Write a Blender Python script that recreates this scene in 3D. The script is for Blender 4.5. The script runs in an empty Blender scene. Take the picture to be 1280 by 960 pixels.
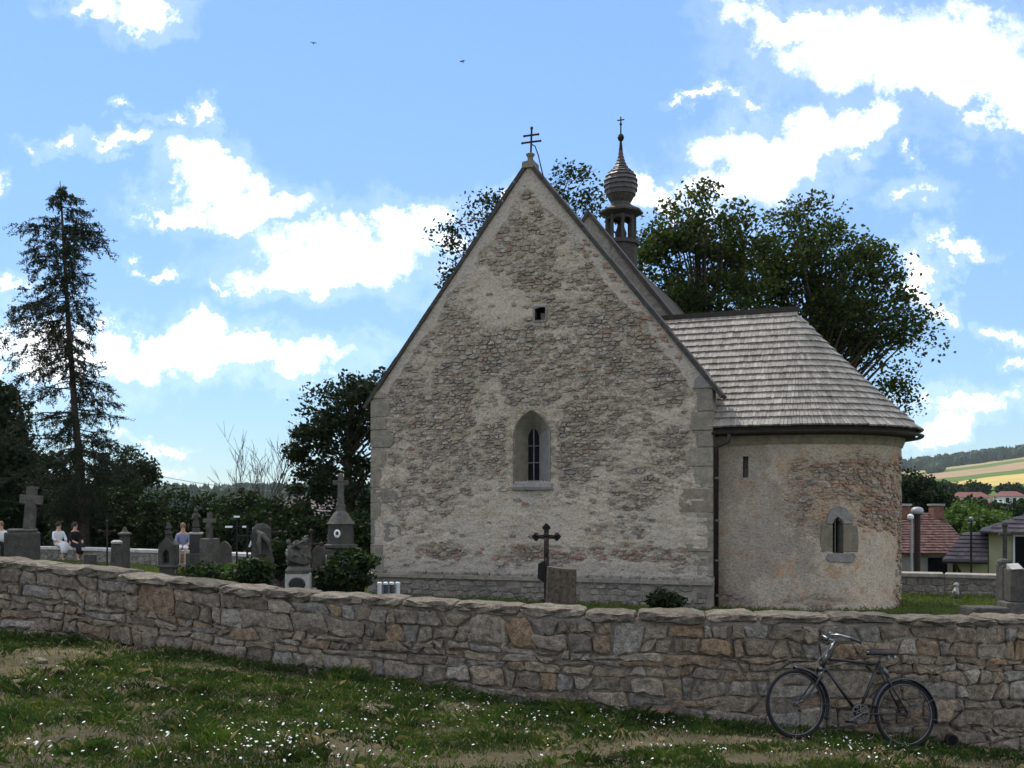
import bpy, math, random
import numpy as np
from mathutils import Vector, Matrix

random.seed(7)
RNG = np.random.default_rng(7)
SC = bpy.context.scene
COL = SC.collection
PI = math.pi

# ------------------------------------------------------------------ camera
F = 1300.0            # focal length in pixels of a 1280 wide picture
HOR = 635.0           # horizon row
EYE = 1.6
cam = bpy.data.cameras.new('camera')
cam.sensor_width = 36.0
cam.lens = 36.0 * F / 1280.0
cam.shift_y = (HOR - 480.0) / 1280.0
cam.clip_start = 0.1
cam.clip_end = 12000.0
cam_ob = bpy.data.objects.new('camera', cam)
COL.objects.link(cam_ob)
cam_ob.location = (0, 0, EYE)
cam_ob.rotation_euler = (math.radians(90), 0, 0)
SC.camera = cam_ob

# ------------------------------------------------------------------ light
SUN_EL = math.radians(54)
SUN_AZ = math.radians(-32)          # from +Y towards +X (negative: to the left)
SUN_STRENGTH = 2.2
SKY_STRENGTH = 0.13
SC.view_settings.view_transform = 'Standard'
SC.view_settings.look = 'None'
SC.view_settings.gamma = 1.0
SC.view_settings.use_curve_mapping = False
SC.view_settings.exposure = 0.75

world = bpy.data.worlds.new('World')
SC.world = world
world.use_nodes = True
WN = world.node_tree.nodes
WL = world.node_tree.links
WN.clear()

def wn(t, **kw):
    n = WN.new(t)
    for k, v in kw.items():
        setattr(n, k, v)
    return n

def wmath(op, a, b=None, c=None, clamp=False):
    n = wn('ShaderNodeMath', operation=op)
    n.use_clamp = clamp
    for i, v in enumerate((a, b, c)):
        if v is None:
            continue
        if isinstance(v, (int, float)):
            n.inputs[i].default_value = v
        else:
            WL.new(v, n.inputs[i])
    return n.outputs[0]

def wvec(op, a, b=None, c=None):
    n = wn('ShaderNodeVectorMath', operation=op)
    for i, v in enumerate((a, b, c)):
        if v is None:
            continue
        if isinstance(v, tuple):
            n.inputs[i].default_value = v
        else:
            WL.new(v, n.inputs[i])
    return n

def build_world():
    sky = wn('ShaderNodeTexSky', sky_type='NISHITA')
    sky.sun_disc = False
    sky.sun_elevation = SUN_EL
    sky.sun_rotation = SUN_AZ
    sky.air_density = 0.8
    sky.dust_density = 0.0
    sky.ozone_density = 2.4
    sky.altitude = 1200
    tc = wn('ShaderNodeTexCoord')
    D = tc.outputs['Generated']
    sep = wn('ShaderNodeSeparateXYZ')
    WL.new(D, sep.inputs[0])
    X, Y, Z = sep.outputs
    # tangent-plane coordinates of the part of the sky above the church (fixed world directions)
    Ys = wmath('MAXIMUM', Y, 0.05)
    U = wmath('DIVIDE', X, Ys)
    V = wmath('DIVIDE', Z, Ys)
    comb = wn('ShaderNodeCombineXYZ')
    WL.new(U, comb.inputs[0]); WL.new(V, comb.inputs[1])
    P0 = comb.outputs[0]
    n1 = wn('ShaderNodeTexNoise')
    n1.inputs['Scale'].default_value = 9.0
    n1.inputs['Detail'].default_value = 8.0
    n1.inputs['Roughness'].default_value = 0.68
    WL.new(P0, n1.inputs['Vector'])
    off = wvec('SUBTRACT', n1.outputs['Color'], (0.5, 0.5, 0.5)).outputs[0]
    P = wvec('MULTIPLY_ADD', off, (0.22, 0.16, 0.0), P0).outputs[0]
    # (direction of a cloud as seen from the churchyard: tan of azimuth / elevation, half sizes, strength)
    blobs = []
    def cl(px, py, rx, ry, s=1.0):
        blobs.append(((px - 640) / F, (HOR - py) / F, rx / F, ry / F, s))
    cl(265, 205, 72, 40); cl(300, 250, 118, 34); cl(225, 258, 70, 18); cl(440, 310, 165, 60)
    cl(390, 335, 110, 42); cl(530, 275, 62, 36)
    cl(150, 188, 42, 15, .8); cl(83, 172, 30, 12, .6); cl(247, 140, 22, 14, .7); cl(205, 157, 26, 9, .6)
    cl(148, 137, 16, 10, .6); cl(202, 326, 46, 15, .95); cl(293, 355, 26, 10, .7)
    cl(160, 10, 62, 34); cl(100, 4, 40, 18, .8)
    cl(200, 442, 150, 46); cl(330, 452, 130, 32); cl(60, 440, 90, 52); cl(150, 410, 60, 26); cl(265, 425, 60, 24); cl(20, 360, 46, 22, .8)
    cl(196, 539, 32, 9, .85); cl(222, 567, 42, 8, .75); cl(8, 212, 16, 14, .7)
    cl(885, 116, 46, 14, .85)
    cl(960, 205, 88, 72); cl(1000, 150, 66, 52); cl(900, 230, 80, 40); cl(1075, 145, 60, 40)
    cl(1090, 55, 180, 62); cl(1200, 70, 150, 82); cl(980, 15, 96, 34); cl(1150, 110, 110, 42); cl(1260, 140, 50, 50)
    cl(815, 225, 70, 34); cl(640, 240, 40, 30, .8); cl(1155, 360, 32, 44); cl(1170, 395, 22, 18, .8)
    cl(1137, 246, 34, 26, .6); cl(1190, 305, 44, 14, .8); cl(1155, 187, 14, 12, .7)
    cl(1265, 415, 40, 16, .9); cl(1215, 514, 90, 26, .85); cl(1190, 538, 60, 12, .8); cl(1262, 455, 30, 9, .6)
    acc = None
    for (cx, cy, rx, ry, s) in blobs:
        q = wvec('MULTIPLY_ADD', P, (1 / rx, 1 / ry, 0), (-cx / rx, -cy / ry, 0)).outputs[0]
        ln = wvec('LENGTH', q).outputs['Value']
        m = wmath('MULTIPLY_ADD', ln, -s, s)
        acc = m if acc is None else wmath('MAXIMUM', acc, m)
    n2 = wn('ShaderNodeTexNoise')
    n2.inputs['Scale'].default_value = 22.0
    n2.inputs['Detail'].default_value = 7.0
    n2.inputs['Roughness'].default_value = 0.6
    WL.new(P0, n2.inputs['Vector'])
    dens_a = wmath('MULTIPLY_ADD', n2.outputs['Fac'], 1.3, wmath('ADD', acc, -0.50))
    # broken cloud over the unseen rest of the dome, its cover tuned for ambient light
    Zs = wmath('MAXIMUM', Z, 0.06)
    c2 = wn('ShaderNodeCombineXYZ')
    WL.new(wmath('DIVIDE', X, Zs), c2.inputs[0]); WL.new(wmath('DIVIDE', Y, Zs), c2.inputs[1])
    n3 = wn('ShaderNodeTexNoise')
    n3.inputs['Scale'].default_value = 1.1
    n3.inputs['Detail'].default_value = 9.0
    n3.inputs['Roughness'].default_value = 0.58
    WL.new(c2.outputs[0], n3.inputs['Vector'])
    dens_b = wmath('MULTIPLY_ADD', n3.outputs['Fac'], 2.6, -0.80)
    au = wmath('ABSOLUTE', U)
    inside = wmath('MULTIPLY', wmath('MULTIPLY_ADD', au, -7.0, 4.3, clamp=True),
                   wmath('MULTIPLY_ADD', V, -7.0, 4.2, clamp=True))
    inside = wmath('MULTIPLY', inside, wmath('GREATER_THAN', Y, 0.1))
    mx = wn('ShaderNodeMix', data_type='FLOAT')
    WL.new(inside, mx.inputs['Factor']); WL.new(dens_b, mx.inputs['A']); WL.new(dens_a, mx.inputs['B'])
    dens = mx.outputs['Result']
    ramp = wn('ShaderNodeMapRange', interpolation_type='SMOOTHSTEP')
    ramp.inputs['From Min'].default_value = 0.0
    ramp.inputs['From Max'].default_value = 0.95
    WL.new(dens, ramp.inputs['Value'])
    up = wmath('MULTIPLY_ADD', Z, 12.0, 0.1, clamp=True)
    fac = wmath('MULTIPLY', wmath('MULTIPLY', wmath('POWER', ramp.outputs['Result'], 3.0), up), 0.97)
    # thin veils round the clouds
    veil = wn('ShaderNodeMapRange', interpolation_type='SMOOTHSTEP')
    veil.inputs['From Min'].default_value = -0.1; veil.inputs['From Max'].default_value = 0.75; veil.inputs['To Max'].default_value = 0.038
    n5 = wn('ShaderNodeTexNoise'); n5.inputs['Scale'].default_value = 7.0; n5.inputs['Detail'].default_value = 9.0; n5.inputs['Roughness'].default_value = 0.7; n5.inputs['Distortion'].default_value = 0.6
    WL.new(D, n5.inputs['Vector'])
    WL.new(wmath('ADD', dens, wmath('MULTIPLY_ADD', n5.outputs['Fac'], 1.8, -0.72)), veil.inputs['Value'])
    fac = wmath('MAXIMUM', fac, wmath('MULTIPLY', veil.outputs['Result'], up))
    # cloud shading: thick parts a little greyer
    sh = wn('ShaderNodeMapRange')
    sh.inputs['From Min'].default_value = 0.1; sh.inputs['From Max'].default_value = 1.25
    sh.inputs['To Min'].default_value = 1.0; sh.inputs['To Max'].default_value = 0.0
    n4 = wn('ShaderNodeTexNoise')
    n4.inputs['Scale'].default_value = 14.0; n4.inputs['Detail'].default_value = 5.0
    WL.new(P0, n4.inputs['Vector'])
    WL.new(wmath('MULTIPLY_ADD', n4.outputs['Fac'], 1.2, wmath('ADD', dens, -0.55)), sh.inputs['Value'])
    cc = wn('ShaderNodeMix', data_type='RGBA')
    WL.new(wmath('POWER', sh.outputs['Result'], 1.8), cc.inputs['Factor'])
    cc.inputs['A'].default_value = (0.17, 0.178, 0.19, 1)
    cc.inputs['B'].default_value = (1.0, 0.925, 0.825, 1)
    # the camera's soft shoulder: the bright band near the horizon is compressed a little, over the whole dome alike
    bw = wn('ShaderNodeRGBToBW'); WL.new(sky.outputs[0], bw.inputs[0])
    k = wmath('POWER', wmath('DIVIDE', wmath('MAXIMUM', bw.outputs[0], 0.05), 2.2), -0.62)
    sc_ = wn('ShaderNodeVectorMath', operation='SCALE'); WL.new(sky.outputs[0], sc_.inputs[0]); WL.new(k, sc_.inputs['Scale'])
    skc = wvec('MULTIPLY', sc_.outputs[0], (1.05, 1.11, 1.07)).outputs[0]
    b1 = wn('ShaderNodeBackground'); WL.new(skc, b1.inputs['Color'])
    b1.inputs['Strength'].default_value = SKY_STRENGTH
    b2 = wn('ShaderNodeBackground'); WL.new(cc.outputs['Result'], b2.inputs['Color'])
    b2.inputs['Strength'].default_value = CLOUD
    ms = wn('ShaderNodeMixShader')
    WL.new(fac, ms.inputs[0]); WL.new(b1.outputs[0], ms.inputs[1]); WL.new(b2.outputs[0], ms.inputs[2])
    out = wn('ShaderNodeOutputWorld')
    WL.new(ms.outputs[0], out.inputs['Surface'])
CLOUD = 4.4
build_world()

sun = bpy.data.lights.new('sun', 'SUN')
sun.energy = SUN_STRENGTH
sun.angle = math.radians(0.5)
sun.color = (1.0, 0.95, 0.86)
sun_ob = bpy.data.objects.new('sun', sun)
COL.objects.link(sun_ob)
sd = Vector((math.cos(SUN_EL) * math.sin(SUN_AZ), math.cos(SUN_EL) * math.cos(SUN_AZ), math.sin(SUN_EL)))
sun_ob.location = sd * 60
sun_ob.rotation_euler = (-sd).to_track_quat('-Z', 'Y').to_euler()

# ------------------------------------------------------------------ helpers
def tag(o, label=None, cat=None, group=None, kind=None):
    if label: o['label'] = label
    if cat: o['category'] = cat
    if group: o['group'] = group
    if kind: o['kind'] = kind
    return o

def empty(name, loc=(0, 0, 0), rz=0.0, **kw):
    o = bpy.data.objects.new(name, None)
    COL.objects.link(o)
    o.location = loc
    o.rotation_euler = (0, 0, rz)
    o.empty_display_size = 0.2
    tag(o, **kw)
    return o

def link(name, me, mat=None, parent=None, smooth=False, **kw):
    if mat is not None and len(me.materials) == 0:
        me.materials.append(mat)
    if smooth:
        me.polygons.foreach_set('use_smooth', np.ones(len(me.polygons), dtype=bool))
    o = bpy.data.objects.new(name, me)
    COL.objects.link(o)
    if parent is not None:
        o.parent = parent
    tag(o, **kw)
    return o

def mesh(verts, faces):
    me = bpy.data.meshes.new('m')
    me.from_pydata([tuple(map(float, v)) for v in verts], [], faces)
    me.update()
    return me

def mesh_np(v, f):
    """v (n,3), f (m,k) with constant k"""
    v = np.asarray(v, dtype=np.float32); f = np.asarray(f, dtype=np.int32)
    me = bpy.data.meshes.new('m')
    me.vertices.add(len(v)); me.vertices.foreach_set('co', v.ravel())
    m, k = f.shape
    me.loops.add(m * k); me.loops.foreach_set('vertex_index', f.ravel())
    me.polygons.add(m)
    me.polygons.foreach_set('loop_start', np.arange(0, m * k, k, dtype=np.int32))
    me.polygons.foreach_set('loop_total', np.full(m, k, dtype=np.int32))
    me.update(calc_edges=True)
    return me

class MB:
    def __init__(s): s.v = []; s.f = []
    def add(s, verts, faces):
        o = len(s.v)
        s.v += [tuple(map(float, v)) for v in verts]
        s.f += [tuple(i + o for i in f) for f in faces]
        return s
    def box(s, x0, x1, y0, y1, z0, z1, jit=0.0, M=None):
        vs = [(x0, y0, z0), (x1, y0, z0), (x1, y1, z0), (x0, y1, z0), (x0, y0, z1), (x1, y0, z1), (x1, y1, z1), (x0, y1, z1)]
        if jit: vs = [tuple(c + random.uniform(-jit, jit) for c in v) for v in vs]
        if M is not None: vs = [tuple(M @ Vector(v)) for v in vs]
        return s.add(vs, [(0, 3, 2, 1), (4, 5, 6, 7), (0, 1, 5, 4), (1, 2, 6, 5), (2, 3, 7, 6), (3, 0, 4, 7)])
    def prism(s, poly, y0, y1):
        """poly of (x,z), counter-clockwise seen from -y; extruded along y"""
        n = len(poly)
        vs = [(x, y0, z) for x, z in poly] + [(x, y1, z) for x, z in poly]
        fs = [tuple(range(n)), tuple(range(2 * n - 1, n - 1, -1))]
        fs += [(i, i + n, (i + 1) % n + n, (i + 1) % n) for i in range(n)]
        return s.add(vs, fs)
    def tube(s, pts, rad, n=8, caps=True):
        pts = [Vector(p) for p in pts]
        m = len(pts)
        if not isinstance(rad, (list, tuple)): rad = [rad] * m
        base = len(s.v)
        ref = None
        for i, p in enumerate(pts):
            t = (pts[min(i + 1, m - 1)] - pts[max(i - 1, 0)])
            if t.length < 1e-9: t = Vector((0, 0, 1))
            t.normalize()
            if ref is None:
                ref = Vector((0, 0, 1)) if abs(t.z) < 0.9 else Vector((1, 0, 0))
            a = t.cross(ref)
            if a.length < 1e-4: a = t.cross(Vector((0.3, 0.9, 0.2)))
            a.normalize(); b = t.cross(a); ref = b.cross(t) if False else ref
            for k in range(n):
                an = 2 * PI * k / n
                s.v.append(tuple(p + (a * math.cos(an) + b * math.sin(an)) * rad[i]))
        for i in range(m - 1):
            for k in range(n):
                k2 = (k + 1) % n
                s.f.append((base + i * n + k, base + i * n + k2, base + (i + 1) * n + k2, base + (i + 1) * n + k))
        if caps:
            s.f.append(tuple(base + k for k in range(n))[::-1])
            s.f.append(tuple(base + (m - 1) * n + k for k in range(n)))
        return s
    def lathe(s, prof, n=16, c=(0, 0, 0), axis='z', rot=0.0):
        """prof list of (r, h)"""
        base = len(s.v)
        for r, h in prof:
            for k in range(n):
                a = 2 * PI * k / n + rot
                x, y = r * math.cos(a), r * math.sin(a)
                if axis == 'z': p = (c[0] + x, c[1] + y, c[2] + h)
                elif axis == 'y': p = (c[0] + x, c[1] + h, c[2] + y)
                else: p = (c[0] + h, c[1] + x, c[2] + y)
                s.v.append(p)
        m = len(prof)
        for i in range(m - 1):
            for k in range(n):
                k2 = (k + 1) % n
                s.f.append((base + i * n + k, base + i * n + k2, base + (i + 1) * n + k2, base + (i + 1) * n + k))
        s.f.append(tuple(base + k for k in range(n))[::-1])
        s.f.append(tuple(base + (m - 1) * n + k for k in range(n)))
        return s
    def torus(s, R, r, n=48, k=8, c=(0, 0, 0), a0=0.0, a1=2 * PI):
        """ring in the xz plane"""
        full = abs(a1 - a0 - 2 * PI) < 1e-6
        m = n if full else n + 1
        base = len(s.v)
        for i in range(m):
            a = a0 + (a1 - a0) * i / n
            for j in range(k):
                b = 2 * PI * j / k
                rr = R + r * math.cos(b)
                s.v.append((c[0] + rr * math.cos(a), c[1] + r * math.sin(b), c[2] + rr * math.sin(a)))
        for i in range(n):
            i2 = (i + 1) % m
            for j in range(k):
                j2 = (j + 1) % k
                s.f.append((base + i * k + j, base + i2 * k + j, base + i2 * k + j2, base + i * k + j2))
        return s
    def sphere(s, c, r, nu=12, nv=8):
        if not isinstance(r, (tuple, list)): r = (r, r, r)
        base = len(s.v)
        s.v.append((c[0], c[1], c[2] - r[2]))
        for i in range(1, nv):
            t = -PI / 2 + PI * i / nv
            for k in range(nu):
                a = 2 * PI * k / nu
                s.v.append((c[0] + r[0] * math.cos(t) * math.cos(a), c[1] + r[1] * math.cos(t) * math.sin(a), c[2] + r[2] * math.sin(t)))
        s.v.append((c[0], c[1], c[2] + r[2]))
        top = len(s.v) - 1
        for k in range(nu):
            k2 = (k + 1) % nu
            s.f.append((base, base + 1 + k2, base + 1 + k))
            s.f.append((top, base + 1 + (nv - 2) * nu + k, base + 1 + (nv - 2) * nu + k2))
        for i in range(nv - 2):
            for k in range(nu):
                k2 = (k + 1) % nu
                a = base + 1 + i * nu
                s.f.append((a + k, a + k2, a + nu + k2, a + nu + k))
        return s
    def mesh(s): return mesh(s.v, s.f)
    def obj(s, name, mat, parent=None, smooth=False, bevel=0.0, **kw):
        o = link(name, s.mesh(), mat, parent, smooth, **kw)
        if bevel:
            b = o.modifiers.new('bevel', 'BEVEL'); b.width = bevel; b.segments = 2; b.limit_method = 'ANGLE'
        return o

def hash2(ix, iy, seed):
    h = (ix.astype(np.int64) * 374761393 + iy.astype(np.int64) * 668265263 + seed * 1442695041) & 0xFFFFFFFF
    h = ((h ^ (h >> 13)) * 1274126177) & 0xFFFFFFFF
    h = h ^ (h >> 16)
    return (h & 0xFFFF) / 65535.0

def vnoise(x, y, seed=0):
    x = np.asarray(x, dtype=float); y = np.asarray(y, dtype=float)
    ix = np.floor(x).astype(np.int64); iy = np.floor(y).astype(np.int64)
    fx = x - ix; fy = y - iy
    fx = fx * fx * (3 - 2 * fx); fy = fy * fy * (3 - 2 * fy)
    a = hash2(ix, iy, seed); b = hash2(ix + 1, iy, seed); c = hash2(ix, iy + 1, seed); d = hash2(ix + 1, iy + 1, seed)
    return (a * (1 - fx) + b * fx) * (1 - fy) + (c * (1 - fx) + d * fx) * fy

def fbm(x, y, seed=0, o=4):
    s = 0.0; a = 0.5; t = 0.0
    for i in range(o):
        s = s + a * vnoise(x, y, seed + i * 17); t += a; a *= 0.5
        x = np.asarray(x) * 2.03; y = np.asarray(y) * 2.03
    return s / t

def at(px, py, Y):
    """world point that lies at distance Y along the photograph's pixel"""
    return Vector(((px - 640) / F * Y, Y, EYE - (py - HOR) / F * Y))

def atx(px, Y): return (px - 640) / F * Y

# ------------------------------------------------------------------ materials
def srgb(r, g, b):
    def c(u):
        u /= 255.0
        return u / 12.92 if u <= 0.04045 else ((u + 0.055) / 1.055) ** 2.4
    return (c(r), c(g), c(b), 1.0)

MATS = {}
def new_mat(name):
    m = bpy.data.materials.new(name)
    m.use_nodes = True
    nt = m.node_tree
    b = nt.nodes['Principled BSDF']
    return m, nt, b

def N(nt, t, **kw):
    n = nt.nodes.new(t)
    for k, v in kw.items(): setattr(n, k, v)
    return n

def ramp_node(nt, fac, stops, interp='LINEAR'):
    r = N(nt, 'ShaderNodeValToRGB')
    cr = r.color_ramp
    cr.interpolation = interp
    while len(cr.elements) < len(stops): cr.elements.new(0.5)
    for e, (p, c) in zip(cr.elements, stops):
        e.position = p
        e.color = c if len(c) == 4 else (*c, 1)
    nt.links.new(fac, r.inputs[0])
    return r.outputs[0]

def mixc(nt, fac, a, b, mode='MIX'):
    n = N(nt, 'ShaderNodeMix', data_type='RGBA', blend_type=mode)
    for k, v in (('Factor', fac), ('A', a), ('B', b)):
        s = n.inputs[k] if k == 'Factor' else [i for i in n.inputs if i.name == k and i.type == 'RGBA'][0]
        if isinstance(v, (int, float)): s.default_value = v
        elif isinstance(v, tuple): s.default_value = v if len(v) == 4 else (*v, 1)
        else: nt.links.new(v, s)
    return [o for o in n.outputs if o.type == 'RGBA'][0]

def noise(nt, scale, detail=5.0, rough=0.6, vec=None, dist=0.0, coord='Object', stretch=None):
    n = N(nt, 'ShaderNodeTexNoise')
    n.inputs['Scale'].default_value = scale
    n.inputs['Detail'].default_value = detail
    n.inputs['Roughness'].default_value = rough
    n.inputs['Distortion'].default_value = dist
    if vec is None:
        tc = N(nt, 'ShaderNodeTexCoord')
        vec = tc.outputs[coord]
    if stretch is not None:
        mp = N(nt, 'ShaderNodeMapping')
        mp.inputs['Scale'].default_value = stretch
        nt.links.new(vec, mp.inputs['Vector'])
        vec = mp.outputs[0]
    nt.links.new(vec, n.inputs['Vector'])
    return n.outputs['Fac']

def fmath(nt, op, a, b=None, clamp=False):
    n = N(nt, 'ShaderNodeMath', operation=op)
    n.use_clamp = clamp
    for i, v in enumerate((a, b)):
        if v is None: continue
        if isinstance(v, (int, float)): n.inputs[i].default_value = v
        else: nt.links.new(v, n.inputs[i])
    return n.outputs[0]

def bump(nt, bsdf, h, strength=0.5, dist=0.02):
    b = N(nt, 'ShaderNodeBump')
    b.inputs['Strength'].default_value = strength
    b.inputs['Distance'].default_value = dist
    nt.links.new(h, b.inputs['Height'])
    nt.links.new(b.outputs[0], bsdf.inputs['Normal'])

def world_pos(nt):
    return N(nt, 'ShaderNodeNewGeometry').outputs['Position']

def rnd(nt):
    """random number of each piece, whether it is an object or an island of a joined mesh"""
    g = N(nt, 'ShaderNodeNewGeometry').outputs['Random Per Island']
    o = N(nt, 'ShaderNodeObjectInfo').outputs['Random']
    return fmath(nt, 'FRACT', fmath(nt, 'ADD', g, o))

def stone_mat(name, stops, scale=9.0, mottle=0.5, bumps=0.6, bd=0.02, rough=0.92, lichen=None):
    """rock: a colour for each piece out of the ramp, mottled by noise"""
    m, nt, b = new_mat(name)
    wp = world_pos(nt)
    base = ramp_node(nt, rnd(nt), stops)
    n1 = noise(nt, scale, 8, 0.65, vec=wp)
    n2 = noise(nt, scale * 4.3, 6, 0.7, vec=wp)
    dk = ramp_node(nt, n1, [(0.3, (1 - mottle,) * 3), (0.7, (1 + mottle * 0.45,) * 3)])
    c = mixc(nt, 1.0, base, dk, 'MULTIPLY')
    sp = ramp_node(nt, n2, [(0.38, (1 - mottle * 0.7,) * 3), (0.62, (1 + mottle * .3,) * 3)])
    c = mixc(nt, 0.8, c, sp, 'MULTIPLY')
    if lichen:
        n3 = noise(nt, scale * 0.7, 7, 0.7, vec=wp)
        f = ramp_node(nt, n3, [(0.56, (0, 0, 0)), (0.7, (1, 1, 1))])
        c = mixc(nt, fmath(nt, 'MULTIPLY', f, 0.6), c, lichen)
    nt.links.new(c, b.inputs['Base Color'])
    b.inputs['Roughness'].default_value = rough
    b.inputs['Specular IOR Level'].default_value = 0.2
    h = fmath(nt, 'ADD', n1, fmath(nt, 'MULTIPLY', n2, 0.5))
    bump(nt, b, h, bumps, bd)
    return m

def plain_mat(name, col, rough=0.7, metal=0.0, var=0.25, scale=8.0, bumps=0.15, spec=0.3, piece=0.0):
    m, nt, b = new_mat(name)
    wp = world_pos(nt)
    n1 = noise(nt, scale, 6, 0.6, vec=wp)
    dk = ramp_node(nt, n1, [(0.3, (1 - var,) * 3), (0.7, (1 + var * 0.5,) * 3)])
    c = mixc(nt, 1.0, col, dk, 'MULTIPLY')
    if piece:
        rr = ramp_node(nt, rnd(nt), [(0, (1 - piece,) * 3), (1, (1 + piece,) * 3)])
        c = mixc(nt, 1.0, c, rr, 'MULTIPLY')
    nt.links.new(c, b.inputs['Base Color'])
    b.inputs['Roughness'].default_value = rough
    b.inputs['Metallic'].default_value = metal
    b.inputs['Specular IOR Level'].default_value = spec
    if bumps: bump(nt, b, n1, bumps, 0.02)
    return m

def leaf_mat(name, stops, trans=0.25, patchy=0.0):
    m, nt, b = new_mat(name)
    c = ramp_node(nt, rnd(nt), stops)
    if patchy:
        wp = world_pos(nt)
        c = mixc(nt, 1.0, c, ramp_node(nt, noise(nt, 1.7, 4, .6, vec=wp), [(.34, (1 - patchy, 1 - patchy, 1 - patchy)), (.5, (1, 1, 1)), (.68, (1 + patchy, 1 + .7 * patchy, 1))]), 'MULTIPLY')
    b.inputs['Roughness'].default_value = 0.65
    b.inputs['Specular IOR Level'].default_value = 0.12
    nt.links.new(c, b.inputs['Base Color'])
    t = N(nt, 'ShaderNodeBsdfTranslucent')
    tcol = mixc(nt, 1.0, c, (1.15, 1.2, 0.55, 1), 'MULTIPLY')
    nt.links.new(tcol, t.inputs['Color'])
    ms = N(nt, 'ShaderNodeMixShader')
    ms.inputs[0].default_value = trans
    nt.links.new(b.outputs[0], ms.inputs[1]); nt.links.new(t.outputs[0], ms.inputs[2])
    nt.links.new(ms.outputs[0], nt.nodes['Material Output'].inputs['Surface'])
    return m

def build_materials():
    M = MATS
    M['wall_stone'] = stone_mat('wall_stone', [(0.0, (.34, .275, .20)), (0.14, (.46, .375, .275)), (0.28, (.25, .195, .14)), (0.42, (.46, .35, .235)),
        (0.55, (.38, .315, .24)), (0.68, (.40, .265, .155)), (0.78, (.28, .235, .185)), (0.9, (.40, .355, .295)), (1.0, (.54, .46, .35))], 14, .66, 1.0, .06)
    M['coping'] = stone_mat('coping_stone', [(0, (.20, .165, .12)), (0.5, (.27, .225, .165)), (1, (.15, .125, .09))], 9, .65, 1.0, .05, lichen=(.07, .07, .055))
    m, nt, b = new_mat('mortar')
    wp = world_pos(nt)
    n1 = noise(nt, 3.0, 8, .65, vec=wp); n2 = noise(nt, 34, 6, .7, vec=wp)
    c = ramp_node(nt, n1, [(.3, (.22, .18, .135)), (.7, (.38, .32, .255))])
    c = mixc(nt, .7, c, ramp_node(nt, n2, [(.35, (.6,) * 3), (.65, (1.15,) * 3)]), 'MULTIPLY')
    nt.links.new(c, b.inputs['Base Color']); b.inputs['Roughness'].default_value = .95
    b.inputs['Specular IOR Level'].default_value = .1
    bump(nt, b, fmath(nt, 'ADD', n1, fmath(nt, 'MULTIPLY', n2, .6)), .9, .03)
    M['mortar'] = m
    # church plaster: weathered lime render over rubble, browner where worn
    def plaster(name, A, B, C, worn, patch):
        m, nt, b = new_mat(name)
        wp = world_pos(nt)
        big = noise(nt, .55, 6, .6, vec=wp)
        mid = noise(nt, 2.6, 8, .68, vec=wp, dist=.6)
        fin = noise(nt, 17, 7, .72, vec=wp, stretch=(1, 1, 1.7))
        gr = noise(nt, 60, 4, .7, vec=wp)
        c = mixc(nt, ramp_node(nt, big, [(.35, (0, 0, 0)), (.65, (1, 1, 1))]), A, B)
        c = mixc(nt, fmath(nt, 'MULTIPLY', ramp_node(nt, mid, [(.52, (0, 0, 0)), (.60, (1, 1, 1))]), worn), c, C)
        lt = ramp_node(nt, noise(nt, 3.4, 7, .6, vec=wp, dist=1.0), [(.60, (0, 0, 0)), (.66, (1, 1, 1))])
        c = mixc(nt, fmath(nt, 'MULTIPLY', lt, .45), c, (.66, .59, .49))
        at_b = N(nt, 'ShaderNodeAttribute', attribute_name='bare').outputs['Fac']
        at_p = N(nt, 'ShaderNodeAttribute', attribute_name='patch').outputs['Fac']
        c = mixc(nt, fmath(nt, 'MULTIPLY', at_b, .4), c, C)
        c = mixc(nt, at_p, c, patch)
        crevice_c = mixc(nt, 1.0, c, ramp_node(nt, fin, [(.36, (.38,) * 3), (.55, (1.08,) * 3)]), 'MULTIPLY')  # shade of the crevices put into the colour along the fine relief
        c = mixc(nt, fmath(nt, 'ADD', fmath(nt, 'MULTIPLY', at_b, .4), .6), c, crevice_c)
        c = mixc(nt, .6, c, ramp_node(nt, gr, [(.38, (.65,) * 3), (.6, (1.1,) * 3)]), 'MULTIPLY')
        nt.links.new(c, b.inputs['Base Color']); b.inputs['Roughness'].default_value = .95
        b.inputs['Specular IOR Level'].default_value = .1
        h = fmath(nt, 'ADD', fmath(nt, 'MULTIPLY', fin, fmath(nt, 'ADD', fmath(nt, 'MULTIPLY', at_b, .8), .3)), fmath(nt, 'MULTIPLY', gr, .35))
        bump(nt, b, fmath(nt, 'ADD', h, fmath(nt, 'MULTIPLY', mid, .6)), 1.0, .05)
        return m
    M['plaster'] = plaster('plaster', (.60, .49, .37), (.53, .445, .35), (.49, .385, .265), .75, (.48, .41, .335))
    M['apse_plaster'] = plaster('apse_plaster', (.60, .475, .345), (.44, .365, .285), (.52, .33, .20), .85, (.27, .225, .18))
    M['rubble'] = stone_mat('rubble', [(0, (.50, .415, .325)), (.2, (.40, .325, .25)), (.36, (.57, .485, .39)), (.5, (.31, .255, .20)), (.62, (.46, .355, .265)),
        (.74, (.60, .52, .43)), (.84, (.29, .25, .215)), (.93, (.44, .315, .24)), (1, (.52, .44, .355))], 15, .6, 1.0, .05)
    M['brick'] = stone_mat('brick', [(0, (.36, .20, .15)), (.5, (.40, .25, .18)), (1, (.30, .18, .14))], 20, .5, .8, .02)
    M['apse_rubble'] = stone_mat('apse_rubble', [(0, (.50, .34, .23)), (.25, (.38, .285, .20)), (.45, (.60, .50, .39)), (.6, (.28, .24, .20)), (.8, (.48, .29, .18)), (1, (.50, .41, .31))], 15, .6, 1.0, .05)
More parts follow.
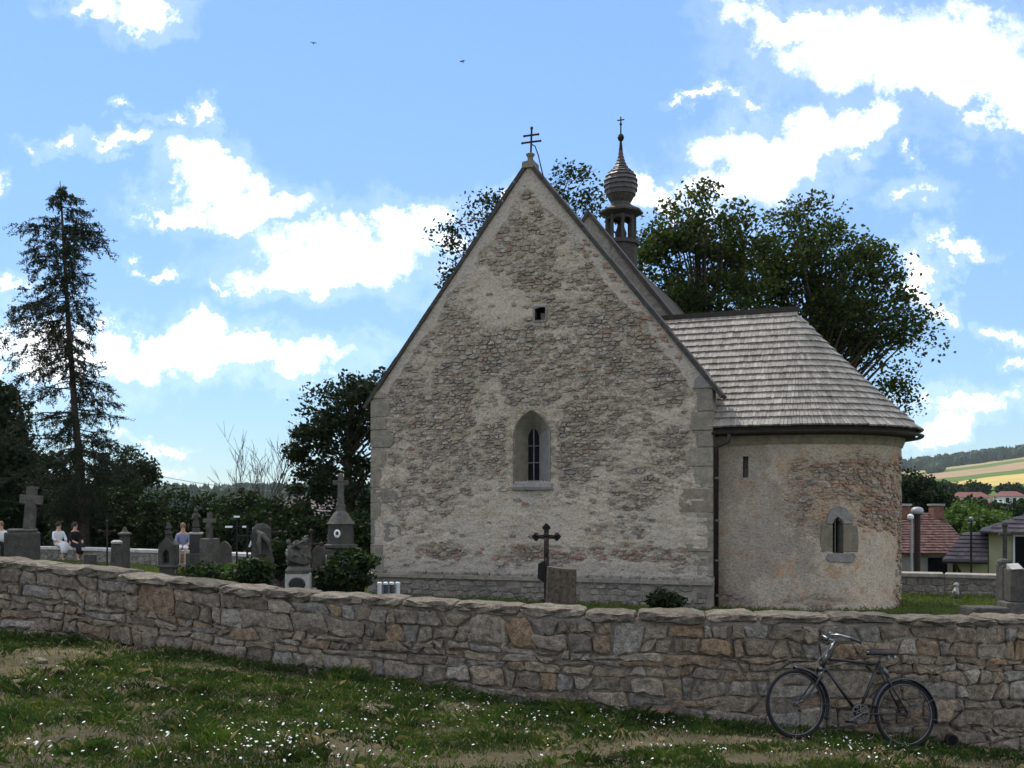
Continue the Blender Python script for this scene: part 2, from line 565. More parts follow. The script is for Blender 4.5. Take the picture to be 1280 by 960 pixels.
    M['quoin'] = stone_mat('quoin', [(0, (.245, .21, .16)), (.5, (.30, .255, .19)), (.8, (.22, .195, .16)), (1, (.28, .225, .16))], 7, .4, .6, .02)
    M['sandstone'] = stone_mat('sandstone', [(0, (.21, .175, .12)), (1, (.19, .165, .125))], 8, .35, .5, .02)
    M['sill'] = stone_mat('sill_stone', [(0, (.25, .225, .20)), (1, (.22, .20, .185))], 9, .35, .5, .02)
    M['plinth_stone'] = stone_mat('plinth_stone', [(0, (.25, .215, .17)), (.5, (.34, .29, .23)), (1, (.20, .175, .14))], 11, .5, .9, .03)
    M['grave_stone'] = stone_mat('grave_stone', [(0, (.095, .086, .070)), (.5, (.125, .113, .093)), (1, (.07, .064, .053))], 7, .5, .7, .02, lichen=(.06, .065, .045))
    M['grave_dark'] = stone_mat('grave_dark', [(0, (.06, .054, .046)), (1, (.09, .08, .066))], 9, .45, .7, .02)
    M['grave_black'] = plain_mat('grave_black', (.015, .015, .017, 1), .25, 0, .3, 5, .05, .5)
    M['grave_white'] = plain_mat('grave_white', (.36, .34, .30, 1), .7, 0, .3, 14, .2)
    M['slab'] = stone_mat('slab', [(0, (.46, .43, .38)), (.5, (.54, .50, .45)), (1, (.40, .38, .34))], 6, .3, .4, .015)
    M['slab_grey'] = stone_mat('slab_grey', [(0, (.30, .27, .22)), (.5, (.36, .325, .27)), (1, (.26, .235, .20))], 6, .4, .5, .015)
    M['iron'] = plain_mat('iron', (.018, .017, .016, 1), .6, .5, .4, 40, .2)
    M['iron_rust'] = plain_mat('iron_rust', (.045, .028, .02, 1), .8, .2, .5, 30, .3)
    M['glass_hole_dark'] = plain_mat('glass_hole_dark', (.006, .007, .008, 1), .6, 0, .2, 8, .05, .08)
    M['lead'] = plain_mat('lead', (.22, .22, .22, 1), .5, .4, .3, 20, .1)
    M['pipe'] = plain_mat('pipe', (.045, .032, .026, 1), .5, .2, .4, 6, .1)
    # wood shingles, silver grey
    m, nt, b = new_mat('shingle')
    wp = world_pos(nt)
    base = ramp_node(nt, rnd(nt), [(0, (.21, .18, .145)), (.3, (.31, .27, .22)), (.55, (.24, .205, .165)), (.8, (.38, .335, .275)), (1, (.16, .135, .105))])
    st = noise(nt, 22, 5, .6, vec=wp, stretch=(1, 1, .15))
    c = mixc(nt, 1.0, base, ramp_node(nt, st, [(.3, (.65,) * 3), (.65, (1.12,) * 3)]), 'MULTIPLY')
    bl = noise(nt, 1.3, 5, .6, vec=wp)
    c = mixc(nt, 1.0, c, ramp_node(nt, bl, [(.3, (.8,) * 3), (.7, (1.1,) * 3)]), 'MULTIPLY')
    nt.links.new(c, b.inputs['Base Color']); b.inputs['Roughness'].default_value = .6
    b.inputs['Specular IOR Level'].default_value = .35
    bump(nt, b, st, .5, .01)
    M['shingle'] = m
    M['shingle_dark'] = plain_mat('shingle_dark', (.05, .043, .037, 1), .8, 0, .45, 9, .5, .2)
    M['dome_shingle'] = plain_mat('dome_shingle', (.065, .053, .044, 1), .5, 0, .6, 14, .6, .4, piece=.3)
    M['turret_wood'] = plain_mat('turret_wood', (.06, .05, .043, 1), .75, 0, .45, 14, .4, .2)
    M['under_roof'] = plain_mat('under_roof', (.05, .042, .036, 1), .85, 0, .3, 10, .2, .1)
    M['verge'] = plain_mat('verge', (.06, .052, .045, 1), .8, 0, .4, 9, .4, .2)
    M['bark'] = plain_mat('bark', (.075, .058, .043, 1), .95, 0, .5, 14, .9, .1)
    M['larch_bark'] = plain_mat('larch_bark', (.065, .048, .038, 1), .95, 0, .5, 14, .9, .1)
    M['stump'] = plain_mat('stump', (.11, .085, .062, 1), .95, 0, .6, 22, 1.0, .05)
    M['bare_wood'] = plain_mat('bare_wood', (.10, .088, .075, 1), .9, 0, .3, 10, .3, .1)
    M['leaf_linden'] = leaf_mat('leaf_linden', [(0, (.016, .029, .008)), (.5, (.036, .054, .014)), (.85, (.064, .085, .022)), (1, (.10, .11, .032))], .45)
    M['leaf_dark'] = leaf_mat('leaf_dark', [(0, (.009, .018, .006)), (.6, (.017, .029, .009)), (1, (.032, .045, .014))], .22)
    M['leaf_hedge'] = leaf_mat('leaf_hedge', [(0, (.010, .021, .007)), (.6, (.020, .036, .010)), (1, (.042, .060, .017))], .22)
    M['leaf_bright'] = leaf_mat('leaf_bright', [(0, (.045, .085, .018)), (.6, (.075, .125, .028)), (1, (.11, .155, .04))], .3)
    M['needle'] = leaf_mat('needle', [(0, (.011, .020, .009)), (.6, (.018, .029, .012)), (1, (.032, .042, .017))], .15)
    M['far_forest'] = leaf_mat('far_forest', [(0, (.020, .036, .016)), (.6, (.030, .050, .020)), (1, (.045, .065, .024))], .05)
    M['grass'] = leaf_mat('grass', [(0, (.024, .048, .010)), (.35, (.042, .080, .015)), (.65, (.032, .064, .012)), (.88, (.068, .088, .022)), (1, (.13, .115, .048))], .3, .65)
    M['lawn_grass'] = leaf_mat('lawn_grass', [(0, (.060, .095, .018)), (.5, (.085, .125, .026)), (1, (.13, .14, .04))], .35, .35)
    M['weed'] = leaf_mat('weed', [(0, (.030, .058, .014)), (.6, (.052, .085, .020)), (1, (.075, .11, .03))], .25, .35)
    M['petal'] = leaf_mat('petal', [(0, (.70, .70, .66)), (1, (.82, .82, .79))], .2)
    M['dry_grass'] = leaf_mat('dry_grass', [(0, (.22, .17, .09)), (1, (.33, .26, .15))], .25)
    # soil of the verge in front of the wall
    m, nt, b = new_mat('soil')
    wp = world_pos(nt)
    n1 = noise(nt, 1.2, 7, .65, vec=wp); n2 = noise(nt, 26, 6, .7, vec=wp); n3 = noise(nt, 7, 5, .6, vec=wp)
    c = ramp_node(nt, n1, [(.32, (.06, .048, .030)), (.5, (.115, .092, .060)), (.68, (.20, .16, .11))])
    c = mixc(nt, fmath(nt, 'MULTIPLY', ramp_node(nt, n3, [(.42, (1, 1, 1)), (.58, (0, 0, 0))]), .5), c, (.085, .085, .035))
    c = mixc(nt, .8, c, ramp_node(nt, n2, [(.34, (.45,) * 3), (.66, (1.2,) * 3)]), 'MULTIPLY')
    nt.links.new(c, b.inputs['Base Color']); b.inputs['Roughness'].default_value = .97
    b.inputs['Specular IOR Level'].default_value = .05
    bump(nt, b, fmath(nt, 'ADD', n2, n3), .9, .03)
    M['soil'] = m
    m, nt, b = new_mat('lawn_soil')
    wp = world_pos(nt)
    n1 = noise(nt, .8, 7, .65, vec=wp); n2 = noise(nt, 20, 6, .7, vec=wp)
    c = ramp_node(nt, n1, [(.3, (.045, .060, .018)), (.7, (.085, .095, .03))])
    c = mixc(nt, .8, c, ramp_node(nt, n2, [(.34, (.5,) * 3), (.66, (1.2,) * 3)]), 'MULTIPLY')
    nt.links.new(c, b.inputs['Base Color']); b.inputs['Roughness'].default_value = .97
    b.inputs['Specular IOR Level'].default_value = .05
    bump(nt, b, n2, .9, .03)
    M['lawn_soil'] = m
    # far terrain: meadows, stubble and ripe corn in strips, by place
    m, nt, b = new_mat('fields')
    wp = world_pos(nt)
    sp = N(nt, 'ShaderNodeSeparateXYZ'); nt.links.new(wp, sp.inputs[0])
    w1 = noise(nt, .004, 3, .5, vec=wp)
    y = fmath(nt, 'ADD', sp.outputs[1], fmath(nt, 'MULTIPLY', sp.outputs[0], -0.35))
    y = fmath(nt, 'ADD', y, fmath(nt, 'MULTIPLY', w1, 160.0))
    t = fmath(nt, 'DIVIDE', y, 2000.0, clamp=True)
    t = fmath(nt, 'MULTIPLY', t, fmath(nt, 'GREATER_THAN', sp.outputs[0], 30.0))
    c = ramp_node(nt, t, [(0, (.06, .085, .025)), (.24, (.07, .105, .028)), (.30, (.085, .14, .03)), (.39, (.50, .37, .12)), (.475, (.10, .15, .035)),
                          (.52, (.33, .235, .13)), (.63, (.36, .26, .15)), (.68, (.11, .15, .04)), (.78, (.34, .28, .13))], 'CONSTANT')
    n2 = noise(nt, .03, 5, .6, vec=wp)
    c = mixc(nt, .8, c, ramp_node(nt, n2, [(.3, (.8,) * 3), (.7, (1.1,) * 3)]), 'MULTIPLY')
    nt.links.new(c, b.inputs['Base Color']); b.inputs['Roughness'].default_value = .97
    b.inputs['Specular IOR Level'].default_value = .05
    M['fields'] = m
    M['tile_red'] = plain_mat('tile_red', (.125, .066, .056, 1), .9, 0, .75, 6, .5, .2, piece=.3)
    M['tile_old'] = plain_mat('tile_old', (.23, .10, .075, 1), .8, 0, .3, 3, .3, .2, piece=.25)
    M['tile_grey'] = plain_mat('tile_grey', (.13, .10, .095, 1), .75, 0, .35, 4, .3, .3, piece=.25)
    M['render_yellow'] = plain_mat('render_yellow', (.36, .33, .19, 1), .9, 0, .2, 2, .1, .1)
    M['render_grey'] = plain_mat('render_grey', (.34, .32, .27, 1), .9, 0, .25, 2, .1, .1)
    M['render_white'] = plain_mat('render_white', (.68, .67, .63, 1), .9, 0, .15, 2, .1, .1)
    M['chimney_brick'] = plain_mat('chimney_brick', (.21, .11, .08, 1), .9, 0, .45, 12, .4, .1)
    M['zinc'] = plain_mat('zinc', (.36, .36, .35, 1), .55, .3, .2, 6, .05)
    M['paint_white'] = plain_mat('paint_white', (.75, .75, .74, 1), .5, 0, .1, 6, .03)
    M['bike_black'] = plain_mat('bike_black', (.013, .012, .012, 1), .38, 0, .4, 30, .05, .5)
    M['mudguard'] = plain_mat('mudguard', (.055, .055, .06, 1), .4, .5, .4, 18, .08, .5)
    M['chrome'] = plain_mat('chrome', (.40, .40, .39, 1), .32, .9, .35, 24, .05, .5)
    M['dull_steel'] = plain_mat('dull_steel', (.14, .135, .13, 1), .45, .8, .45, 24, .1, .5)
    M['rubber'] = plain_mat('rubber', (.018, .017, .016, 1), .85, 0, .35, 30, .2, .2)
    M['leather'] = plain_mat('leather', (.022, .016, .012, 1), .5, 0, .4, 20, .2, .4)
    M['skin'] = plain_mat('skin', (.50, .30, .21, 1), .6, 0, .1, 20, .03, .3)
    M['hair_brown'] = plain_mat('hair_brown', (.05, .03, .018, 1), .7, 0, .4, 60, .3, .2)
    M['hair_fair'] = plain_mat('hair_fair', (.20, .13, .07, 1), .7, 0, .4, 60, .3, .2)
    M['cloth_white'] = plain_mat('cloth_white', (.66, .65, .63, 1), .9, 0, .15, 20, .2, .1)
    M['cloth_black'] = plain_mat('cloth_black', (.02, .018, .02, 1), .9, 0, .3, 20, .2, .1)
    M['cloth_blue'] = plain_mat('cloth_blue', (.20, .21, .30, 1), .9, 0, .3, 20, .2, .1)
    M['bird'] = plain_mat('bird', (.02, .02, .022, 1), .7, 0, .2, 20, 0, .2)
    M['candle'] = plain_mat('candle', (.62, .64, .66, 1), .4, 0, .15, 20, .05, .4)
    M['candle_dark'] = plain_mat('candle_dark', (.05, .06, .08, 1), .3, 0, .2, 20, .05, .5)
    M['porcelain'] = plain_mat('porcelain', (.75, .75, .73, 1), .3, 0, .2, 30, .02, .5)
build_materials()
M = MATS
# ------------------------------------------------------------------ lie of the land
W_PX = np.array([-700, -400, -150, 0, 120, 270, 440, 600, 740, 900, 1000, 1130, 1280, 1430, 1700, 2000.])
W_Y = np.array([17.5, 15.8, 14.3, 13.5, 13.0, 12.4, 11.85, 11.45, 11.15, 10.95, 10.9, 11.0, 11.35, 11.9, 13.2, 15.0])
W_TOP = np.array([686, 690, 694, 699, 711, 731, 745, 755, 764, 768, 769, 770, 772, 773, 772, 768.])
W_BOT = np.array([780, 786, 792, 798, 805, 824, 848, 872, 893, 908, 916, 932, 947, 952, 950, 940.])
_s = np.arange(-700, 2001, 4.0)
_y = np.interp(_s, W_PX, W_Y)
# soften the corners of the plan line
_k = np.ones(41) / 41
_y = np.convolve(np.pad(_y, 20, mode='edge'), _k, mode='valid')
WX = (_s - 640) / F * _y
WY = _y
WT = EYE - (np.convolve(np.pad(np.interp(_s, W_PX, W_TOP), 10, mode='edge'), np.ones(21) / 21, mode='valid') - HOR) / F * _y
WB = EYE - (np.convolve(np.pad(np.interp(_s, W_PX, W_BOT), 10, mode='edge'), np.ones(21) / 21, mode='valid') - HOR) / F * _y
WS = np.concatenate([[0], np.cumsum(np.hypot(np.diff(WX), np.diff(WY)))])
WALL_T = 0.46
def wall_y(x): return np.interp(x, WX, WY)
def wall_base(x): return np.interp(x, WX, WB)

def ground_z(x, y):
    x = np.asarray(x, float); y = np.asarray(y, float)
    zb = wall_base(x)
    zc = -0.055 * x
    t = np.clip((wall_y(x) - y) / 11.0, -0.1, 1.6)
    z = zb + (zc - zb) * t
    return z + 0.05 * (fbm(x * 1.3, y * 1.3, 3) - 0.5) + 0.10 * (fbm(x * .4, y * .4, 9) - 0.5) * np.clip(t * 4, 0, 1)

def lawn_z(x, y):
    x = np.asarray(x, float); y = np.asarray(y, float)
    return -0.36 - 0.012 * x + 0.06 * (fbm(x * .5, y * .5, 21) - 0.5)

def terrain_z(x, y):
    x = np.asarray(x, float); y = np.asarray(y, float)
    R = np.interp(y, [-100, 22, 30, 36, 60, 150, 300, 900, 1800, 2100, 3000, 6000], [-3.5, -2.6, -2.4, -2.7, -4.2, -7, 0.5, 12, 60, 74, 70, 40])
    L = np.interp(y, [-100, 22, 36, 42, 60, 150, 400, 900, 1500, 2100, 3000, 6000], [-3.5, -2.6, -1.2, -0.35, -0.5, -3, -4, 6, 25, 38, 50, 40])
    t = np.clip((x / np.maximum(y, 20) - 0.0) / 0.25, 0, 1); t = t * t * (3 - 2 * t)
    z = L * (1 - t) + R * t
    amp = np.clip((y - 300) / 900, 0, 1)
    # the right-hand hill is lower towards the church
    rise = np.clip(x / np.maximum(y, 20) - .36, -.08, .3) * 230 * np.clip((y - 400) / 1400, 0, 1)
    return z + rise + amp * 20 * (fbm(x / 420.0, y / 420.0, 33, 3) - 0.5)

def grid_mesh(xs, ys, zf):
    X, Y = np.meshgrid(xs, ys)
    Z = zf(X, Y)
    v = np.stack([X, Y, Z], -1).reshape(-1, 3)
    nx, ny = len(xs), len(ys)
    i = np.arange((ny - 1) * (nx - 1)); r = i // (nx - 1); c = i % (nx - 1)
    a = r * nx + c
    f = np.stack([a, a + 1, a + nx + 1, a + nx], -1)
    return mesh_np(v, f)

def build_ground():
    # verge in front of the wall: runs just under the wall
    xs = np.concatenate([np.linspace(-40, -9, 30), np.linspace(-8.8, 8.8, 200), np.linspace(9, 40, 30)])
    vv = np.linspace(0, 1, 130)
    X = np.tile(xs, (len(vv), 1))
    yw = np.interp(xs, WX, WY) + 0.2
    Yg = -14 + (yw + 14)[None, :] * (1 - (1 - vv[:, None]) ** 1.6)
    Z = ground_z(X, Yg)
    v = np.stack([X, Yg, Z], -1).reshape(-1, 3)
    nx, ny = len(xs), len(vv)
    i = np.arange((ny - 1) * (nx - 1)); r = i // (nx - 1); c = i % (nx - 1); a = r * nx + c
    o = link('ground', mesh_np(v, np.stack([a, a + 1, a + nx + 1, a + nx], -1)), M['soil'], smooth=True, kind='structure')
    # churchyard
    xs = np.linspace(-34, 34, 120); vv = np.linspace(0, 1, 90)
    X = np.tile(xs, (len(vv), 1))
    yw = np.interp(xs, WX, WY) + 0.25
    far = np.interp(xs, [-34, -18, -2, 4, 8, 12, 20, 34], [44, 38, 34, 34, 27, 25.4, 25.0, 25.0])
    Yg = yw[None, :] + (far - yw)[None, :] * vv[:, None]
    v = np.stack([X, Yg, lawn_z(X, Yg)], -1).reshape(-1, 3)
    nx, ny = len(xs), len(vv)
    i = np.arange((ny - 1) * (nx - 1)); r = i // (nx - 1); c = i % (nx - 1); a = r * nx + c
    link('churchyard_ground', mesh_np(v, np.stack([a, a + 1, a + nx + 1, a + nx], -1)), M['lawn_soil'], smooth=True, kind='structure')
    # the land beyond, out to the horizon
    ys = np.concatenate([np.linspace(-60, 60, 40), np.geomspace(64, 6000, 90)])
    xr = np.concatenate([-np.geomspace(4500, 20, 50), np.linspace(-18, 18, 13), np.geomspace(20, 4500, 50)])
    link('terrain', grid_mesh(xr, ys, terrain_z), M['fields'], smooth=True, kind='structure')
build_ground()

# ------------------------------------------------------------------ rubble: power diagram of stones
def clip_poly(poly, a, b, c):
    """keep a*x+b*y<=c"""
    out = []
    n = len(poly)
    for i in range(n):
        p = poly[i]; q = poly[(i + 1) % n]
        dp = a * p[0] + b * p[1] - c; dq = a * q[0] + b * q[1] - c
        if dp <= 0: out.append(p)
        if (dp < 0 < dq) or (dq < 0 < dp):
            t = dp / (dp - dq)
            out.append((p[0] + (q[0] - p[0]) * t, p[1] + (q[1] - p[1]) * t))
    return out

def power_cells(seeds, weights, sx, reach):
    """seeds (n,2) in metres; cells stretched along x by 1/sx"""
    S = np.array(seeds, float) * np.array([sx, 1.0])
    Wt = np.array(weights, float)
    cells = []
    order = np.argsort(S[:, 0]); xs = S[order, 0]
    for i in range(len(S)):
        p = S[i]
        lo = np.searchsorted(xs, p[0] - reach * 2); hi = np.searchsorted(xs, p[0] + reach * 2)
        idx = order[lo:hi]
        d = S[idx] - p
        dd = (d ** 2).sum(1)
        keep = (dd < (2 * reach) ** 2) & (idx != i)
        idx = idx[keep]; dd = dd[keep]
        o = np.argsort(dd)
        poly = [(p[0] - reach, p[1] - reach), (p[0] + reach, p[1] - reach), (p[0] + reach, p[1] + reach), (p[0] - reach, p[1] + reach)]
        for j, q2 in zip(idx[o], dd[o]):
            q = S[j]
            a, b = q - p
            c = (q @ q - p @ p + Wt[i] - Wt[j]) / 2
            poly = clip_poly(poly, a, b, c)
            if len(poly) < 3: break
        cells.append([(x / sx, y) for x, y in poly] if len(poly) >= 3 else None)
    return cells

def area(poly):
    return 0.5 * sum(poly[i][0] * poly[(i + 1) % len(poly)][1] - poly[(i + 1) % len(poly)][0] * poly[i][1] for i in range(len(poly)))

def chaikin(poly, k=0.25):
    out = []
    n = len(poly)
    for i in range(n):
        p, q = poly[i], poly[(i + 1) % n]
        out.append((p[0] * (1 - k) + q[0] * k, p[1] * (1 - k) + q[1] * k))
        out.append((p[0] * k + q[0] * (1 - k), p[1] * k + q[1] * (1 - k)))
    return out

def inset(poly, j):
    cx = sum(p[0] for p in poly) / len(poly); cy = sum(p[1] for p in poly) / len(poly)
    out = []
    for x, y in poly:
        d = math.hypot(x - cx, y - cy) + 1e-6
        k = max(0.2, 1 - j / d)
        out.append((cx + (x - cx) * k, cy + (y - cy) * k))
    return out, cx, cy

def thin(poly, dmin):
    out = [poly[0]]
    for p in poly[1:]:
        if math.hypot(p[0] - out[-1][0], p[1] - out[-1][1]) > dmin: out.append(p)
    if len(out) > 3 and math.hypot(out[0][0] - out[-1][0], out[0][1] - out[-1][1]) < dmin: out.pop()
    return out

def stone_geo(poly, joint, proud, back=0.05, rnd_=random, detail=True):
    """rough stone: list of (u, depth, v) with depth<0 proud of the face, and faces"""
    poly = thin(poly, 0.02)
    if len(poly) < 3: return None
    p, cx, cy = inset(poly, joint)
    if detail: p = thin(chaikin(p, 0.17), 0.012)
    n = len(p)
    if n < 3: return None
    sz = math.sqrt(abs(area(p)))
    jit = sz * 0.05
    p = [(x + rnd_.uniform(-jit, jit), y + rnd_.uniform(-jit, jit)) for x, y in p]
    V = [(x, back, y) for x, y in p]
    V += [(x, -proud * rnd_.uniform(.15, .5), y) for x, y in p]
    tx, ty = rnd_.uniform(-.25, .25), rnd_.uniform(-.25, .25)
    k1 = .80
    V += [(cx + (x - cx) * k1 + rnd_.uniform(-jit, jit), -proud * rnd_.uniform(.75, 1.1) - ((x - cx) * tx + (y - cy) * ty) * .25, cy + (y - cy) * k1 + rnd_.uniform(-jit, jit)) for x, y in p]
    Fc = []
    for r in range(2):
        for i in range(n):
            i2 = (i + 1) % n
            Fc.append((r * n + i, r * n + i2, (r + 1) * n + i2, (r + 1) * n + i))
    if detail:
        V.append((cx + rnd_.uniform(-.2, .2) * sz, -proud * rnd_.uniform(.9, 1.3), cy + rnd_.uniform(-.15, .15) * sz))
        c = 3 * n
        Fc += [(2 * n + i, 2 * n + (i + 1) % n, c) for i in range(n)]
    else:
        Fc.append(tuple(range(2 * n, 3 * n)))
    return V, Fc

# ------------------------------------------------------------------ the churchyard wall in the foreground
def wall_point(s, v, depth):
    """s metres along, v metres below the top line, depth>0 into the wall"""
    x = np.interp(s, WS, WX); y = np.interp(s, WS, WY); z = np.interp(s, WS, WT)
    e = 0.15
    tx = np.interp(s + e, WS, WX) - np.interp(s - e, WS, WX); ty = np.interp(s + e, WS, WY) - np.interp(s - e, WS, WY)
    l = math.hypot(tx, ty); tx /= l; ty /= l
    return (x - ty * depth, y + tx * depth, z + v)

def build_wall():
    root = empty('churchyard_wall', (0, float(np.interp(0, WX, WY)), float(np.interp(0, WX, WB))),
                 label='long low rubble stone wall with rough coping stones running before the church', cat='stone wall')
    ox, oy, oz = root.location
    def loc(p): return (p[0] - ox, p[1] - oy, p[2] - oz)
    s0 = float(np.interp(-9.6, WX, WS)); s1 = float(np.interp(8.6, WX, WS))
    CT = 0.115     # coping thickness
    # mortar core
    n = 420
    rows = 26
    V = []; Fc = []
    ss = np.linspace(s0, s1, n)
    for s in ss:
        H = float(np.interp(s, WS, WT) - np.interp(s, WS, WB)) + 0.3
        for r in range(rows):
            v = -CT * .6 - (H - CT * .6) * r / (rows - 1)
            d = 0.026 + 0.03 * (fbm(s * 5.0, v * 5.0, 5) - 0.5)
            V.append(loc(wall_point(s, v, float(d))))
        V.append(loc(wall_point(s, -H, WALL_T)))
        V.append(loc(wall_point(s, -CT * .6, WALL_T)))
    k = rows + 2
    for i in range(n - 1):
        for r in range(k):
            r2 = (r + 1) % k
            Fc.append((i * k + r, i * k + r2, (i + 1) * k + r2, (i + 1) * k + r))
    Fc.append(tuple(range(k))[::-1]); Fc.append(tuple((n - 1) * k + r for r in range(k)))
    link('mortar_core', mesh(V, Fc), M['mortar'], root, smooth=True)
    # snecked rubble: pairs of wavy courses, crossed here and there by a tall stone
    R2 = random.Random(11)
    polys = []
    def bound(v0, k, s): return v0 + .12 * (float(fbm(s * 1.3, k * 7.7, 401, 3)) - .5) + .07 * (float(fbm(s * 4.0, k * 3.3, 402, 2)) - .5)
    def cutpoly(sa, sb, lo, hi, sla, slb):
        """stone between s=sa..sb and the curves lo, hi; sides slanted by sla, slb"""
        m_ = (sa + sb) / 2
        P = [(sa - sla, lo(sa)), (m_, lo(m_)), (sb - slb, lo(sb)), (sb + slb, hi(sb)), (m_ + R2.uniform(-.2, .2) * (sb - sa), hi(m_)), (sa + sla, hi(sa))]
        return [(x + R2.uniform(-.024, .024), y + R2.uniform(-.018, .018)) for x, y in P]
    v = -CT + .01; k = 0
    while v > -1.8:
        h1 = R2.choice((.07, .10, .13, .16, .19)); h2 = R2.choice((.08, .11, .15, .18))
        f0 = lambda s, v=v, k=k: bound(v, k, s) if k else v
        f1 = lambda s, v=v, k=k, h=h1: bound(v - h, k + 1, s)
        f2 = lambda s, v=v, k=k, h=h1 + h2: bound(v - h, k + 2, s)
        s = s0 + .02 - R2.random() * .2; sl = 0.0
        while s < s1:
            if R2.random() < .30:
                w = R2.uniform(.24, .58); sl2 = R2.uniform(-.08, .08)
                if R2.random() < .35:
                    fm = lambda q, a_=f0, b_=f2, t=R2.uniform(.35, .65): a_(q) * (1 - t) + b_(q) * t
                    polys.append(cutpoly(s, s + w, f2, fm, sl, sl2)); polys.append(cutpoly(s, s + w, fm, f0, sl, sl2))
                else: polys.append(cutpoly(s, s + w, f2, f0, sl, sl2))
                s += w; sl = sl2
            else:
                w = R2.uniform(.45, 1.1); sl2 = R2.uniform(-.05, .05)
                for lo, hi, h in ((f1, f0, h1), (f2, f1, h2)):
                    q = s; a_ = sl
                    while q < s + w - .02:
                        ww = R2.choice((.10, .16, .24, .32, .42)) * (.7 + h / .2 * .5)
                        e = s + w if s + w - q - ww < .10 else q + ww
                        b_ = sl2 if e == s + w else R2.uniform(-.03, .03)
                        polys.append(cutpoly(q, e, lo, hi, a_, b_))
                        q = e; a_ = b_
                s += w; sl = sl2
        v -= h1 + h2; k += 2
    items = []
    for poly in polys:
        cx = sum(p[0] for p in poly) / len(poly)
        H = float(np.interp(cx, WS, WT) - np.interp(cx, WS, WB))
        poly = clip_poly(poly, 0, 1, -CT + 0.005)
        poly = clip_poly(poly, 0, -1, H + 0.22) if poly else poly
        poly = clip_poly(poly, 1, 0, s1 - .02) if poly else poly
        poly = clip_poly(poly, -1, 0, -s0 - .02) if poly else poly
        if not poly or len(poly) < 3: continue
        a = abs(area(poly))
        if a < .002: continue
        cx = sum(p[0] for p in poly) / len(poly); cy = sum(p[1] for p in poly) / len(poly)
        if cy < -H - .02: continue
        wx = float(np.interp(cx, WS, WX)); wy = float(np.interp(cx, WS, WY))
        inview = abs(wx / wy) < .51
        items.append((a * (1 if inview else .05), poly, cx, cy))
    items.sort(key=lambda t: -t[0])
    rest = MB()
    for k, (a, poly, cx, cy) in enumerate(items):
        g = stone_geo(poly, R2.choice((.002, .006, .010, .016)), R2.uniform(.012, .055), .08, R2)
        if g is None: continue
        if k < 300:
            o = Vector(loc(wall_point(cx, cy, 0)))
            me = mesh([Vector(loc(wall_point(u, vv, d))) - o for u, d, vv in g[0]], g[1])
            ob = link('stone', me, M['wall_stone'], root)
            ob.location = o
        else:
            rest.add([loc(wall_point(u, vv, d)) for u, d, vv in g[0]], g[1])
    if rest.v: rest.obj('filler_stones', M['wall_stone'], root, kind='stuff')
    # coping stones
    s = s0
    while s < s1 - .2:
        w = R2.uniform(.44, .78)
        e = min(s + w, s1)
        nu, nv, nd = 7, 4, 5
        th = CT * R2.uniform(.82, 1.12); lift = R2.uniform(-.02, .02); over = R2.uniform(.015, .06)
        V = []; idx = {}
        seed = R2.randint(0, 9999)
        o = Vector(loc(wall_point((s + e) / 2, 0, WALL_T / 2)))
        for iu in range(nu):
            for iv in range(nv):
                for i_d in range(nd):
                    if 0 < iu < nu - 1 and 0 < iv < nv - 1 and 0 < i_d < nd - 1: continue
                    fu = iu / (nu - 1); fv = iv / (nv - 1); fd = i_d / (nd - 1)
                    edge = (iu in (0, nu - 1)) + (iv in (0, nv - 1)) + (i_d in (0, nd - 1))
                    su = s + .006 + (e - s - .012) * fu
                    v_ = -th + th * fv + lift
                    d_ = -over + (WALL_T + over + .03) * fd
                    rr = .012 * max(0, edge - 1)
                    su += (-rr if fu > .5 else rr) if iu in (0, nu - 1) else 0
                    v_ += (-rr if fv > .5 else rr) if iv in (0, nv - 1) else 0
                    d_ += (-rr if fd > .5 else rr) if i_d in (0, nd - 1) else 0
                    hs = float(hash2(np.array(iu * 31 + iv * 7), np.array(i_d * 13 + seed), 1)) - .5
                    hv = float(hash2(np.array(iu * 17 + iv * 5), np.array(i_d * 3 + seed), 2)) - .5
                    hd = float(hash2(np.array(iu * 11 + iv * 3), np.array(i_d * 29 + seed), 3)) - .5
                    sm = float(fbm(su * 5.0, d_ * 5.0 + iv * 2.3, 77) - .5)
                    p = Vector(loc(wall_point(su + hs * .012, v_ + hv * .022 + sm * .035, d_ + hd * .06)))
                    idx[(iu, iv, i_d)] = len(V); V.append(p - o)
        Fc = []
        def q(a, b, c, d): Fc.append((idx[a], idx[b], idx[c], idx[d]))
        for iu in range(nu - 1):
            for iv in range(nv - 1):
                q((iu, iv, 0), (iu + 1, iv, 0), (iu + 1, iv + 1, 0), (iu, iv + 1, 0))
                q((iu, iv, nd - 1), (iu, iv + 1, nd - 1), (iu + 1, iv + 1, nd - 1), (iu + 1, iv, nd - 1))
            for i_d in range(nd - 1):
                q((iu, nv - 1, i_d), (iu + 1, nv - 1, i_d), (iu + 1, nv - 1, i_d + 1), (iu, nv - 1, i_d + 1))
                q((iu, 0, i_d), (iu, 0, i_d + 1), (iu + 1, 0, i_d + 1), (iu + 1, 0, i_d))
        for iv in range(nv - 1):
            for i_d in range(nd - 1):
                q((0, iv, i_d), (0, iv + 1, i_d), (0, iv + 1, i_d + 1), (0, iv, i_d + 1))
                q((nu - 1, iv, i_d), (nu - 1, iv, i_d + 1), (nu - 1, iv + 1, i_d + 1), (nu - 1, iv + 1, i_d))
        ob = link('coping_stone', mesh(V, Fc), M['coping'], root)
        ob.location = o
        s = e + R2.uniform(.003, .012)
    # drain pipe mouth low in the wall
    i = int(np.argmin(np.abs(_s - 1183)))
    z = EYE - (923 - HOR) / F * WY[i]
    p = Vector(loc(wall_point(WS[i], z - WT[i], -.055)))
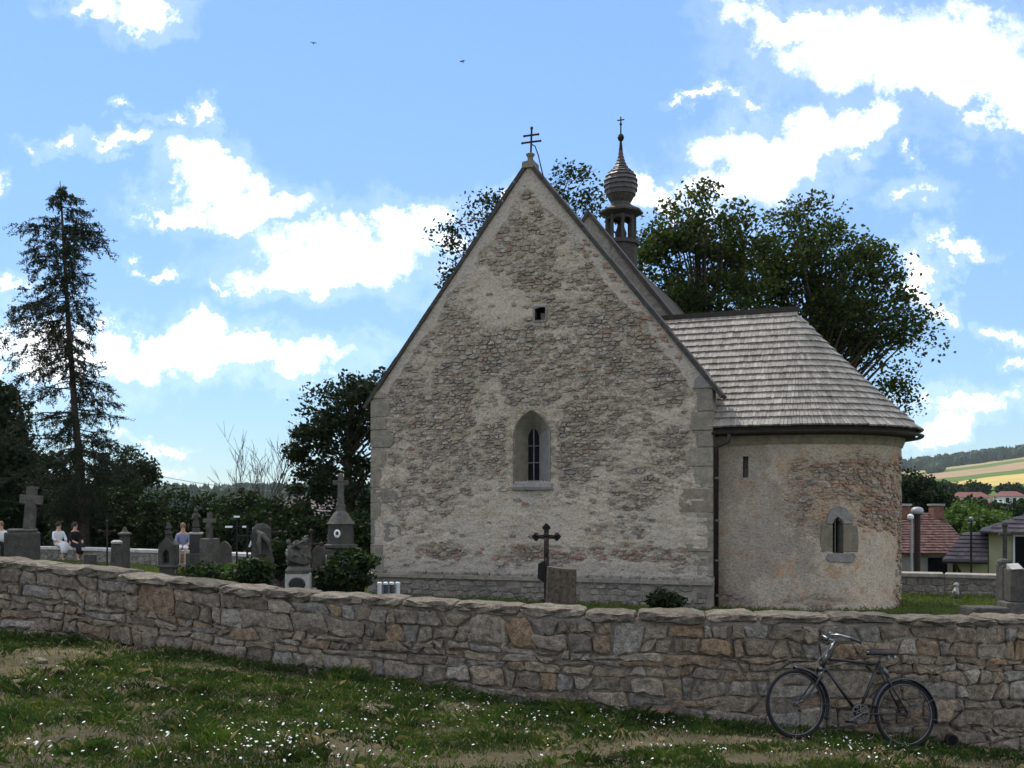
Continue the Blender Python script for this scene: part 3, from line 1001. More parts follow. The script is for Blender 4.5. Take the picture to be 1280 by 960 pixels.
    mb = MB()
    prof = [(.062, -.05), (.066, -.055), (.066, .2), (.05, .2), (.05, -.05), (.062, -.05)]
    n = 16; base = []
    for r, h in prof[:-1]:
        for k in range(n):
            a = 2 * PI * k / n
            mb.v.append((p.x + r * math.cos(a), p.y + h, p.z + r * math.sin(a)))
    for j in range(4):
        for k in range(n):
            mb.f.append((j * n + k, j * n + (k + 1) % n, (j + 1) * n + (k + 1) % n, (j + 1) * n + k))
    for k in range(n): mb.f.append((4 * n + k, 4 * n + (k + 1) % n, (k + 1) % n, k))
    dp = mb.obj('drain_pipe', M['iron_rust'], root, smooth=False)
    MB().add([(p.x + .052 * math.cos(2 * PI * k / n), p.y - .046, p.z + .052 * math.sin(2 * PI * k / n)) for k in range(n)], [tuple(range(n))]).obj('pipe_mouth_shade', M['glass_hole_dark'], dp)  # black disc stands in for the shade inside the pipe
build_wall()

# ------------------------------------------------------------------ church
GZ = -0.40
A = Vector((atx(465, 23.5), 23.5)); B = Vector((atx(890, 20.8), 20.8))
Wd = (B - A).length
dv = (B - A) / Wd
bv = Vector((-dv.y, dv.x))
CH = empty('church', (A.x, A.y, GZ), math.atan2(dv.y, dv.x),
           label='small old stone church with steep gable, rounded shingled chancel and onion turret', cat='church')

def ray_plane_y(px, py, y0):
    """church-local (x, z) where the sight line through a pixel meets the plane local y = y0"""
    rx = (px - 640) / F; rz = (HOR - py) / F
    O = A + bv * y0
    t = (O.x * dv.y - O.y * dv.x) / (rx * dv.y - dv.x)
    u = (rx * t - O.x) * dv.x + (t - O.y) * dv.y
    return u, EYE + rz * t - GZ

EL = ray_plane_y(460, 496, 0)       # left kneeler
ER = ray_plane_y(901, 490, 0)
AP = ray_plane_y(661, 207, 0)
ZE = (EL[1] + ER[1]) / 2
APX, APZ = AP
def verge(u):
    u = np.asarray(u, float)
    return np.where(u < APX, ZE + (APZ - ZE) * (u / APX), ZE + (APZ - ZE) * ((Wd - u) / (Wd - APX)))

def arch_poly(u0, u1, z0, zs, zt, n=7, sharp=True):
    """opening outline: bottom-left, bottom-right, up and over a pointed head"""
    c = (u0 + u1) / 2; h = (u1 - u0) / 2
    pts = [(u0, z0), (u1, z0)]
    right = []
    for i in range(n + 1):
        t = i / n
        if sharp:
            x = -h + 2 * h * math.cos(math.asin(t * math.sin(PI / 3))) if t < 1 else 0
            z = zs + (zt - zs) * t
        else:
            x = h * math.cos(t * PI / 2); z = zs + (zt - zs) * math.sin(t * PI / 2)
        right.append((x, z))
    pts += [(c + x, z) for x, z in right]
    pts += [(c - x, z) for x, z in right[-2::-1]]
    return pts

def in_poly(x, z, poly):
    x = np.asarray(x); z = np.asarray(z)
    r = np.zeros(x.shape, bool)
    n = len(poly)
    for i in range(n):
        x0, z0 = poly[i]; x1, z1 = poly[(i + 1) % n]
        c = ((z0 > z) != (z1 > z)) & (x < (x1 - x0) * (z - z0) / (z1 - z0 + 1e-12) + x0)
        r ^= c
    return r

def splay(poly_o, yo, poly_i, yi, mp=None):
    V = [(x, yo, z) for x, z in poly_o] + [(x, yi, z) for x, z in poly_i]
    n = len(poly_o)
    return V, [(i, (i + 1) % n, (i + 1) % n + n, i + n) for i in range(n)]

# --- gable window
wl, wzb = ray_plane_y(643, 602, 0); wr, _ = ray_plane_y(686.5, 602, 0)
_, wzt = ray_plane_y(664, 513, 0); _, wzs = ray_plane_y(664, 545, 0)
YI = 0.30
il, izb = ray_plane_y(660.3, 601, YI); ir, _ = ray_plane_y(674.2, 601, YI)
_, izt = ray_plane_y(667, 535, YI); _, izs = ray_plane_y(667, 548, YI)
WIN_O = arch_poly(wl, wr, wzb, wzs, wzt)
WIN_I = arch_poly(il, ir, izb, izs, izt)
# --- small square opening
sl, szb = ray_plane_y(668.5, 401, 0); sr, _ = ray_plane_y(682, 401, 0); _, szt = ray_plane_y(675, 384.5, 0)
SQ = [(sl, szb), (sr, szb), (sr, szt), (sl, szt)]
LEDGE = (ray_plane_y(465, 716, 0)[1] + ray_plane_y(886, 723, 0)[1]) / 2

def bare(u, z):
    """how far the render has fallen away from the gable, 0..1"""
    u = np.asarray(u, float); z = np.asarray(z, float)
    top = np.clip((z - 1.75) / 1.3, 0, 1)
    n = fbm(u * 1.3, z * 1.3, 51, 5)
    m = .16 + top * .46 + (n - .5) * 1.3
    edge = np.clip((verge(u) - z + .10 - .75 * fbm(u * 1.5, z * 1.5, 53)) / .2, 0, 1)
    m = np.where(z > ZE, m * edge - .1 * (1 - edge), m)
    band = np.exp(-((z - 1.02) / .16) ** 2) * np.clip((fbm(u * 1.1, u * .3, 61) - .33) * 4, 0, 1)
    patch = np.exp(-(((u - 3.05) / .9) ** 2 + ((z - 6.35) / .42) ** 2))
    return np.clip(m + band * .9 - patch * .9, 0, 1)

def put_attr(o, name, val):
    at_ = o.data.attributes.new(name, 'FLOAT', 'POINT')
    at_.data.foreach_set('value', np.ascontiguousarray(np.asarray(val, np.float32).ravel()))

def build_gable():
    nu, nv = 250, 290
    us = np.linspace(0, Wd, nu); vs = np.linspace(0, 1, nv)
    U, Vv = np.meshgrid(us, vs)
    Z = -0.3 + (verge(U) + 0.3) * Vv
    bm_ = bare(U, Z)
    rel = (fbm(U * 5, Z * 13, 71, 5) - .5) * (.03 + .09 * bm_) + (fbm(U * .8, Z * .8, 72) - .5) * .05 - .026 * (1 - np.clip((bm_ - .3) * 7, 0, 1))
    edge = np.minimum(np.minimum(U, Wd - U) / .1, 1)
    Yd = rel * np.clip(edge, 0, 1)
    v = np.stack([U, Yd, Z], -1).reshape(-1, 3)
    i = np.arange((nv - 1) * (nu - 1)); r = i // (nu - 1); c = i % (nu - 1); a = r * nu + c
    f = np.stack([a, a + 1, a + nu + 1, a + nu], -1)
    cx = v[f].mean(1)
    wo, _, _ = inset(WIN_O, -.0)
    keep = ~(in_poly(cx[:, 0], cx[:, 2], WIN_O) | in_poly(cx[:, 0], cx[:, 2], SQ))
    o = link('gable_wall', mesh_np(v, f[keep]), M['plaster'], CH, smooth=True)
    nz_ = fbm(U * 2.5, Z * 2.5, 301, 5)
    sill_u = (wl + wr) / 2
    tri = np.clip((.42 - np.abs(U - sill_u) * 1.1 - (wzb - .12 - Z) * .62) * 9 + (nz_ - .5) * 5, 0, 1) * (Z < wzb)
    low = np.clip((LEDGE + .42 - Z + (nz_ - .5) * .5) * 9, 0, 1) * .8
    right = np.clip((nz_ - .60) * 12, 0, 1) * (Z < 2.6) * .5
    vert = np.clip((.16 - np.abs(U - (Wd - .98))) * 12, 0, 1) * np.clip((Z - ZE + .2) * 6, 0, 1) * .8
    vb = np.clip((.62 - (verge(U) - Z)) * 5 + (nz_ - .5) * 4, 0, 1) * (Z > ZE) * .75
    vert = np.maximum(vert, vb)
    put_attr(o, 'bare', bm_); put_attr(o, 'patch', np.maximum(np.maximum(tri, low), np.maximum(right, vert)))
    # body behind: side walls and rear part
    mb = MB()
    mb.add([(Wd, 0, -.3), (Wd, 4.5, -.3), (Wd, 4.5, ZE), (Wd, 0, ZE), (0, 0, -.3), (0, 4.5, -.3), (0, 4.5, ZE), (0, 0, ZE)],
           [(0, 1, 2, 3), (5, 4, 7, 6)])
    mb.prism([(.03, -.3), (Wd - .03, -.3), (Wd - .03, ZE - .75), (APX, APZ - .8), (.03, ZE - .75)], .5, 4.45)
    mb.prism([(.02, ZE - .9), (Wd - .02, ZE - .9), (Wd - .02, ZE - .04), (APX, APZ - .05), (.02, ZE - .04)], .36, .44)
    mb.obj('nave_wall', M['plaster'], CH)
    # roofs: front part between the gables, long part behind the second gable
    def roof(name, y0, y1, drop, eave, mat, th=.1):
        m = MB()
        for sgn in (-1, 1):
            xe = -eave if sgn < 0 else Wd + eave
            sl_ = (APZ - ZE) / (APX if sgn < 0 else Wd - APX)
            ze = ZE - eave * sl_
            P = [(xe, ze - drop), (APX, APZ - drop), (APX, APZ - drop - th), (xe, ze - drop - th)]
            if sgn > 0: P = P[::-1]
            m.prism(P[::-1], y0, y1)
        return m.obj(name, mat, CH)
    roof('nave_roof', .42, 4.42, .60, .12, M['shingle_dark'])
    # second gable with its raised edge
    y2 = 4.48
    up = .12
    mb = MB()
    mb.prism([(-.1, ZE - .6), (Wd + .1, ZE - .6), (Wd + .1, ZE + up - .1), (APX, APZ + up), (-.1, ZE + up - .1)], y2, y2 + .45)
    mb.obj('rear_gable_wall', M['plinth_stone'], CH)
    m = MB()
    for sgn in (-1, 1):
        xe = -.28 if sgn < 0 else Wd + .28
        sl_ = (APZ - ZE + .1) / (APX if sgn < 0 else Wd - APX)
        ze = ZE + up - .1 - .28 * sl_ + .1 * 0
        P = [(xe, ze), (APX, APZ + up + .005), (APX, APZ + up + .13), (xe, ze + .13)]
        if sgn > 0: P = [(APX, APZ + up + .005), (xe, ze), (xe, ze + .13), (APX, APZ + up + .13)]
        m.prism(P, y2 - .06, y2 + .52)
    m.obj('rear_coping', M['verge'], CH)
    mb = MB()
    mb.prism([(-.1, -.3), (Wd + .1, -.3), (Wd + .1, ZE - .3), (APX, APZ - .3), (-.1, ZE - .3)], 4.94, 15.5)
    mb.obj('rear_nave_wall', M['plaster'], CH)
    roof('rear_nave_roof', 4.95, 15.8, .12, .10, M['shingle_dark'])
    # verge coping of the front gable: short stone slabs
    for sgn in (-1, 1):
        span = APX if sgn < 0 else Wd - APX
        sl_ = (APZ - ZE) / span
        L = math.hypot(span + .16, (span + .16) * sl_)
        x0 = -.14 if sgn < 0 else Wd + .17
        z0 = ZE - (.14 if sgn < 0 else .17) * sl_
        dx = (APX - x0); dz = APZ - z0
        L = math.hypot(dx, dz); dx /= L; dz /= L
        nx, nz = (-dz, dx) if sgn < 0 else (dz, -dx)
        k = 14
        for j in range(k):
            a = L * j / k + .003; b = L * (j + 1) / k - .003
            h = .085 + random.uniform(-.008, .008)
            oo = random.uniform(-.012, .012)
            pa = (x0 + dx * a, z0 + dz * a); pb = (x0 + dx * b, z0 + dz * b)
            P = [pa, pb, (pb[0] + nx * h, pb[1] + nz * h), (pa[0] + nx * h, pa[1] + nz * h)]
            if sgn > 0: P = P[::-1]
            MB().prism(P, -.075 + oo, .46).obj('coping_slab', M['verge'], CH)
    # apex stone, patriarchal iron cross and lightning wire
    m = MB()
    m.box(APX - .12, APX + .12, -.09, .30, APZ - .06, APZ + .08, .012)
    m.lathe([(.085, .06), (.07, .13), (.06, .2), (.085, .24), (.10, .27), (.07, .29)], 10, (APX, .1, APZ))
    ap = m.obj('apex_stone', M['plinth_stone'], CH)
    cz = APZ + .26; yc = .1
    u0, zc0 = ray_plane_y(665, 160, yc); zt = zc0
    m = MB()
    m.tube([(APX + .01, yc, cz), (APX + .03, yc, zt)], .022, 8)
    m.sphere((APX + .03, yc, zt), .035, 8, 6)
    for py, hw in ((169, 9), (177.5, 11.5)):
        _, z = ray_plane_y(664, py, yc)
        w = hw / F * 22.2 * 1.05
        m.tube([(APX + .02 - w, yc, z), (APX + .02 + w, yc, z + .0)], .022, 8)
        for e in (-w, w): m.sphere((APX + .02 + e, yc, z), .026, 8, 6)
    cr = m.obj('gable_cross', M['iron'], CH)
    _, za = ray_plane_y(665, 180, yc)
    MB().tube([(APX + .03, yc + .02, za), (APX + .1, yc + .02, za - .05), (APX + .17, yc + .03, za - .25), (APX + .24, yc + .03, za - .55), (APX + .30, yc + .04, APZ - .30)], .013, 6).obj('lightning_wire', M['iron'], cr)
    # quoins
    def quoin(uL, uR, z0, z1, side, rounded):
        pts = []
        if side < 0:
            pts = [(-.02, z0), (uR * .86 if rounded else uR, z0)]
            if rounded:
                pts += [(uR, z0 + (z1 - z0) * .35), (uR * .97, z0 + (z1 - z0) * .7)]
            pts += [(uR * .80 if rounded else uR, z1), (-.02, z1)]
        else:
            e = Wd + .02
            w = e - uL
            pts = [(e - w * (.9 if rounded else 1), z0), (e, z0), (e, z1), (e - w * (.82 if rounded else 1), z1)]
            if rounded: pts += [(uL + .01, z0 + (z1 - z0) * .65), (uL, z0 + (z1 - z0) * .4)]
        o = MB().prism(pts, -.035 + random.uniform(-.008, .008), .34).obj('quoin_stone', M['quoin'], CH, bevel=.012)
        return o
    ly = [500, 522, 538, 560, 585, 610, 629, 650, 680, 714]
    lx = [488, 483, 493, 483, 478, 497, 477, 502, 480]
    for k in range(9):
        z1 = ray_plane_y(465, ly[k], 0)[1] - .006; z0 = ray_plane_y(465, ly[k + 1], 0)[1] + .006
        quoin(0, ray_plane_y(lx[k], 600, 0)[0], max(z0, LEDGE + .02) if k == 8 else z0, z1, -1, k in (0, 2, 3, 4, 5, 7))
    ry = [487, 514, 538, 559, 583, 610, 641, 664, 690, 721]
    rx_ = [872, 864, 872, 856, 869, 849, 871, 857, 872]
    for k in range(9):
        z1 = ray_plane_y(889, ry[k], 0)[1] - .006; z0 = ray_plane_y(889, ry[k + 1], 0)[1] + .006
        quoin(ray_plane_y(rx_[k], 600, 0)[0], 0, max(z0, LEDGE + .02) if k == 8 else z0, z1, 1, k in (3, 7))
    # kneeler capstone on the right corner
    zk = ray_plane_y(885, 486, 0)[1]
    MB().prism([(Wd - .36, zk + .01), (Wd + .03, zk + .01), (Wd + .03, zk + .10), (Wd - .12, zk + .38), (Wd - .34, zk + .2)], -.06, .34).obj('kneeler_stone', M['sill'], CH, bevel=.015)
    zk = ray_plane_y(466, 499, 0)[1]
    MB().prism([(-.03, zk + .005), (.34, zk + .005), (.36, zk + .12), (.1, zk + .2), (-.03, zk + .06)], -.06, .34).obj('kneeler_stone', M['quoin'], CH, bevel=.015)

    # window
    w = MB()
    V, Fc = splay(WIN_O, -.0, WIN_I, YI)
    n = len(WIN_O)
    # left jamb, right jamb, head as stones of their own
    def piece(idx):
        mm = MB()
        vs = []
        for i in idx: vs += [V[i], V[i + n]]
        fs = [(2 * k, 2 * k + 1, 2 * k + 3, 2 * k + 2) for k in range(len(idx) - 1)]
        # a face band on the wall plane, slightly proud
        cxw = (wl + wr) / 2; czw = (wzb + wzt) / 2
        for i in idx:
            x, z = WIN_O[i]
            kx = 1.07; kz = 1.035
            vs += [(x, -.022, z), (cxw + (x - cxw) * kx, -.022, czw + (z - czw) * kz), (cxw + (x - cxw) * kx, .05, czw + (z - czw) * kz)]
        o = 2 * len(idx)
        for k in range(len(idx) - 1):
            a = o + 3 * k; b = a + 3
            fs += [(a, b, b + 1, a + 1), (a + 1, b + 1, b + 2, a + 2), (2 * k, 2 * k + 2, b, a)]
        mm.add(vs, [f[::-1] for f in fs])
        return mm
    win = MB().prism(arch_poly(il - .03, ir + .03, izb - .02, izs, izt + .03), YI + .03, YI + .06).obj('window', M['glass_hole_dark'], CH)
    R_ = list(range(1, 5)); Hd = list(range(4, n - 2)); L_ = list(range(n - 3, n)) + [0]
    piece(R_).obj('jamb_stone', M['sill'], win)
    piece(Hd).obj('arch_stone', M['sandstone'], win)
    piece(L_).obj('jamb_stone', M['sandstone'], win)
    sx0, sz0 = ray_plane_y(641, 612.5, 0); sx1, _ = ray_plane_y(691, 612.5, 0)
    m = MB()
    m.add([(sx0, -.09, sz0), (sx1, -.09, sz0), (sx1, .02, sz0), (sx0, .02, sz0), (sx0 + .02, -.10, sz0 + .06), (sx1 - .02, -.10, sz0 + .06), (ir + .02, YI + .03, izb + .01), (il - .02, YI + .03, izb + .01),
           (sx1 - .0, .03, wzb), (sx0 + .0, .03, wzb)],
          [(0, 1, 5, 4), (4, 5, 8, 9), (9, 8, 6, 7), (0, 3, 2, 1), (1, 2, 8, 5), (0, 4, 9, 3)])
    m.obj('sill', M['sill'], win)
    MB().tube([((il + ir) / 2, YI + .005, izb), ((il + ir) / 2, YI + .005, izt)], .012, 6).obj('bar', M['lead'], win)
    for fz in (.34, .66):
        z = izb + (izt - izb) * fz
        MB().tube([(il, YI, z), (ir, YI, z)], .009, 6).obj('bar', M['lead'], win)
    # grey repair below the sill
    # square opening: recess with sides and back coloured near black
    m = MB(); Vq, Fq = splay(SQ, 0, SQ, .22); m.add(Vq, Fq)
    m.add([(x, .22, z) for x, z in SQ], [(0, 1, 2, 3)])
    so = m.obj('small_opening', M['glass_hole_dark'], CH)
    m = MB()
    f = .035
    m.box(sl - f, sl, -.03, .12, szb - f, szt + f); m.box(sr, sr + f, -.03, .12, szb - f, szt + f)
    m.box(sl, sr, -.03, .12, szt, szt + f); m.box(sl, sr, -.03, .12, szb - f, szb)
    m.obj('frame', M['sill'], so)
    a, b = sl + (sr - sl) * .42, sr - .01
    MB().box(a, b, .1, .2, szb, szb + (szt - szb) * .6).obj('stone_block', M['sandstone'], so)
    # plinth with its ledge
    m = MB()
    V = []; Fc = []
    nn = 90; rr = 12
    for i in range(nn):
        u = -.06 + (Wd + .10) * i / (nn - 1)
        for r in range(rr):
            z = -.3 + (LEDGE - .1 + .3) * r / (rr - 1)
            V.append((u, -.11 + (float(fbm(u * 5, z * 6, 91)) - .5) * .04, z))
        V.append((u, .05, LEDGE - .1))
    k = rr + 1
    for i in range(nn - 1):
        for r in range(k - 1): Fc.append((i * k + r, (i + 1) * k + r, (i + 1) * k + r + 1, i * k + r + 1))
    pl = link('plinth', mesh(V, Fc), M['mortar'], CH, smooth=True)
    # ledge slabs
    u = -.1
    while u < Wd + .02:
        e = min(u + random.uniform(.7, 1.2), Wd + .05)
        if Wd - e < .25: e = Wd + .05
        MB().add([(u + .004, -.17, LEDGE - .1), (e - .004, -.17, LEDGE - .1), (e - .004, -.16, LEDGE - .03), (u + .004, -.16, LEDGE - .03), (u + .004, .04, LEDGE + .03), (e - .004, .04, LEDGE + .03), (u + .004, .04, LEDGE - .1), (e - .004, .04, LEDGE - .1)],
                 [(0, 1, 2, 3), (3, 2, 5, 4), (0, 3, 4, 6), (1, 7, 5, 2), (0, 6, 7, 1)]).obj('ledge_slab', M['quoin'], CH)
        u = e

CH_STONES = []      # (size seen, mesh-less geometry, origin, material) collected over the church, largest 300 become parts

def rubble_face(u0, u1, z0, z1, prob, mp, mat, seed, hs=(.035, .05, .07, .10), ws=(.06, .10, .16, .26), joint=(.004, .024), proud=(.012, .05), excl=None, force=None):
    R2 = random.Random(seed)
    seeds = []
    z = z0
    while z < z1:
        h = R2.choice(hs)
        u = u0 - R2.random() * .2
        while u < u1:
            w = R2.choice(ws)
            seeds.append((u + w / 2, z + h / 2 + R2.uniform(-.015, .015)))
            u += w
        z += h
    cells = power_cells(seeds, [R2.uniform(-.0016, .0016) for _ in seeds], .5, .14)
    S = np.array(seeds)
    pr = prob(S[:, 0], S[:, 1])
    for s, poly, p in zip(seeds, cells, pr):
        if poly is None or R2.random() > p: continue
        if excl is not None and excl(s[0], s[1]): continue
        a = abs(area(poly))
        if a < .0008: continue
        g = stone_geo(poly, R2.uniform(*joint), R2.uniform(*proud), .05, R2, detail=False)
        if g is None: continue
        m_ = mat(s[0], s[1], R2) if callable(mat) else mat
        CH_STONES.append((a, [mp(*q) for q in g[0]], g[1], m_))

def build_gable_rubble():
    def mp(u, d, z): return (u, d - .002, z)
    kx = .42
    def prob(u, z):
        ok = (u > .12) & (u < Wd - .12) & (z < verge(u) - .16) & (z > LEDGE + .1)
        q = (z > ZE - .9) | ((u > .6) & (u < Wd - .65)) | True
        return np.where(ok & q, np.clip(bare(u, z) * 1.15 - .05, 0, .92), 0) + np.where(ok, .09, 0)
    qz_l = [(0, .75)]
    def excl(u, z):
        if wl - .22 < u < wr + .2 and wzb - .25 < z < wzt + .15: return True
        if sl - .08 < u < sr + .08 and szb - .08 < z < szt + .08: return True
        if z < ZE + .1 and (u < .45 or u > Wd - .5): 
            return True
        return False
    def mat(u, z, R2):
        n = float(fbm(u * .7 + 5, z * .7, 88))
        right_v = (verge(u) - z) < .5 and u > APX
        if right_v and R2.random() < .25: return 'brick'
        if .85 < z < 1.25 and R2.random() < .35: return 'brick'
        return 'brick' if R2.random() < .015 else 'rubble'
    rubble_face(0, Wd, .6, APZ, prob, mp, mat, 5, excl=excl)
    # brick courses under the right-hand verge
    R2 = random.Random(4)
    span = Wd - APX; sl_ = (APZ - ZE) / span
    for j in range(60):
        t = .30 + .62 * j / 60
        if R2.random() < .35: continue
        u = APX + span * t; z = float(verge(u)) - .14 - R2.uniform(0, .12)
        w, h = R2.uniform(.1, .2), R2.uniform(.05, .075)
        g = stone_geo([(u - w / 2, z), (u + w / 2, z - w * .25), (u + w / 2, z + h - w * .25), (u - w / 2, z + h)], .004, R2.uniform(.02, .05), .05, R2, False)
        if g: CH_STONES.append((w * h, [mp(*q) for q in g[0]], g[1], 'brick'))
    # plinth rubble
    def mp2(u, d, z): return (u, d - .11, z)
    rubble_face(-.04, Wd + .03, .0, LEDGE - .11, lambda u, z: np.where((u > .02) & (u < Wd - .08), .9, 0.0), mp2, 'plinth_stone', 15, hs=(.08, .11, .14), ws=(.14, .2, .28, .36), joint=(.008, .016), proud=(.015, .045))

# --- rounded chancel
S_OFF, RA, LS = 0.42, 2.2, 1.32
ACX, ACY = Wd + LS, S_OFF + RA
AZT = 3.43           # wall top (local)
def apse_map(q, d, z):
    """q metres round the wall from the nave corner, d depth into the wall"""
    if q < LS: return (Wd + q, S_OFF + d, z)
    th = (q - LS) / RA
    r = RA - d
    return (ACX + r * math.sin(th), ACY - r * math.cos(th), z)
def to_world(p):
    return (A.x + dv.x * p[0] + bv.x * p[1], A.y + dv.y * p[0] + bv.y * p[1], p[2] + GZ)
_q = np.linspace(0, LS + RA * 2.0, 400)
_qpx = []; _qy = []
for q in _q:
    w_ = to_world(apse_map(q, 0, 0)); _qpx.append(640 + F * w_[0] / w_[1]); _qy.append(w_[1])
_imax = int(np.argmax(_qpx))
def apse_at(px, py):
    q = float(np.interp(px, _qpx[:_imax + 1], _q[:_imax + 1]))
    Y = float(np.interp(q, _q, _qy))
    return q, EYE - (py - HOR) / F * Y - GZ
Q_END = LS + RA * PI + LS

def apse_full(q, d, z):
    if q <= LS + RA * PI: return apse_map(q, d, z)
    e = q - LS - RA * PI
    return (ACX - e, ACY + RA - d, z)

AZE = EYE * 0 + 3.25 - GZ       # eave (local z)
AZR = 5.93 - GZ                 # ridge
def build_apse():
    nq, nz = 260, 90
    qs = np.linspace(0, Q_END, nq); zs = np.linspace(-.4, AZT, nz)
    ql, zb = apse_at(1040.5, 691); qr, _ = apse_at(1052.5, 691); _, zt = apse_at(1046, 648); _, zsx = apse_at(1046, 655)
    SLIT = arch_poly(ql, qr, zb, zsx, zt, 5)
    # niche slot at the left
    a0, b0 = apse_at(928, 597); a1, b1 = apse_at(936, 571)
    NICHE = [(a0, b0), (a1, b0), (a1, b1), (a0, b1)]
    V = []; Qm, Zm = np.meshgrid(qs, zs)
    fall = apse_bare(Qm, Zm)
    D = -.028 * (1 - np.clip((fall - .3) * 7, 0, 1)) + (fbm(Qm * 6, Zm * 8, 171, 5) - .5) * (.02 + .05 * fall) + (fbm(Qm * .9, Zm * .9, 172) - .5) * .06
    for r in range(nz):
        for c in range(nq):
            V.append(apse_full(float(qs[c]), float(D[r, c]), float(zs[r])))
    i = np.arange((nz - 1) * (nq - 1)); r = i // (nq - 1); c = i % (nq - 1); a = r * nq + c
    f = np.stack([a, a + 1, a + nq + 1, a + nq], -1)
    qc = (qs[c] + qs[c + 1]) / 2; zc = (zs[r] + zs[r + 1]) / 2
    keep = ~(in_poly(qc, zc, SLIT) | in_poly(qc, zc, NICHE))
    o = link('chancel_wall', mesh_np(np.array(V), f[keep]), M['apse_plaster'], CH, smooth=True)
    nz2 = fbm(Qm * 2.2, Zm * 2.2, 311, 5)
    pt = np.clip((1.45 - Qm * .75 - np.abs(Zm - 1.55) * .55 + (nz2 - .5) * 2.2) * 5, 0, 1)
    pt = np.maximum(pt, np.clip((nz2 - .64) * 14, 0, 1) * .7 * (Zm < 1.5))
    put_attr(o, 'bare', fall); put_attr(o, 'patch', pt * (.2 + .55 * fbm(Qm * 3.1, Zm * 3.1, 315)))
    def curved(poly, d0, d1, mat, name, parent, bevel=.0):
        n = len(poly)
        m = MB(); m.add([apse_map(x, d0, z) for x, z in poly] + [apse_map(x, d1, z) for x, z in poly],
                        [tuple(range(n))] + [(i, i + n, (i + 1) % n + n, (i + 1) % n) for i in range(n)])
        return m.obj(name, mat, parent, bevel=bevel)
    m = MB()
    n = len(SLIT)
    m.add([apse_map(x, .18, z) for x, z in SLIT], [tuple(range(n))])
    win = m.obj('slit_window', M['glass_hole_dark'], CH)
    m = MB(); m.add([apse_map(x, -.0, z) for x, z in SLIT] + [apse_map(x, .19, z) for x, z in SLIT], [(i, i + n, (i + 1) % n + n, (i + 1) % n) for i in range(n)])
    m.obj('reveal', M['sandstone'], win)
    qm = (ql + qr) / 2
    MB().tube([apse_map(qm, .1, zb), apse_map(qm, .1, zt)], .012, 6).obj('bar', M['lead'], win)
    # surround stones (outlines as seen)
    def P(*pts): return [apse_at(x, y) for x, y in pts][::-1]
    curved(P((1027, 656), (1040, 656), (1040, 690), (1026, 690), (1025, 672)), -.045, .06, M['sandstone'], 'jamb_stone', win, .012)
    curved(P((1053, 656), (1070, 657), (1072, 672), (1071, 690), (1053, 690)), -.045, .06, M['sandstone'], 'jamb_stone', win, .012)
    curved(P((1033, 655), (1034, 645), (1038, 637), (1046, 632), (1056, 635), (1063, 642), (1066, 655), (1053, 655), (1051, 650), (1046, 646), (1042, 650), (1040, 655)), -.05, .06, M['sill'], 'arch_stone', win, .012)
    curved(P((1034, 692), (1066, 691), (1068, 696), (1062, 703), (1036, 702), (1031, 698)), -.07, .06, M['sill'], 'sill', win, .012)
    n = 4
    m = MB(); m.add([apse_map(x, 0, z) for x, z in NICHE] + [apse_map(x, .22, z) for x, z in NICHE], [(i, i + n, (i + 1) % n + n, (i + 1) % n) for i in range(n)] + [(4, 5, 6, 7)])
    m.obj('putlog_slot', M['plinth_stone'], CH)
    # cornice and soffit round the top
    def ring(name, prof, mat, q0=0.0, q1=Q_END, n=120):
        """prof list of (outward, z)"""
        m = MB(); k = len(prof)
        for i in range(n + 1):
            q = q0 + (q1 - q0) * i / n
            for o, z in prof: m.v.append(apse_full(q, -o, z))
        for i in range(n):
            for j in range(k):
                j2 = (j + 1) % k
                m.f.append((i * k + j, (i + 1) * k + j, (i + 1) * k + j2, i * k + j2))
        m.f.append(tuple(range(k))); m.f.append(tuple(n * k + j for j in range(k))[::-1])
        return m.obj(name, mat, CH)
    ring('cornice', [(-.05, AZT - .16), (.05, AZT - .16), (.09, AZT - .06), (.11, AZT + .02), (-.05, AZT + .02)], M['quoin'])
    ring('soffit', [(-.1, AZT + .025), (.12, AZT + .025), (.30, AZT + .05), (.33, AZE + .0), (-.1, AZE + .2)], M['under_roof'])
    g = .055
    pr = [(.37 + g + g * math.cos(a), AZE - .13 + g * math.sin(a)) for a in np.linspace(PI, 2 * PI, 8)]
    pr += [(.37 + g + (g - .012) * math.cos(a), AZE - .13 + (g - .012) * math.sin(a)) for a in np.linspace(2 * PI, PI, 8)]
    ring('gutter', pr, M['pipe'])
    # downpipe
    p0 = apse_map(.34, -.42, AZE - .17); p1 = apse_map(.33, -.40, AZT - .10); p2 = (Wd + .075, S_OFF - .34, AZT - .22); p3 = (Wd + .075, S_OFF - .34, -.1)
    dp = MB().tube([p0, p1, (p2[0] + .05, p2[1] - .02, p2[2] + .04), p2, p3], .045, 10).obj('downpipe', M['pipe'], CH, smooth=True)
    for z in (2.6, 1.75, .95, .25):
        MB().lathe([(.056, -.02), (.056, .02)], 12, (p2[0], p2[1], z)).obj('bracket', M['dull_steel'], dp)
    # roof deck
    RE = RA + .38
    def prof(t):
        """t 0 eave .. 1 ridge -> (distance from axis, z)"""
        return RE * (1 - t), AZE + (AZR - AZE) * (t - .025 * math.sin(PI * t))
    sl_ = (APZ - ZE) / (Wd - APX)
    def xs_of(z): return Wd - max(0.0, (z - ZE + .3) / sl_)
    m = MB()
    nt_ = 14; na = 40
    def ringpts(t, lift):
        r, z = prof(t); z += lift
        x0 = xs_of(z) - .15
        pts = [(x0, ACY - r, z)]
        for i in range(na + 1):
            th = PI * i / na
            pts.append((ACX + r * math.sin(th), ACY - r * math.cos(th), z))
        pts.append((x0, ACY + r, z))
        return pts
    k = na + 3
    for i in range(nt_ + 1): m.v += ringpts(i / nt_, -.02)
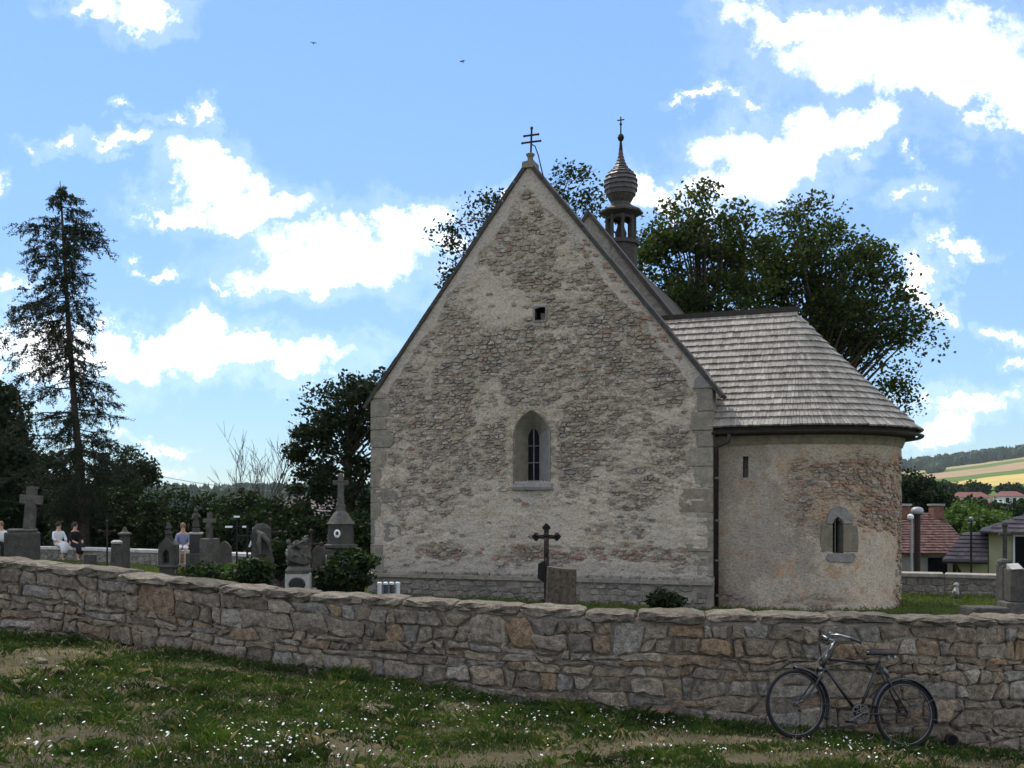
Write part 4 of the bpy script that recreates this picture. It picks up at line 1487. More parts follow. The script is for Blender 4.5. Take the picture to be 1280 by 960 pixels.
    for i in range(nt_):
        for j in range(k - 1): m.f.append((i * k + j, i * k + j + 1, (i + 1) * k + j + 1, (i + 1) * k + j))
    deck = m.obj('chancel_roof', M['under_roof'], CH)
    # shingles, course by course
    R2 = random.Random(3)
    NC = 18
    sh = MB()
    def shingle(pa, pb, ta, tb, nrm_l):
        pass
    slope = math.hypot(RE, AZR - AZE)
    for c in range(NC):
        t0 = c / NC - .004; t1 = min(1.0, (c + 1.45) / NC)
        r0, z0 = prof(max(t0, 0) if c else 0); r1, z1 = prof(t1)
        if c == 0: r0 += .05; z0 -= .05
        nl = Vector((r0 - r1, z1 - z0)).normalized()     # outward (r), up
        nr, nz_ = (z1 - z0), (r0 - r1); l = math.hypot(nr, nz_); nr /= l; nz_ /= l
        th_ = .040
        wave = 0.012 * math.sin(c * 1.7)
        # straight, front and back
        for side in (-1, 1):
            x = xs_of(z0) - .05
            xe = ACX + (.0 if c < NC - 2 else .10)
            while x < xe:
                w = R2.uniform(.05, .10); x2 = min(x + w, xe)
                j = R2.uniform(-.007, .007); lf = .050 + R2.uniform(0, .012)
                a0 = (r0 + j * .7, z0 - j * .7)
                V = []
                for xx in (x + .002, x2 - .002):
                    ro, zo = a0[0] + nr * lf, a0[1] + nz_ * lf
                    ri, zi = a0[0] + nr * (lf - th_), a0[1] + nz_ * (lf - th_)
                    rt, zt_ = r1 + nr * .006, z1 + nz_ * .006
                    for rr, zz in ((ro, zo), (ri, zi), (rt, zt_)):
                        V.append((xx, ACY + side * rr, zz))
                Fc = [(0, 3, 5, 2), (0, 1, 4, 3), (0, 2, 1), (3, 4, 5), (1, 2, 5, 4)]
                sh.add(V, [f if side < 0 else f[::-1] for f in Fc])
                x = x2
        # round the end
        if c < NC - 1:
            ang = 0.0
            while ang < PI:
                w = R2.uniform(.05, .10) / max(r0, .12); a2 = min(ang + w, PI)
                if c > NC - 5: a2 = min(ang + max(w, PI / 14), PI)
                j = R2.uniform(-.007, .007); lf = .050 + R2.uniform(0, .012)
                a0 = (r0 + j * .7, z0 - j * .7)
                V = []
                for aa in (ang + .0015, a2 - .0015):
                    ro, zo = a0[0] + nr * lf, a0[1] + nz_ * lf
                    ri, zi = a0[0] + nr * (lf - th_), a0[1] + nz_ * (lf - th_)
                    rt, zt_ = r1 + nr * .006, z1 + nz_ * .006
                    for rr, zz in ((ro, zo), (ri, zi), (rt, zt_)):
                        V.append((ACX + rr * math.sin(aa), ACY - rr * math.cos(aa), zz))
                sh.add(V, [(0, 3, 5, 2), (0, 1, 4, 3), (0, 2, 1), (3, 4, 5), (1, 2, 5, 4)])
                ang = a2
    sh.obj('shingles', M['shingle'], deck, kind='stuff')
    m = MB(); x0 = xs_of(AZR) - .1
    m.prism([(x0, AZR - .05), (ACX + .14, AZR - .03), (ACX + .14, AZR + .075), (x0, AZR + .06)], ACY - .09, ACY + .07)
    m.obj('ridge_board', M['under_roof'], deck)
    m = MB()
    m.add([(ACX + .095, ACY - .30, AZR - .28), (ACX + .095, ACY + .30, AZR - .28), (ACX + .095, ACY, AZR + .02)], [(0, 1, 2)])
    m.obj('gablet', M['under_roof'], deck)

def apse_bare(q, z):
    q = np.asarray(q, float); z = np.asarray(z, float)
    n = fbm(q * 1.0 + 3, z * 1.0, 151)
    m = np.clip((z - 1.0) / .8, 0, 1) * np.clip((3.15 - z) / .3, 0, 1) * np.clip((q - .8) / .8, 0, 1)
    m2 = np.clip((q - 3.6) / .6, 0, 1) * np.clip((3.2 - z) / .4, 0, 1)
    low = np.exp(-((z - .12) / .18) ** 2) * .6
    return np.clip(np.maximum(m, m2) * .9 + (n - .5) * 1.6 - .1 + low, 0, 1)

def build_apse_rubble():
    def mp(u, d, z): return apse_full(u, d - .0, z)
    qw, zw = apse_at(1047, 668)
    def prob(q, z): return np.where((z < AZT - .22) & (q > .1), np.clip(apse_bare(q, z) * .95 - .06, 0, .9), 0)
    def excl(q, z): return abs(q - qw) < .52 and abs(z - zw) < .68
    def mat(u, z, R2): return 'apse_rubble' if R2.random() < .9 else 'brick'
    rubble_face(0.05, LS + RA * 2.1, .02, AZT - .15, prob, mp, mat, 25, excl=excl, proud=(.012, .04))

def flush_stones():
    CH_STONES.sort(key=lambda t: -t[0])
    rest = {}
    for k, (a, V, Fc, m_) in enumerate(CH_STONES):
        if k < 300:
            o = Vector(V[0])
            ob = link('stone', mesh([Vector(v) - o for v in V], Fc), M[m_], CH)
            ob.location = o
        else:
            rest.setdefault(m_, MB()).add(V, Fc)
    nm = {'rubble': 'small_rubble', 'brick': 'brick_fragments', 'apse_rubble': 'small_chancel_rubble', 'plinth_stone': 'small_plinth_rubble'}
    for m_, mb in rest.items():
        mb.obj(nm[m_], M[m_], CH, kind='stuff')

def build_turret():
    # on the ridge behind the second gable
    ty = 7.7
    c = to_world((APX, ty, 0))
    sc = c[1] / F
    def z(py): return EYE - (py - HOR) * sc - GZ
    def r(hw): return hw * sc
    C = (APX, ty, 0)
    m = MB()
    m.lathe([(r(21), z(345)), (r(21), z(308)), (r(24), z(307)), (r(24), z(302)), (r(20), z(301))], 8, C, rot=PI / 8)
    tu = m.obj('bell_turret', M['turret_wood'], CH)
    for k in range(8):
        a = 2 * PI * k / 8 + PI / 8
        x, y = APX + r(17.5) * math.cos(a), ty + r(17.5) * math.sin(a)
        MB().tube([(x, y, z(303)), (x, y, z(271))], .048, 6).obj('post', M['turret_wood'], tu)
        # arch board between posts
        a2 = a + 2 * PI / 8
        x2, y2 = APX + r(17.5) * math.cos(a2), ty + r(17.5) * math.sin(a2)
        mm = MB(); nn = 8; V = []
        for i in range(nn + 1):
            t = i / nn
            zz = z(278) + (z(272) - z(278)) * math.sin(PI * t) ** .7 - .05
            px_, py_ = x + (x2 - x) * t, y + (y2 - y) * t
            V += [(px_, py_, zz), (px_, py_, z(268))]
        mm.add(V, [(2 * i, 2 * i + 2, 2 * i + 3, 2 * i + 1) for i in range(nn)])
        o = mm.obj('arch_board', M['turret_wood'], tu)
        s_ = o.modifiers.new('thick', 'SOLIDIFY'); s_.thickness = .04
    m = MB(); m.lathe([(r(18.5), z(271)), (r(24), z(269)), (r(28), z(267.5)), (r(28.5), z(265.5)), (r(22), z(262)), (r(16), z(258.5)), (r(12.5), z(255))], 8, C, rot=PI / 8)
    m.obj('skirt_roof', M['dome_shingle'], tu)
    MB().lathe([(.05, z(300)), (.16, z(298)), (.17, z(292)), (.12, z(286)), (.09, z(281)), (.03, z(279))], 12, C).obj('bell', M['iron_rust'], tu)
    # onion dome in stepped shingle courses
    pts = [(12.5, 256), (12, 254), (15, 249.5), (19, 244.5), (21.3, 239), (22, 233), (21.6, 227), (19.8, 221), (16.8, 216.5), (13, 213), (9.6, 209.5), (7.2, 205.5), (5.5, 201), (4.2, 197), (3.3, 193), (2.6, 187)]
    prof = []
    for i, (hw, py) in enumerate(pts):
        if i > 2: prof.append((r(hw) * (.92 if i < 10 else .85), z(py) - .004))
        prof.append((r(hw), z(py)))
    MB().lathe(prof, 12, C).obj('onion_dome', M['dome_shingle'], tu)
    m = MB()
    m.lathe([(r(2.6), z(188)), (r(1.7), z(180)), (r(1.5), z(176.5)), (r(3), z(175.5)), (r(4.4), z(172)), (r(3), z(168.5)), (r(1.0), z(167.5)), (r(.8), z(157)), (r(1.6), z(156)), (r(1.6), z(154.5)), (r(.8), z(153.5)), (r(.8), z(146))], 10, C)
    m.tube([(APX - r(4.5), ty, z(150)), (APX + r(4.5), ty, z(150))], .018, 6)
    m.obj('finial', M['iron'], tu)

build_gable(); build_gable_rubble(); build_apse(); build_apse_rubble(); flush_stones(); build_turret()
# ------------------------------------------------------------------ vegetation
def quads(P, T, Bv, a, b):
    """leaf diamonds: centres P, unit vectors T,Bv, half sizes a,b -> verts, faces"""
    n = len(P)
    v = np.empty((n, 4, 3), np.float32)
    v[:, 0] = P - T * a[:, None]; v[:, 1] = P + Bv * b[:, None] - T * (a * .1)[:, None]
    v[:, 2] = P + T * a[:, None]; v[:, 3] = P - Bv * b[:, None] - T * (a * .1)[:, None]
    f = np.arange(n * 4, dtype=np.int32).reshape(n, 4)
    return v.reshape(-1, 3), f

def rand_unit(rng, n):
    v = rng.normal(size=(n, 3)); return v / np.linalg.norm(v, axis=1)[:, None]

def ortho(rng, T):
    r = rand_unit(rng, len(T)); b = np.cross(T, r)
    return b / (np.linalg.norm(b, axis=1)[:, None] + 1e-9)

def make_tree(name, label, base, lobes, nclump, nleaf, leaf, mat, seed, trunk_r=.25, cat='tree', group=None, spread=(.35, .6), trunk_to=None, limb_from=.25, shell=.55, bark='bark', lean=(0, 0), fork=None):
    """base: world point; lobes: list of (centre world, (rx,ry,rz))"""
    rng = np.random.default_rng(seed)
    R2 = random.Random(seed)
    root = empty(name, base, label=label, cat=cat, group=group)
    base = Vector(base)
    vol = np.array([l[1][0] * l[1][1] * l[1][2] for l in lobes]); vol = vol / vol.sum()
    which = rng.choice(len(lobes), size=nclump, p=vol)
    d = rand_unit(rng, nclump)
    rr = (shell + (1 - shell) * rng.random(nclump)) ** .8
    rr = np.where(rng.random(nclump) < .25, rng.random(nclump) * .8, rr)
    C = np.array([lobes[i][0] for i in which]) + d * rr[:, None] * np.array([lobes[i][1] for i in which]) * .92
    top = max(l[0][2] + l[1][2] for l in lobes)
    cx = np.average([l[0][0] for l in lobes], weights=vol); cy = np.average([l[0][1] for l in lobes], weights=vol)
    tz = trunk_to if trunk_to is not None else base.z + (top - base.z) * .82
    wood = MB()
    # trunk with gentle bends
    tp = []
    for i in range(9):
        t = i / 8
        x = base.x + (cx - base.x) * t ** 1.5 + R2.uniform(-.08, .08) * t * 2 * trunk_r * 4
        y = base.y + (cy - base.y) * t ** 1.5 + R2.uniform(-.08, .08) * t * 2 * trunk_r * 4
        tp.append(Vector((x, y, base.z - .15 * (i == 0) + (tz - base.z) * t)))
    trad = [trunk_r * (1.35 if i == 0 else 1.05 - .85 * (i / 8)) for i in range(9)]
    wood.tube([p - base for p in tp], trad, 9)
    def trunk_at(z):
        t = min(max((z - base.z) / (tz - base.z), 0), 1) * 8
        i = min(int(t), 7); f = t - i
        return tp[i].lerp(tp[i + 1], f), trad[i] * (1 - f) + trad[i + 1] * f
    nl = min(nclump, 90)
    for k in range(nl):
        c = Vector(C[k])
        hz = base.z + (tz - base.z) * limb_from + max(0, (c.z - base.z - (tz - base.z) * limb_from)) * R2.uniform(.45, .75)
        s, r0 = trunk_at(min(hz, tz))
        mid = s.lerp(c, .5) + Vector((R2.uniform(-.3, .3), R2.uniform(-.3, .3), R2.uniform(-.1, .5)))
        pts = []
        for i in range(6):
            t = i / 5
            pts.append((s * (1 - t) ** 2 + mid * 2 * t * (1 - t) + c * t * t) - base)
        r = min(r0 * .55, .02 + (c - s).length * .018)
        wood.tube(pts, [max(.008, r * (1 - .88 * i / 5)) for i in range(6)], 5, caps=False)
    # leaves
    per = rng.multinomial(nleaf, rng.dirichlet(np.full(nclump, 2.5)))
    ci = np.repeat(np.arange(nclump), per)
    sg = (spread[0] + (spread[1] - spread[0]) * rng.random(nclump))
    off = rng.normal(size=(len(ci), 3)) * .5
    ln = np.linalg.norm(off, axis=1)[:, None]
    off = off / (1 + .25 * ln ** 2)
    P = C[ci] + off * sg[ci][:, None] * np.array([1.25, 1.25, .8]) 
    P = P - np.array(base)
    T = rand_unit(rng, len(P)); T[:, 2] = T[:, 2] * .6 - .35
    T /= np.linalg.norm(T, axis=1)[:, None]
    Bv = ortho(rng, T)
    a = leaf * (.6 + .8 * rng.random(len(P)))
    v, f = quads(P, T, Bv, a, a * .62)
    tr = wood.obj('trunk', M[bark], root, smooth=True)
    link('crown', mesh_np(v, f), M[mat], root)
    return root

def lobe(px, py, Y, rpx, rpy, ry=None):
    p = at(px, py, Y)
    k = Y / F
    return (p, (rpx * k, (ry if ry else rpx * k), rpy * k))

def gz_at(x, y):
    """ground under things beyond the foreground wall"""
    return float(terrain_z(np.array(float(x)), np.array(float(y))))

def build_trees():
    Y = 40.0
    # behind the chancel: two big lindens
    b = Vector((atx(1012, Y), Y, gz_at(atx(1012, Y), Y)))
    make_tree('linden_tree', 'broad dark leafy tree spreading out behind the rounded shingle roof', b,
              [lobe(1010, 330, Y, 78, 82), lobe(1075, 385, Y, 82, 78), lobe(1120, 425, Y, 58, 52), lobe(1030, 415, Y, 72, 70), lobe(1125, 480, Y, 34, 42), lobe(1135, 512, Y, 24, 24), lobe(965, 340, Y, 50, 60), lobe(945, 370, Y, 40, 50), lobe(1010, 275, Y, 40, 28), lobe(1088, 310, Y, 34, 36)],
              320, 27000, .08, 'leaf_linden', 101, .34, spread=(.45, .8), group='big trees behind the church')
    Y = 38.0
    b = Vector((atx(872, Y), Y, gz_at(atx(872, Y), Y)))
    make_tree('linden_tree', 'leafy olive-green tree standing between the onion turret and the broad dark tree', b,
              [lobe(870, 285, Y, 66, 58), lobe(845, 340, Y, 56, 60), lobe(920, 330, Y, 50, 60), lobe(880, 400, Y, 80, 60), lobe(868, 240, Y, 34, 22), lobe(815, 300, Y, 26, 40), lobe(930, 285, Y, 30, 34)],
              225, 17500, .08, 'leaf_linden', 102, .3, spread=(.4, .75), group='big trees behind the church')
    Y = 44.0
    b = Vector((atx(655, Y), Y, gz_at(atx(655, Y), Y)))
    make_tree('linden_tree', 'airy tree whose sparse sprays peep out on both sides of the gable top', b,
              [lobe(625, 262, Y, 46, 36), lobe(580, 310, Y, 40, 42), lobe(548, 348, Y, 20, 20), lobe(715, 245, Y, 48, 34), lobe(745, 260, Y, 30, 34), lobe(660, 330, Y, 80, 70)],
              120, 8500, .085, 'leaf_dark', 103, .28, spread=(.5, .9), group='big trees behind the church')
    # left of the church
    Y = 41.0
    b = Vector((atx(436, Y), Y, gz_at(atx(436, Y), Y)))
    make_tree('linden_tree', 'round dark tree growing close behind the left corner of the church', b,
              [lobe(420, 520, Y, 52, 52), lobe(445, 490, Y, 48, 36), lobe(395, 560, Y, 38, 54), lobe(480, 520, Y, 50, 60), lobe(400, 620, Y, 40, 50), lobe(375, 590, Y, 18, 50), lobe(455, 640, Y, 50, 50), lobe(432, 600, Y, 34, 34), lobe(450, 590, Y, 26, 40)],
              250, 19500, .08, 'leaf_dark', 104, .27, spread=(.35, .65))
    Y = 56.0
    b = Vector((atx(155, Y), Y, gz_at(atx(155, Y), Y)))
    make_tree('round_tree', 'small round-headed dark tree beside the tall larch', b,
              [lobe(158, 588, Y, 38, 34), lobe(140, 610, Y, 40, 32), lobe(175, 605, Y, 26, 30)], 80, 8000, .10, 'leaf_dark', 105, .22, spread=(.4, .7))
    # dark wood at the left edge
    for k, (px, py, rx, ry, Y, lab) in enumerate([
            (-8, 545, 42, 95, 46., 'dense dark tree filling the left end of the churchyard, tallest of the wood'),
            (40, 620, 55, 70, 49., 'dense dark tree standing left of the larch trunk behind the stone cross'),
            (-55, 600, 60, 110, 50., 'dense dark tree at the far left end of the wood'),
            (95, 640, 48, 52, 50., 'low dense dark tree directly behind the larch trunk')]):
        x = atx(px, Y); b = Vector((x, Y, gz_at(x, Y)))
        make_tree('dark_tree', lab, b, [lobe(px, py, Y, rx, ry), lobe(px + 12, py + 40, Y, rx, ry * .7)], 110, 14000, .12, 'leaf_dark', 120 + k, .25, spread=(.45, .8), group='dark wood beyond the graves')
    # tall hedge shrubs behind the far wall
    hs = [(120, 640, 44, 46, 43.), (165, 645, 40, 42, 44.), (210, 648, 38, 44, 43.), (255, 645, 40, 40, 44.), (300, 652, 36, 40, 42.), (345, 655, 36, 36, 41.), (385, 662, 32, 34, 40.), (452, 668, 34, 34, 37.)]
    lb = ['tall hedge shrub just right of the larch trunk', 'tall hedge shrub below the small round-headed tree', 'tall hedge shrub behind the little niche shrine', 'tall hedge shrub behind the statue column and the stone cross on its block',
          'tall hedge shrub below the left side of the bare tree', 'tall hedge shrub below the bare tree, behind the draped monument', 'tall hedge shrub between the bare tree and the church corner', 'tall hedge shrub close against the church corner behind the tall monument']
    for k, (px, py, rx, ry, Y) in enumerate(hs):
        x = atx(px, Y); b = Vector((x, Y, gz_at(x, Y)))
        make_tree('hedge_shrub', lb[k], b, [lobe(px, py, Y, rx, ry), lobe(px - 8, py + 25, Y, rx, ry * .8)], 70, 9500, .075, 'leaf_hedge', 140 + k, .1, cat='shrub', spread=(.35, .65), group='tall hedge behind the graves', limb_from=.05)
    # right-hand side below the hill
    Y = 62.
    for k, (px, py, rx, ry, Y, mat, lab) in enumerate([
            (1140, 618, 42, 30, 60., 'leaf_dark', 'dark garden tree right beside the rounded wall, over the red roof'),
            (1178, 640, 32, 22, 64., 'leaf_dark', 'dark garden tree over the brick chimney of the red-roofed house'),
            (1212, 652, 30, 20, 52., 'leaf_bright', 'bright green bushy tree between the two house roofs'),
            (1238, 660, 22, 18, 48., 'leaf_bright', 'bright green shrub touching the grey house roof'),
            (1262, 645, 34, 18, 70., 'leaf_hedge', 'mid-green garden tree behind the grey house roof'),
            (1225, 636, 22, 12, 110., 'leaf_hedge', 'mid-green tree below the village roofs'),
            (1182, 612, 14, 10, 330., 'leaf_hedge', 'dark round tree at the left end of the village roofs'),
            (1216, 610, 18, 8, 380., 'leaf_hedge', 'flat-topped tree above the village roofs'),
            (1262, 612, 14, 7, 380., 'leaf_hedge', 'dark tree above the right-hand village roofs')]):
        x = atx(px, Y); b = Vector((x, Y, gz_at(x, Y)))
        lf = .10 if Y < 80 else (.25 if Y < 200 else .7)
        make_tree('garden_tree', lab, b, [lobe(px, py, Y, rx, ry), lobe(px + 6, py + ry * .5, Y, rx * .8, ry * .8)], 70 if Y < 80 else 30, 9000 if Y < 80 else 1800, lf, mat, 160 + k, .18, group='garden trees below the church',
                  spread=(.4, .75) if Y < 80 else ((.8, 1.2) if Y < 200 else (2., 3.)))

def build_larch():
    Y = 40.0
    rng = np.random.default_rng(55); R2 = random.Random(55)
    base = Vector((atx(106, Y), Y, gz_at(atx(106, Y), Y)))
    root = empty('larch_tree', base, label='very tall slender conifer with drooping sparse branches and leaning trunk', cat='tree')
    path = [(106, 700), (105, 640), (100, 580), (94, 520), (89, 450), (84, 380), (80, 310), (77, 260), (75, 226)]
    tp = [at(px, py, Y) - base for px, py in path]; tp[0].z = -.2
    wood = MB()
    wood.tube(tp, [.24, .17, .145, .125, .105, .082, .058, .036, .012], 9)
    # reach left / right by picture row
    ys = [226, 240, 260, 285, 300, 320, 335, 355, 375, 400, 440, 480, 520, 550, 580, 610, 640]
    Lr = [5, 14, 28, 50, 62, 48, 44, 58, 84, 88, 82, 74, 86, 90, 80, 72, 40]
    Rr = [5, 16, 34, 50, 58, 54, 38, 34, 42, 48, 48, 54, 58, 64, 70, 64, 30]
    P = []; T = []
    def trunk_pt(py):
        xs = np.interp(py, [p[1] for p in path[::-1]], [p[0] for p in path[::-1]])
        return at(float(xs), py, Y) - base
    py = 232.0
    while py < 650:
        nb = R2.choice((1, 1, 2))
        for _ in range(nb):
            ang = R2.uniform(0, 2 * PI)
            c, s = math.cos(ang), math.sin(ang)
            reach = float(np.interp(py, ys, Rr if c > 0 else Lr)) * Y / F * R2.uniform(.6, 1.08)
            if c * c < .3: reach *= .8
            o = trunk_pt(py + R2.uniform(-3, 3))
            up = R2.uniform(.05, .30) if py < 330 else R2.uniform(-.22, .12)
            pts = []
            m = 7
            for i in range(m):
                t = i / (m - 1)
                z = up * reach * t - .30 * reach * t * t + .10 * reach * t ** 3
                pts.append(o + Vector((c * reach * t, s * reach * t, z + R2.uniform(-.03, .03))))
            wood.tube(pts, [max(.005, .009 + .008 * reach) * (1 - .8 * i / (m - 1)) for i in range(m)], 5, caps=False)
            # hanging twigs with tufts
            nt_ = int(4 + reach * (9 if py < 340 else 6))
            for k in range(nt_):
                t = R2.uniform(.12, 1.02) ** .85
                i = min(int(t * (m - 1)), m - 2); f = t * (m - 1) - i
                q = pts[i].lerp(pts[i + 1], min(f, 1.2))
                L = R2.uniform(.15, .55) * (.6 + .4 * min(reach, 2))
                dx = Vector((R2.uniform(-.7, .7) + c * .4, R2.uniform(-.7, .7) + s * .4, R2.uniform(-1.3, .1))).normalized()
                wood.tube([q, q + dx * L], [.005, .003], 3, caps=False)
                nn = int(10 + L * 44)
                for j in range(nn):
                    P.append(q + dx * (L * R2.uniform(.0, 1.05)) + Vector((R2.gauss(0, .035), R2.gauss(0, .035), R2.gauss(0, .035))))
                    T.append((dx * .8 + Vector((R2.gauss(0, .6), R2.gauss(0, .6), R2.gauss(0, .6)))).normalized())
        py += R2.uniform(1.6, 3.2)
    # dense heart along the upper trunk
    P = np.array([tuple(p) for p in P]); T = np.array([tuple(t) for t in T])
    Bv = ortho(rng, T)
    a = .048 * (.6 + .8 * rng.random(len(P)))
    v, f = quads(P, T, Bv, a, a * .36)
    wood.obj('trunk', M['larch_bark'], root, smooth=True)
    link('crown', mesh_np(v, f), M['needle'], root)

def build_bare_tree():
    Y = 43.0
    R2 = random.Random(9)
    base = Vector((atx(340, Y), Y, gz_at(atx(340, Y), Y)))
    root = empty('bare_tree', base, label='leafless grey tree with thin upright twigs above the hedge', cat='tree')
    mb = MB()
    def grow(p, d, L, r, depth):
        pts = [p]; q = p.copy(); dd = d.copy()
        for i in range(4):
            dd = (dd + Vector((R2.gauss(0, .10), R2.gauss(0, .10), .05))).normalized()
            q = q + dd * (L / 4); pts.append(q.copy())
        mb.tube(pts, [r * (1 - .12 * i) for i in range(5)], 5, caps=False)
        if depth == 0: return
        for _ in range(R2.choice((2, 3, 3))):
            a = pts[R2.choice((2, 3, 4))]
            nd = (dd + Vector((R2.gauss(0, .42), R2.gauss(0, .42), R2.uniform(-.05, .4)))).normalized()
            grow(a, nd, L * R2.uniform(.55, .8), max(.009, r * .55), depth - 1)
    for d in ((-.75, .1, .8), (-.2, -.1, 1), (.25, .1, 1), (.65, 0, .8), (-.42, .2, 1.), (.05, .2, 1)):
        grow(Vector((R2.uniform(-.15, .15), R2.uniform(-.1, .1), -.1)), Vector(d).normalized(), 2.4, .06, 4)
    mb.obj('branches', M['bare_wood'], root)

def build_far_forest():
    rng = np.random.default_rng(77)
    V = []; Fc = []
    def add_tree(x, y, h, conifer):
        z = gz_at(x, y) - 1
        n = 6; r = h * (.20 if conifer else .36)
        b = len(V)
        if conifer:
            prof = [(r * .9, .05), (r, .18), (r * .55, .6), (.02, 1.0)]
        else:
            prof = [(r * .4, .05), (r, .4), (r * .85, .75), (r * .35, .97)]
        a0 = rng.random() * 6
        for rr, hh in prof:
            for k in range(n):
                a = a0 + 2 * PI * k / n
                j = 1 + (rng.random() - .5) * .5
                V.append((x + rr * j * math.cos(a), y + rr * j * math.sin(a), z + h * hh * (1 + (rng.random() - .5) * .1)))
        for i in range(3):
            for k in range(n):
                k2 = (k + 1) % n
                Fc.append((b + i * n + k, b + i * n + k2, b + (i + 1) * n + k2, b + (i + 1) * n + k))
        Fc.append(tuple(b + 3 * n + k for k in range(n)))
    # right-hand hill: forest on the crest
    for _ in range(2600):
        y = rng.uniform(1880, 2500)
        t = rng.uniform(.33, .62)
        edge = 1880 + 60 * math.sin(t * 40) + max(0, (.42 - t)) * 900
        if y < edge: continue
        add_tree(t * y, y, rng.uniform(17, 27), rng.random() < .75)
    # spur of wood running down into the field
    for _ in range(70):
        t = rng.uniform(.40, .415); y = rng.uniform(1500, 1750)
        add_tree(t * y, y, rng.uniform(10, 18), False)
    mb = mesh(V, Fc); link('hill_forest', mb, M['far_forest'], label='dark forest along the crest of the far hill above the fields', cat='forest', kind='stuff')
    V.clear(); Fc.clear()
    for _ in range(3600):
        y = rng.uniform(900, 1900); t = rng.uniform(-.52, .02)
        add_tree(t * y, y, rng.uniform(16, 26), rng.random() < .8)
    link('valley_forest', mesh(V, Fc), M['far_forest'], label='blue-green forested hillside far behind the hedge and graves', cat='forest', kind='stuff')

build_trees(); build_larch(); build_bare_tree(); build_far_forest()

# ------------------------------------------------------------------ far walls, houses
def slab_wall(name, label, pts, top, th, mat_wall, mat_slab, slab_t=.1, over=.06, step=1.4, stones=True, group=None):
    """low wall along world points with a slab coping; top = height of the slab top"""
    c = Vector(pts[0]); root = empty(name, (c.x, c.y, float(lawn_z(c.x, c.y))), label=label, cat='stone wall', group=group)
    o = root.location
    R2 = random.Random(len(pts) * 7 + int(abs(c.x) * 10))
    for i in range(len(pts) - 1):
        a = Vector(pts[i]); b = Vector(pts[i + 1]); L = (b - a).length; d = (b - a) / L; n = Vector((-d.y, d.x))
        def W(s, dep, z): p = a + d * s + n * dep; return (p.x - o.x, p.y - o.y, z - o.z)
        z0 = -1.0
        m = MB(); m.add([W(0, 0, z0), W(L, 0, z0), W(L, th, z0), W(0, th, z0), W(0, 0, top - slab_t), W(L, 0, top - slab_t), W(L, th, top - slab_t), W(0, th, top - slab_t)],
                        [(0, 3, 2, 1), (4, 5, 6, 7), (0, 1, 5, 4), (1, 2, 6, 5), (2, 3, 7, 6), (3, 0, 4, 7)])
        m.obj('wall_core', mat_wall, root)
        s = 0.0
        while s < L:
            e = min(s + step * R2.uniform(.75, 1.25), L)
            if L - e < .4: e = L
            zt = top + R2.uniform(-.012, .012)
            MB().add([W(s + .01, -over, zt - slab_t), W(e - .01, -over, zt - slab_t), W(e - .01, th + over, zt - slab_t), W(s + .01, th + over, zt - slab_t),
                      W(s + .01, -over, zt), W(e - .01, -over, zt), W(e - .01, th + over, zt), W(s + .01, th + over, zt)],
                     [(0, 3, 2, 1), (4, 5, 6, 7), (0, 1, 5, 4), (1, 2, 6, 5), (2, 3, 7, 6), (3, 0, 4, 7)]).obj('coping_slab', mat_slab, root, bevel=.012)
            s = e
        if stones:
            m = MB()
            v = -0.6
            seeds = []
            zz = -.55
            while zz < top - slab_t:
                h = R2.choice((.10, .14, .18)); s = 0
                while s < L:
                    w = R2.choice((.2, .3, .42)); seeds.append((s + w / 2, zz + h / 2)); s += w
                zz += h
            for poly in power_cells(seeds, [0] * len(seeds), .6, .3):
                if poly is None: continue
                poly = clip_poly(poly, 0, 1, top - slab_t - .01); poly = clip_poly(poly, 1, 0, L) if poly else None; poly = clip_poly(poly, -1, 0, 0) if poly else None
                if not poly or len(poly) < 3 or abs(area(poly)) < .004: continue
                g = stone_geo(poly, .012, R2.uniform(.015, .035), .03, R2, False)
                if g: m.add([W(u, dd, z) for u, dd, z in g[0]], g[1])
            if m.v: m.obj('rubble_facing', M['plinth_stone'], root, kind='stuff')
    return root

slab_wall('boundary_wall', 'low rubble wall with pale slab top on which people sit, behind the graves',
          [(atx(-120, 37.5), 37.5), (atx(60, 36), 36.0), (atx(200, 33.3), 33.3), (atx(470, 27.6), 27.6), (atx(560, 26.3), 28.3)], .26, .45, M['mortar'], M['slab'])
RW = slab_wall('boundary_wall', 'low rubble wall with broad pale slabs between the lawn and the houses',
          [(atx(1085, 25.6), 25.6), (atx(1180, 25.0), 25.0), (atx(1262, 24.4), 24.4), (atx(1500, 23.0), 23.0)], .03, .55, M['mortar'], M['slab_grey'], .09, .08, 1.9)

def tile_slope(mb, a, b, c, d, rows, cols, lift=.03):
    """lay overlapping courses of tiles on the quad a(bottom-left) b(bottom-right) c(top-right) d(top-left)"""
    a, b, c, d = map(Vector, (a, b, c, d))
    n = (b - a).cross(d - a).normalized()
    if n.z < 0: n = -n
    for r in range(rows):
        t0 = r / rows; t1 = min(1, (r + 1.1) / rows)
        p0 = a.lerp(d, t0); p1 = b.lerp(c, t0); q0 = a.lerp(d, t1); q1 = b.lerp(c, t1)
        w = max(1, int(cols * ((p1 - p0).length / max((b - a).length, .01)) + .5))
        for k in range(w):
            x0 = p0.lerp(p1, k / w); x1 = p0.lerp(p1, (k + .96) / w); y0 = q0.lerp(q1, k / w); y1 = q0.lerp(q1, (k + .96) / w)
            j = random.uniform(0, .012)
            mb.add([x0 + n * (lift + j), x1 + n * (lift + j), y1 + n * .008, y0 + n * .008, x0, x1], [(0, 1, 2, 3), (4, 5, 1, 0)])

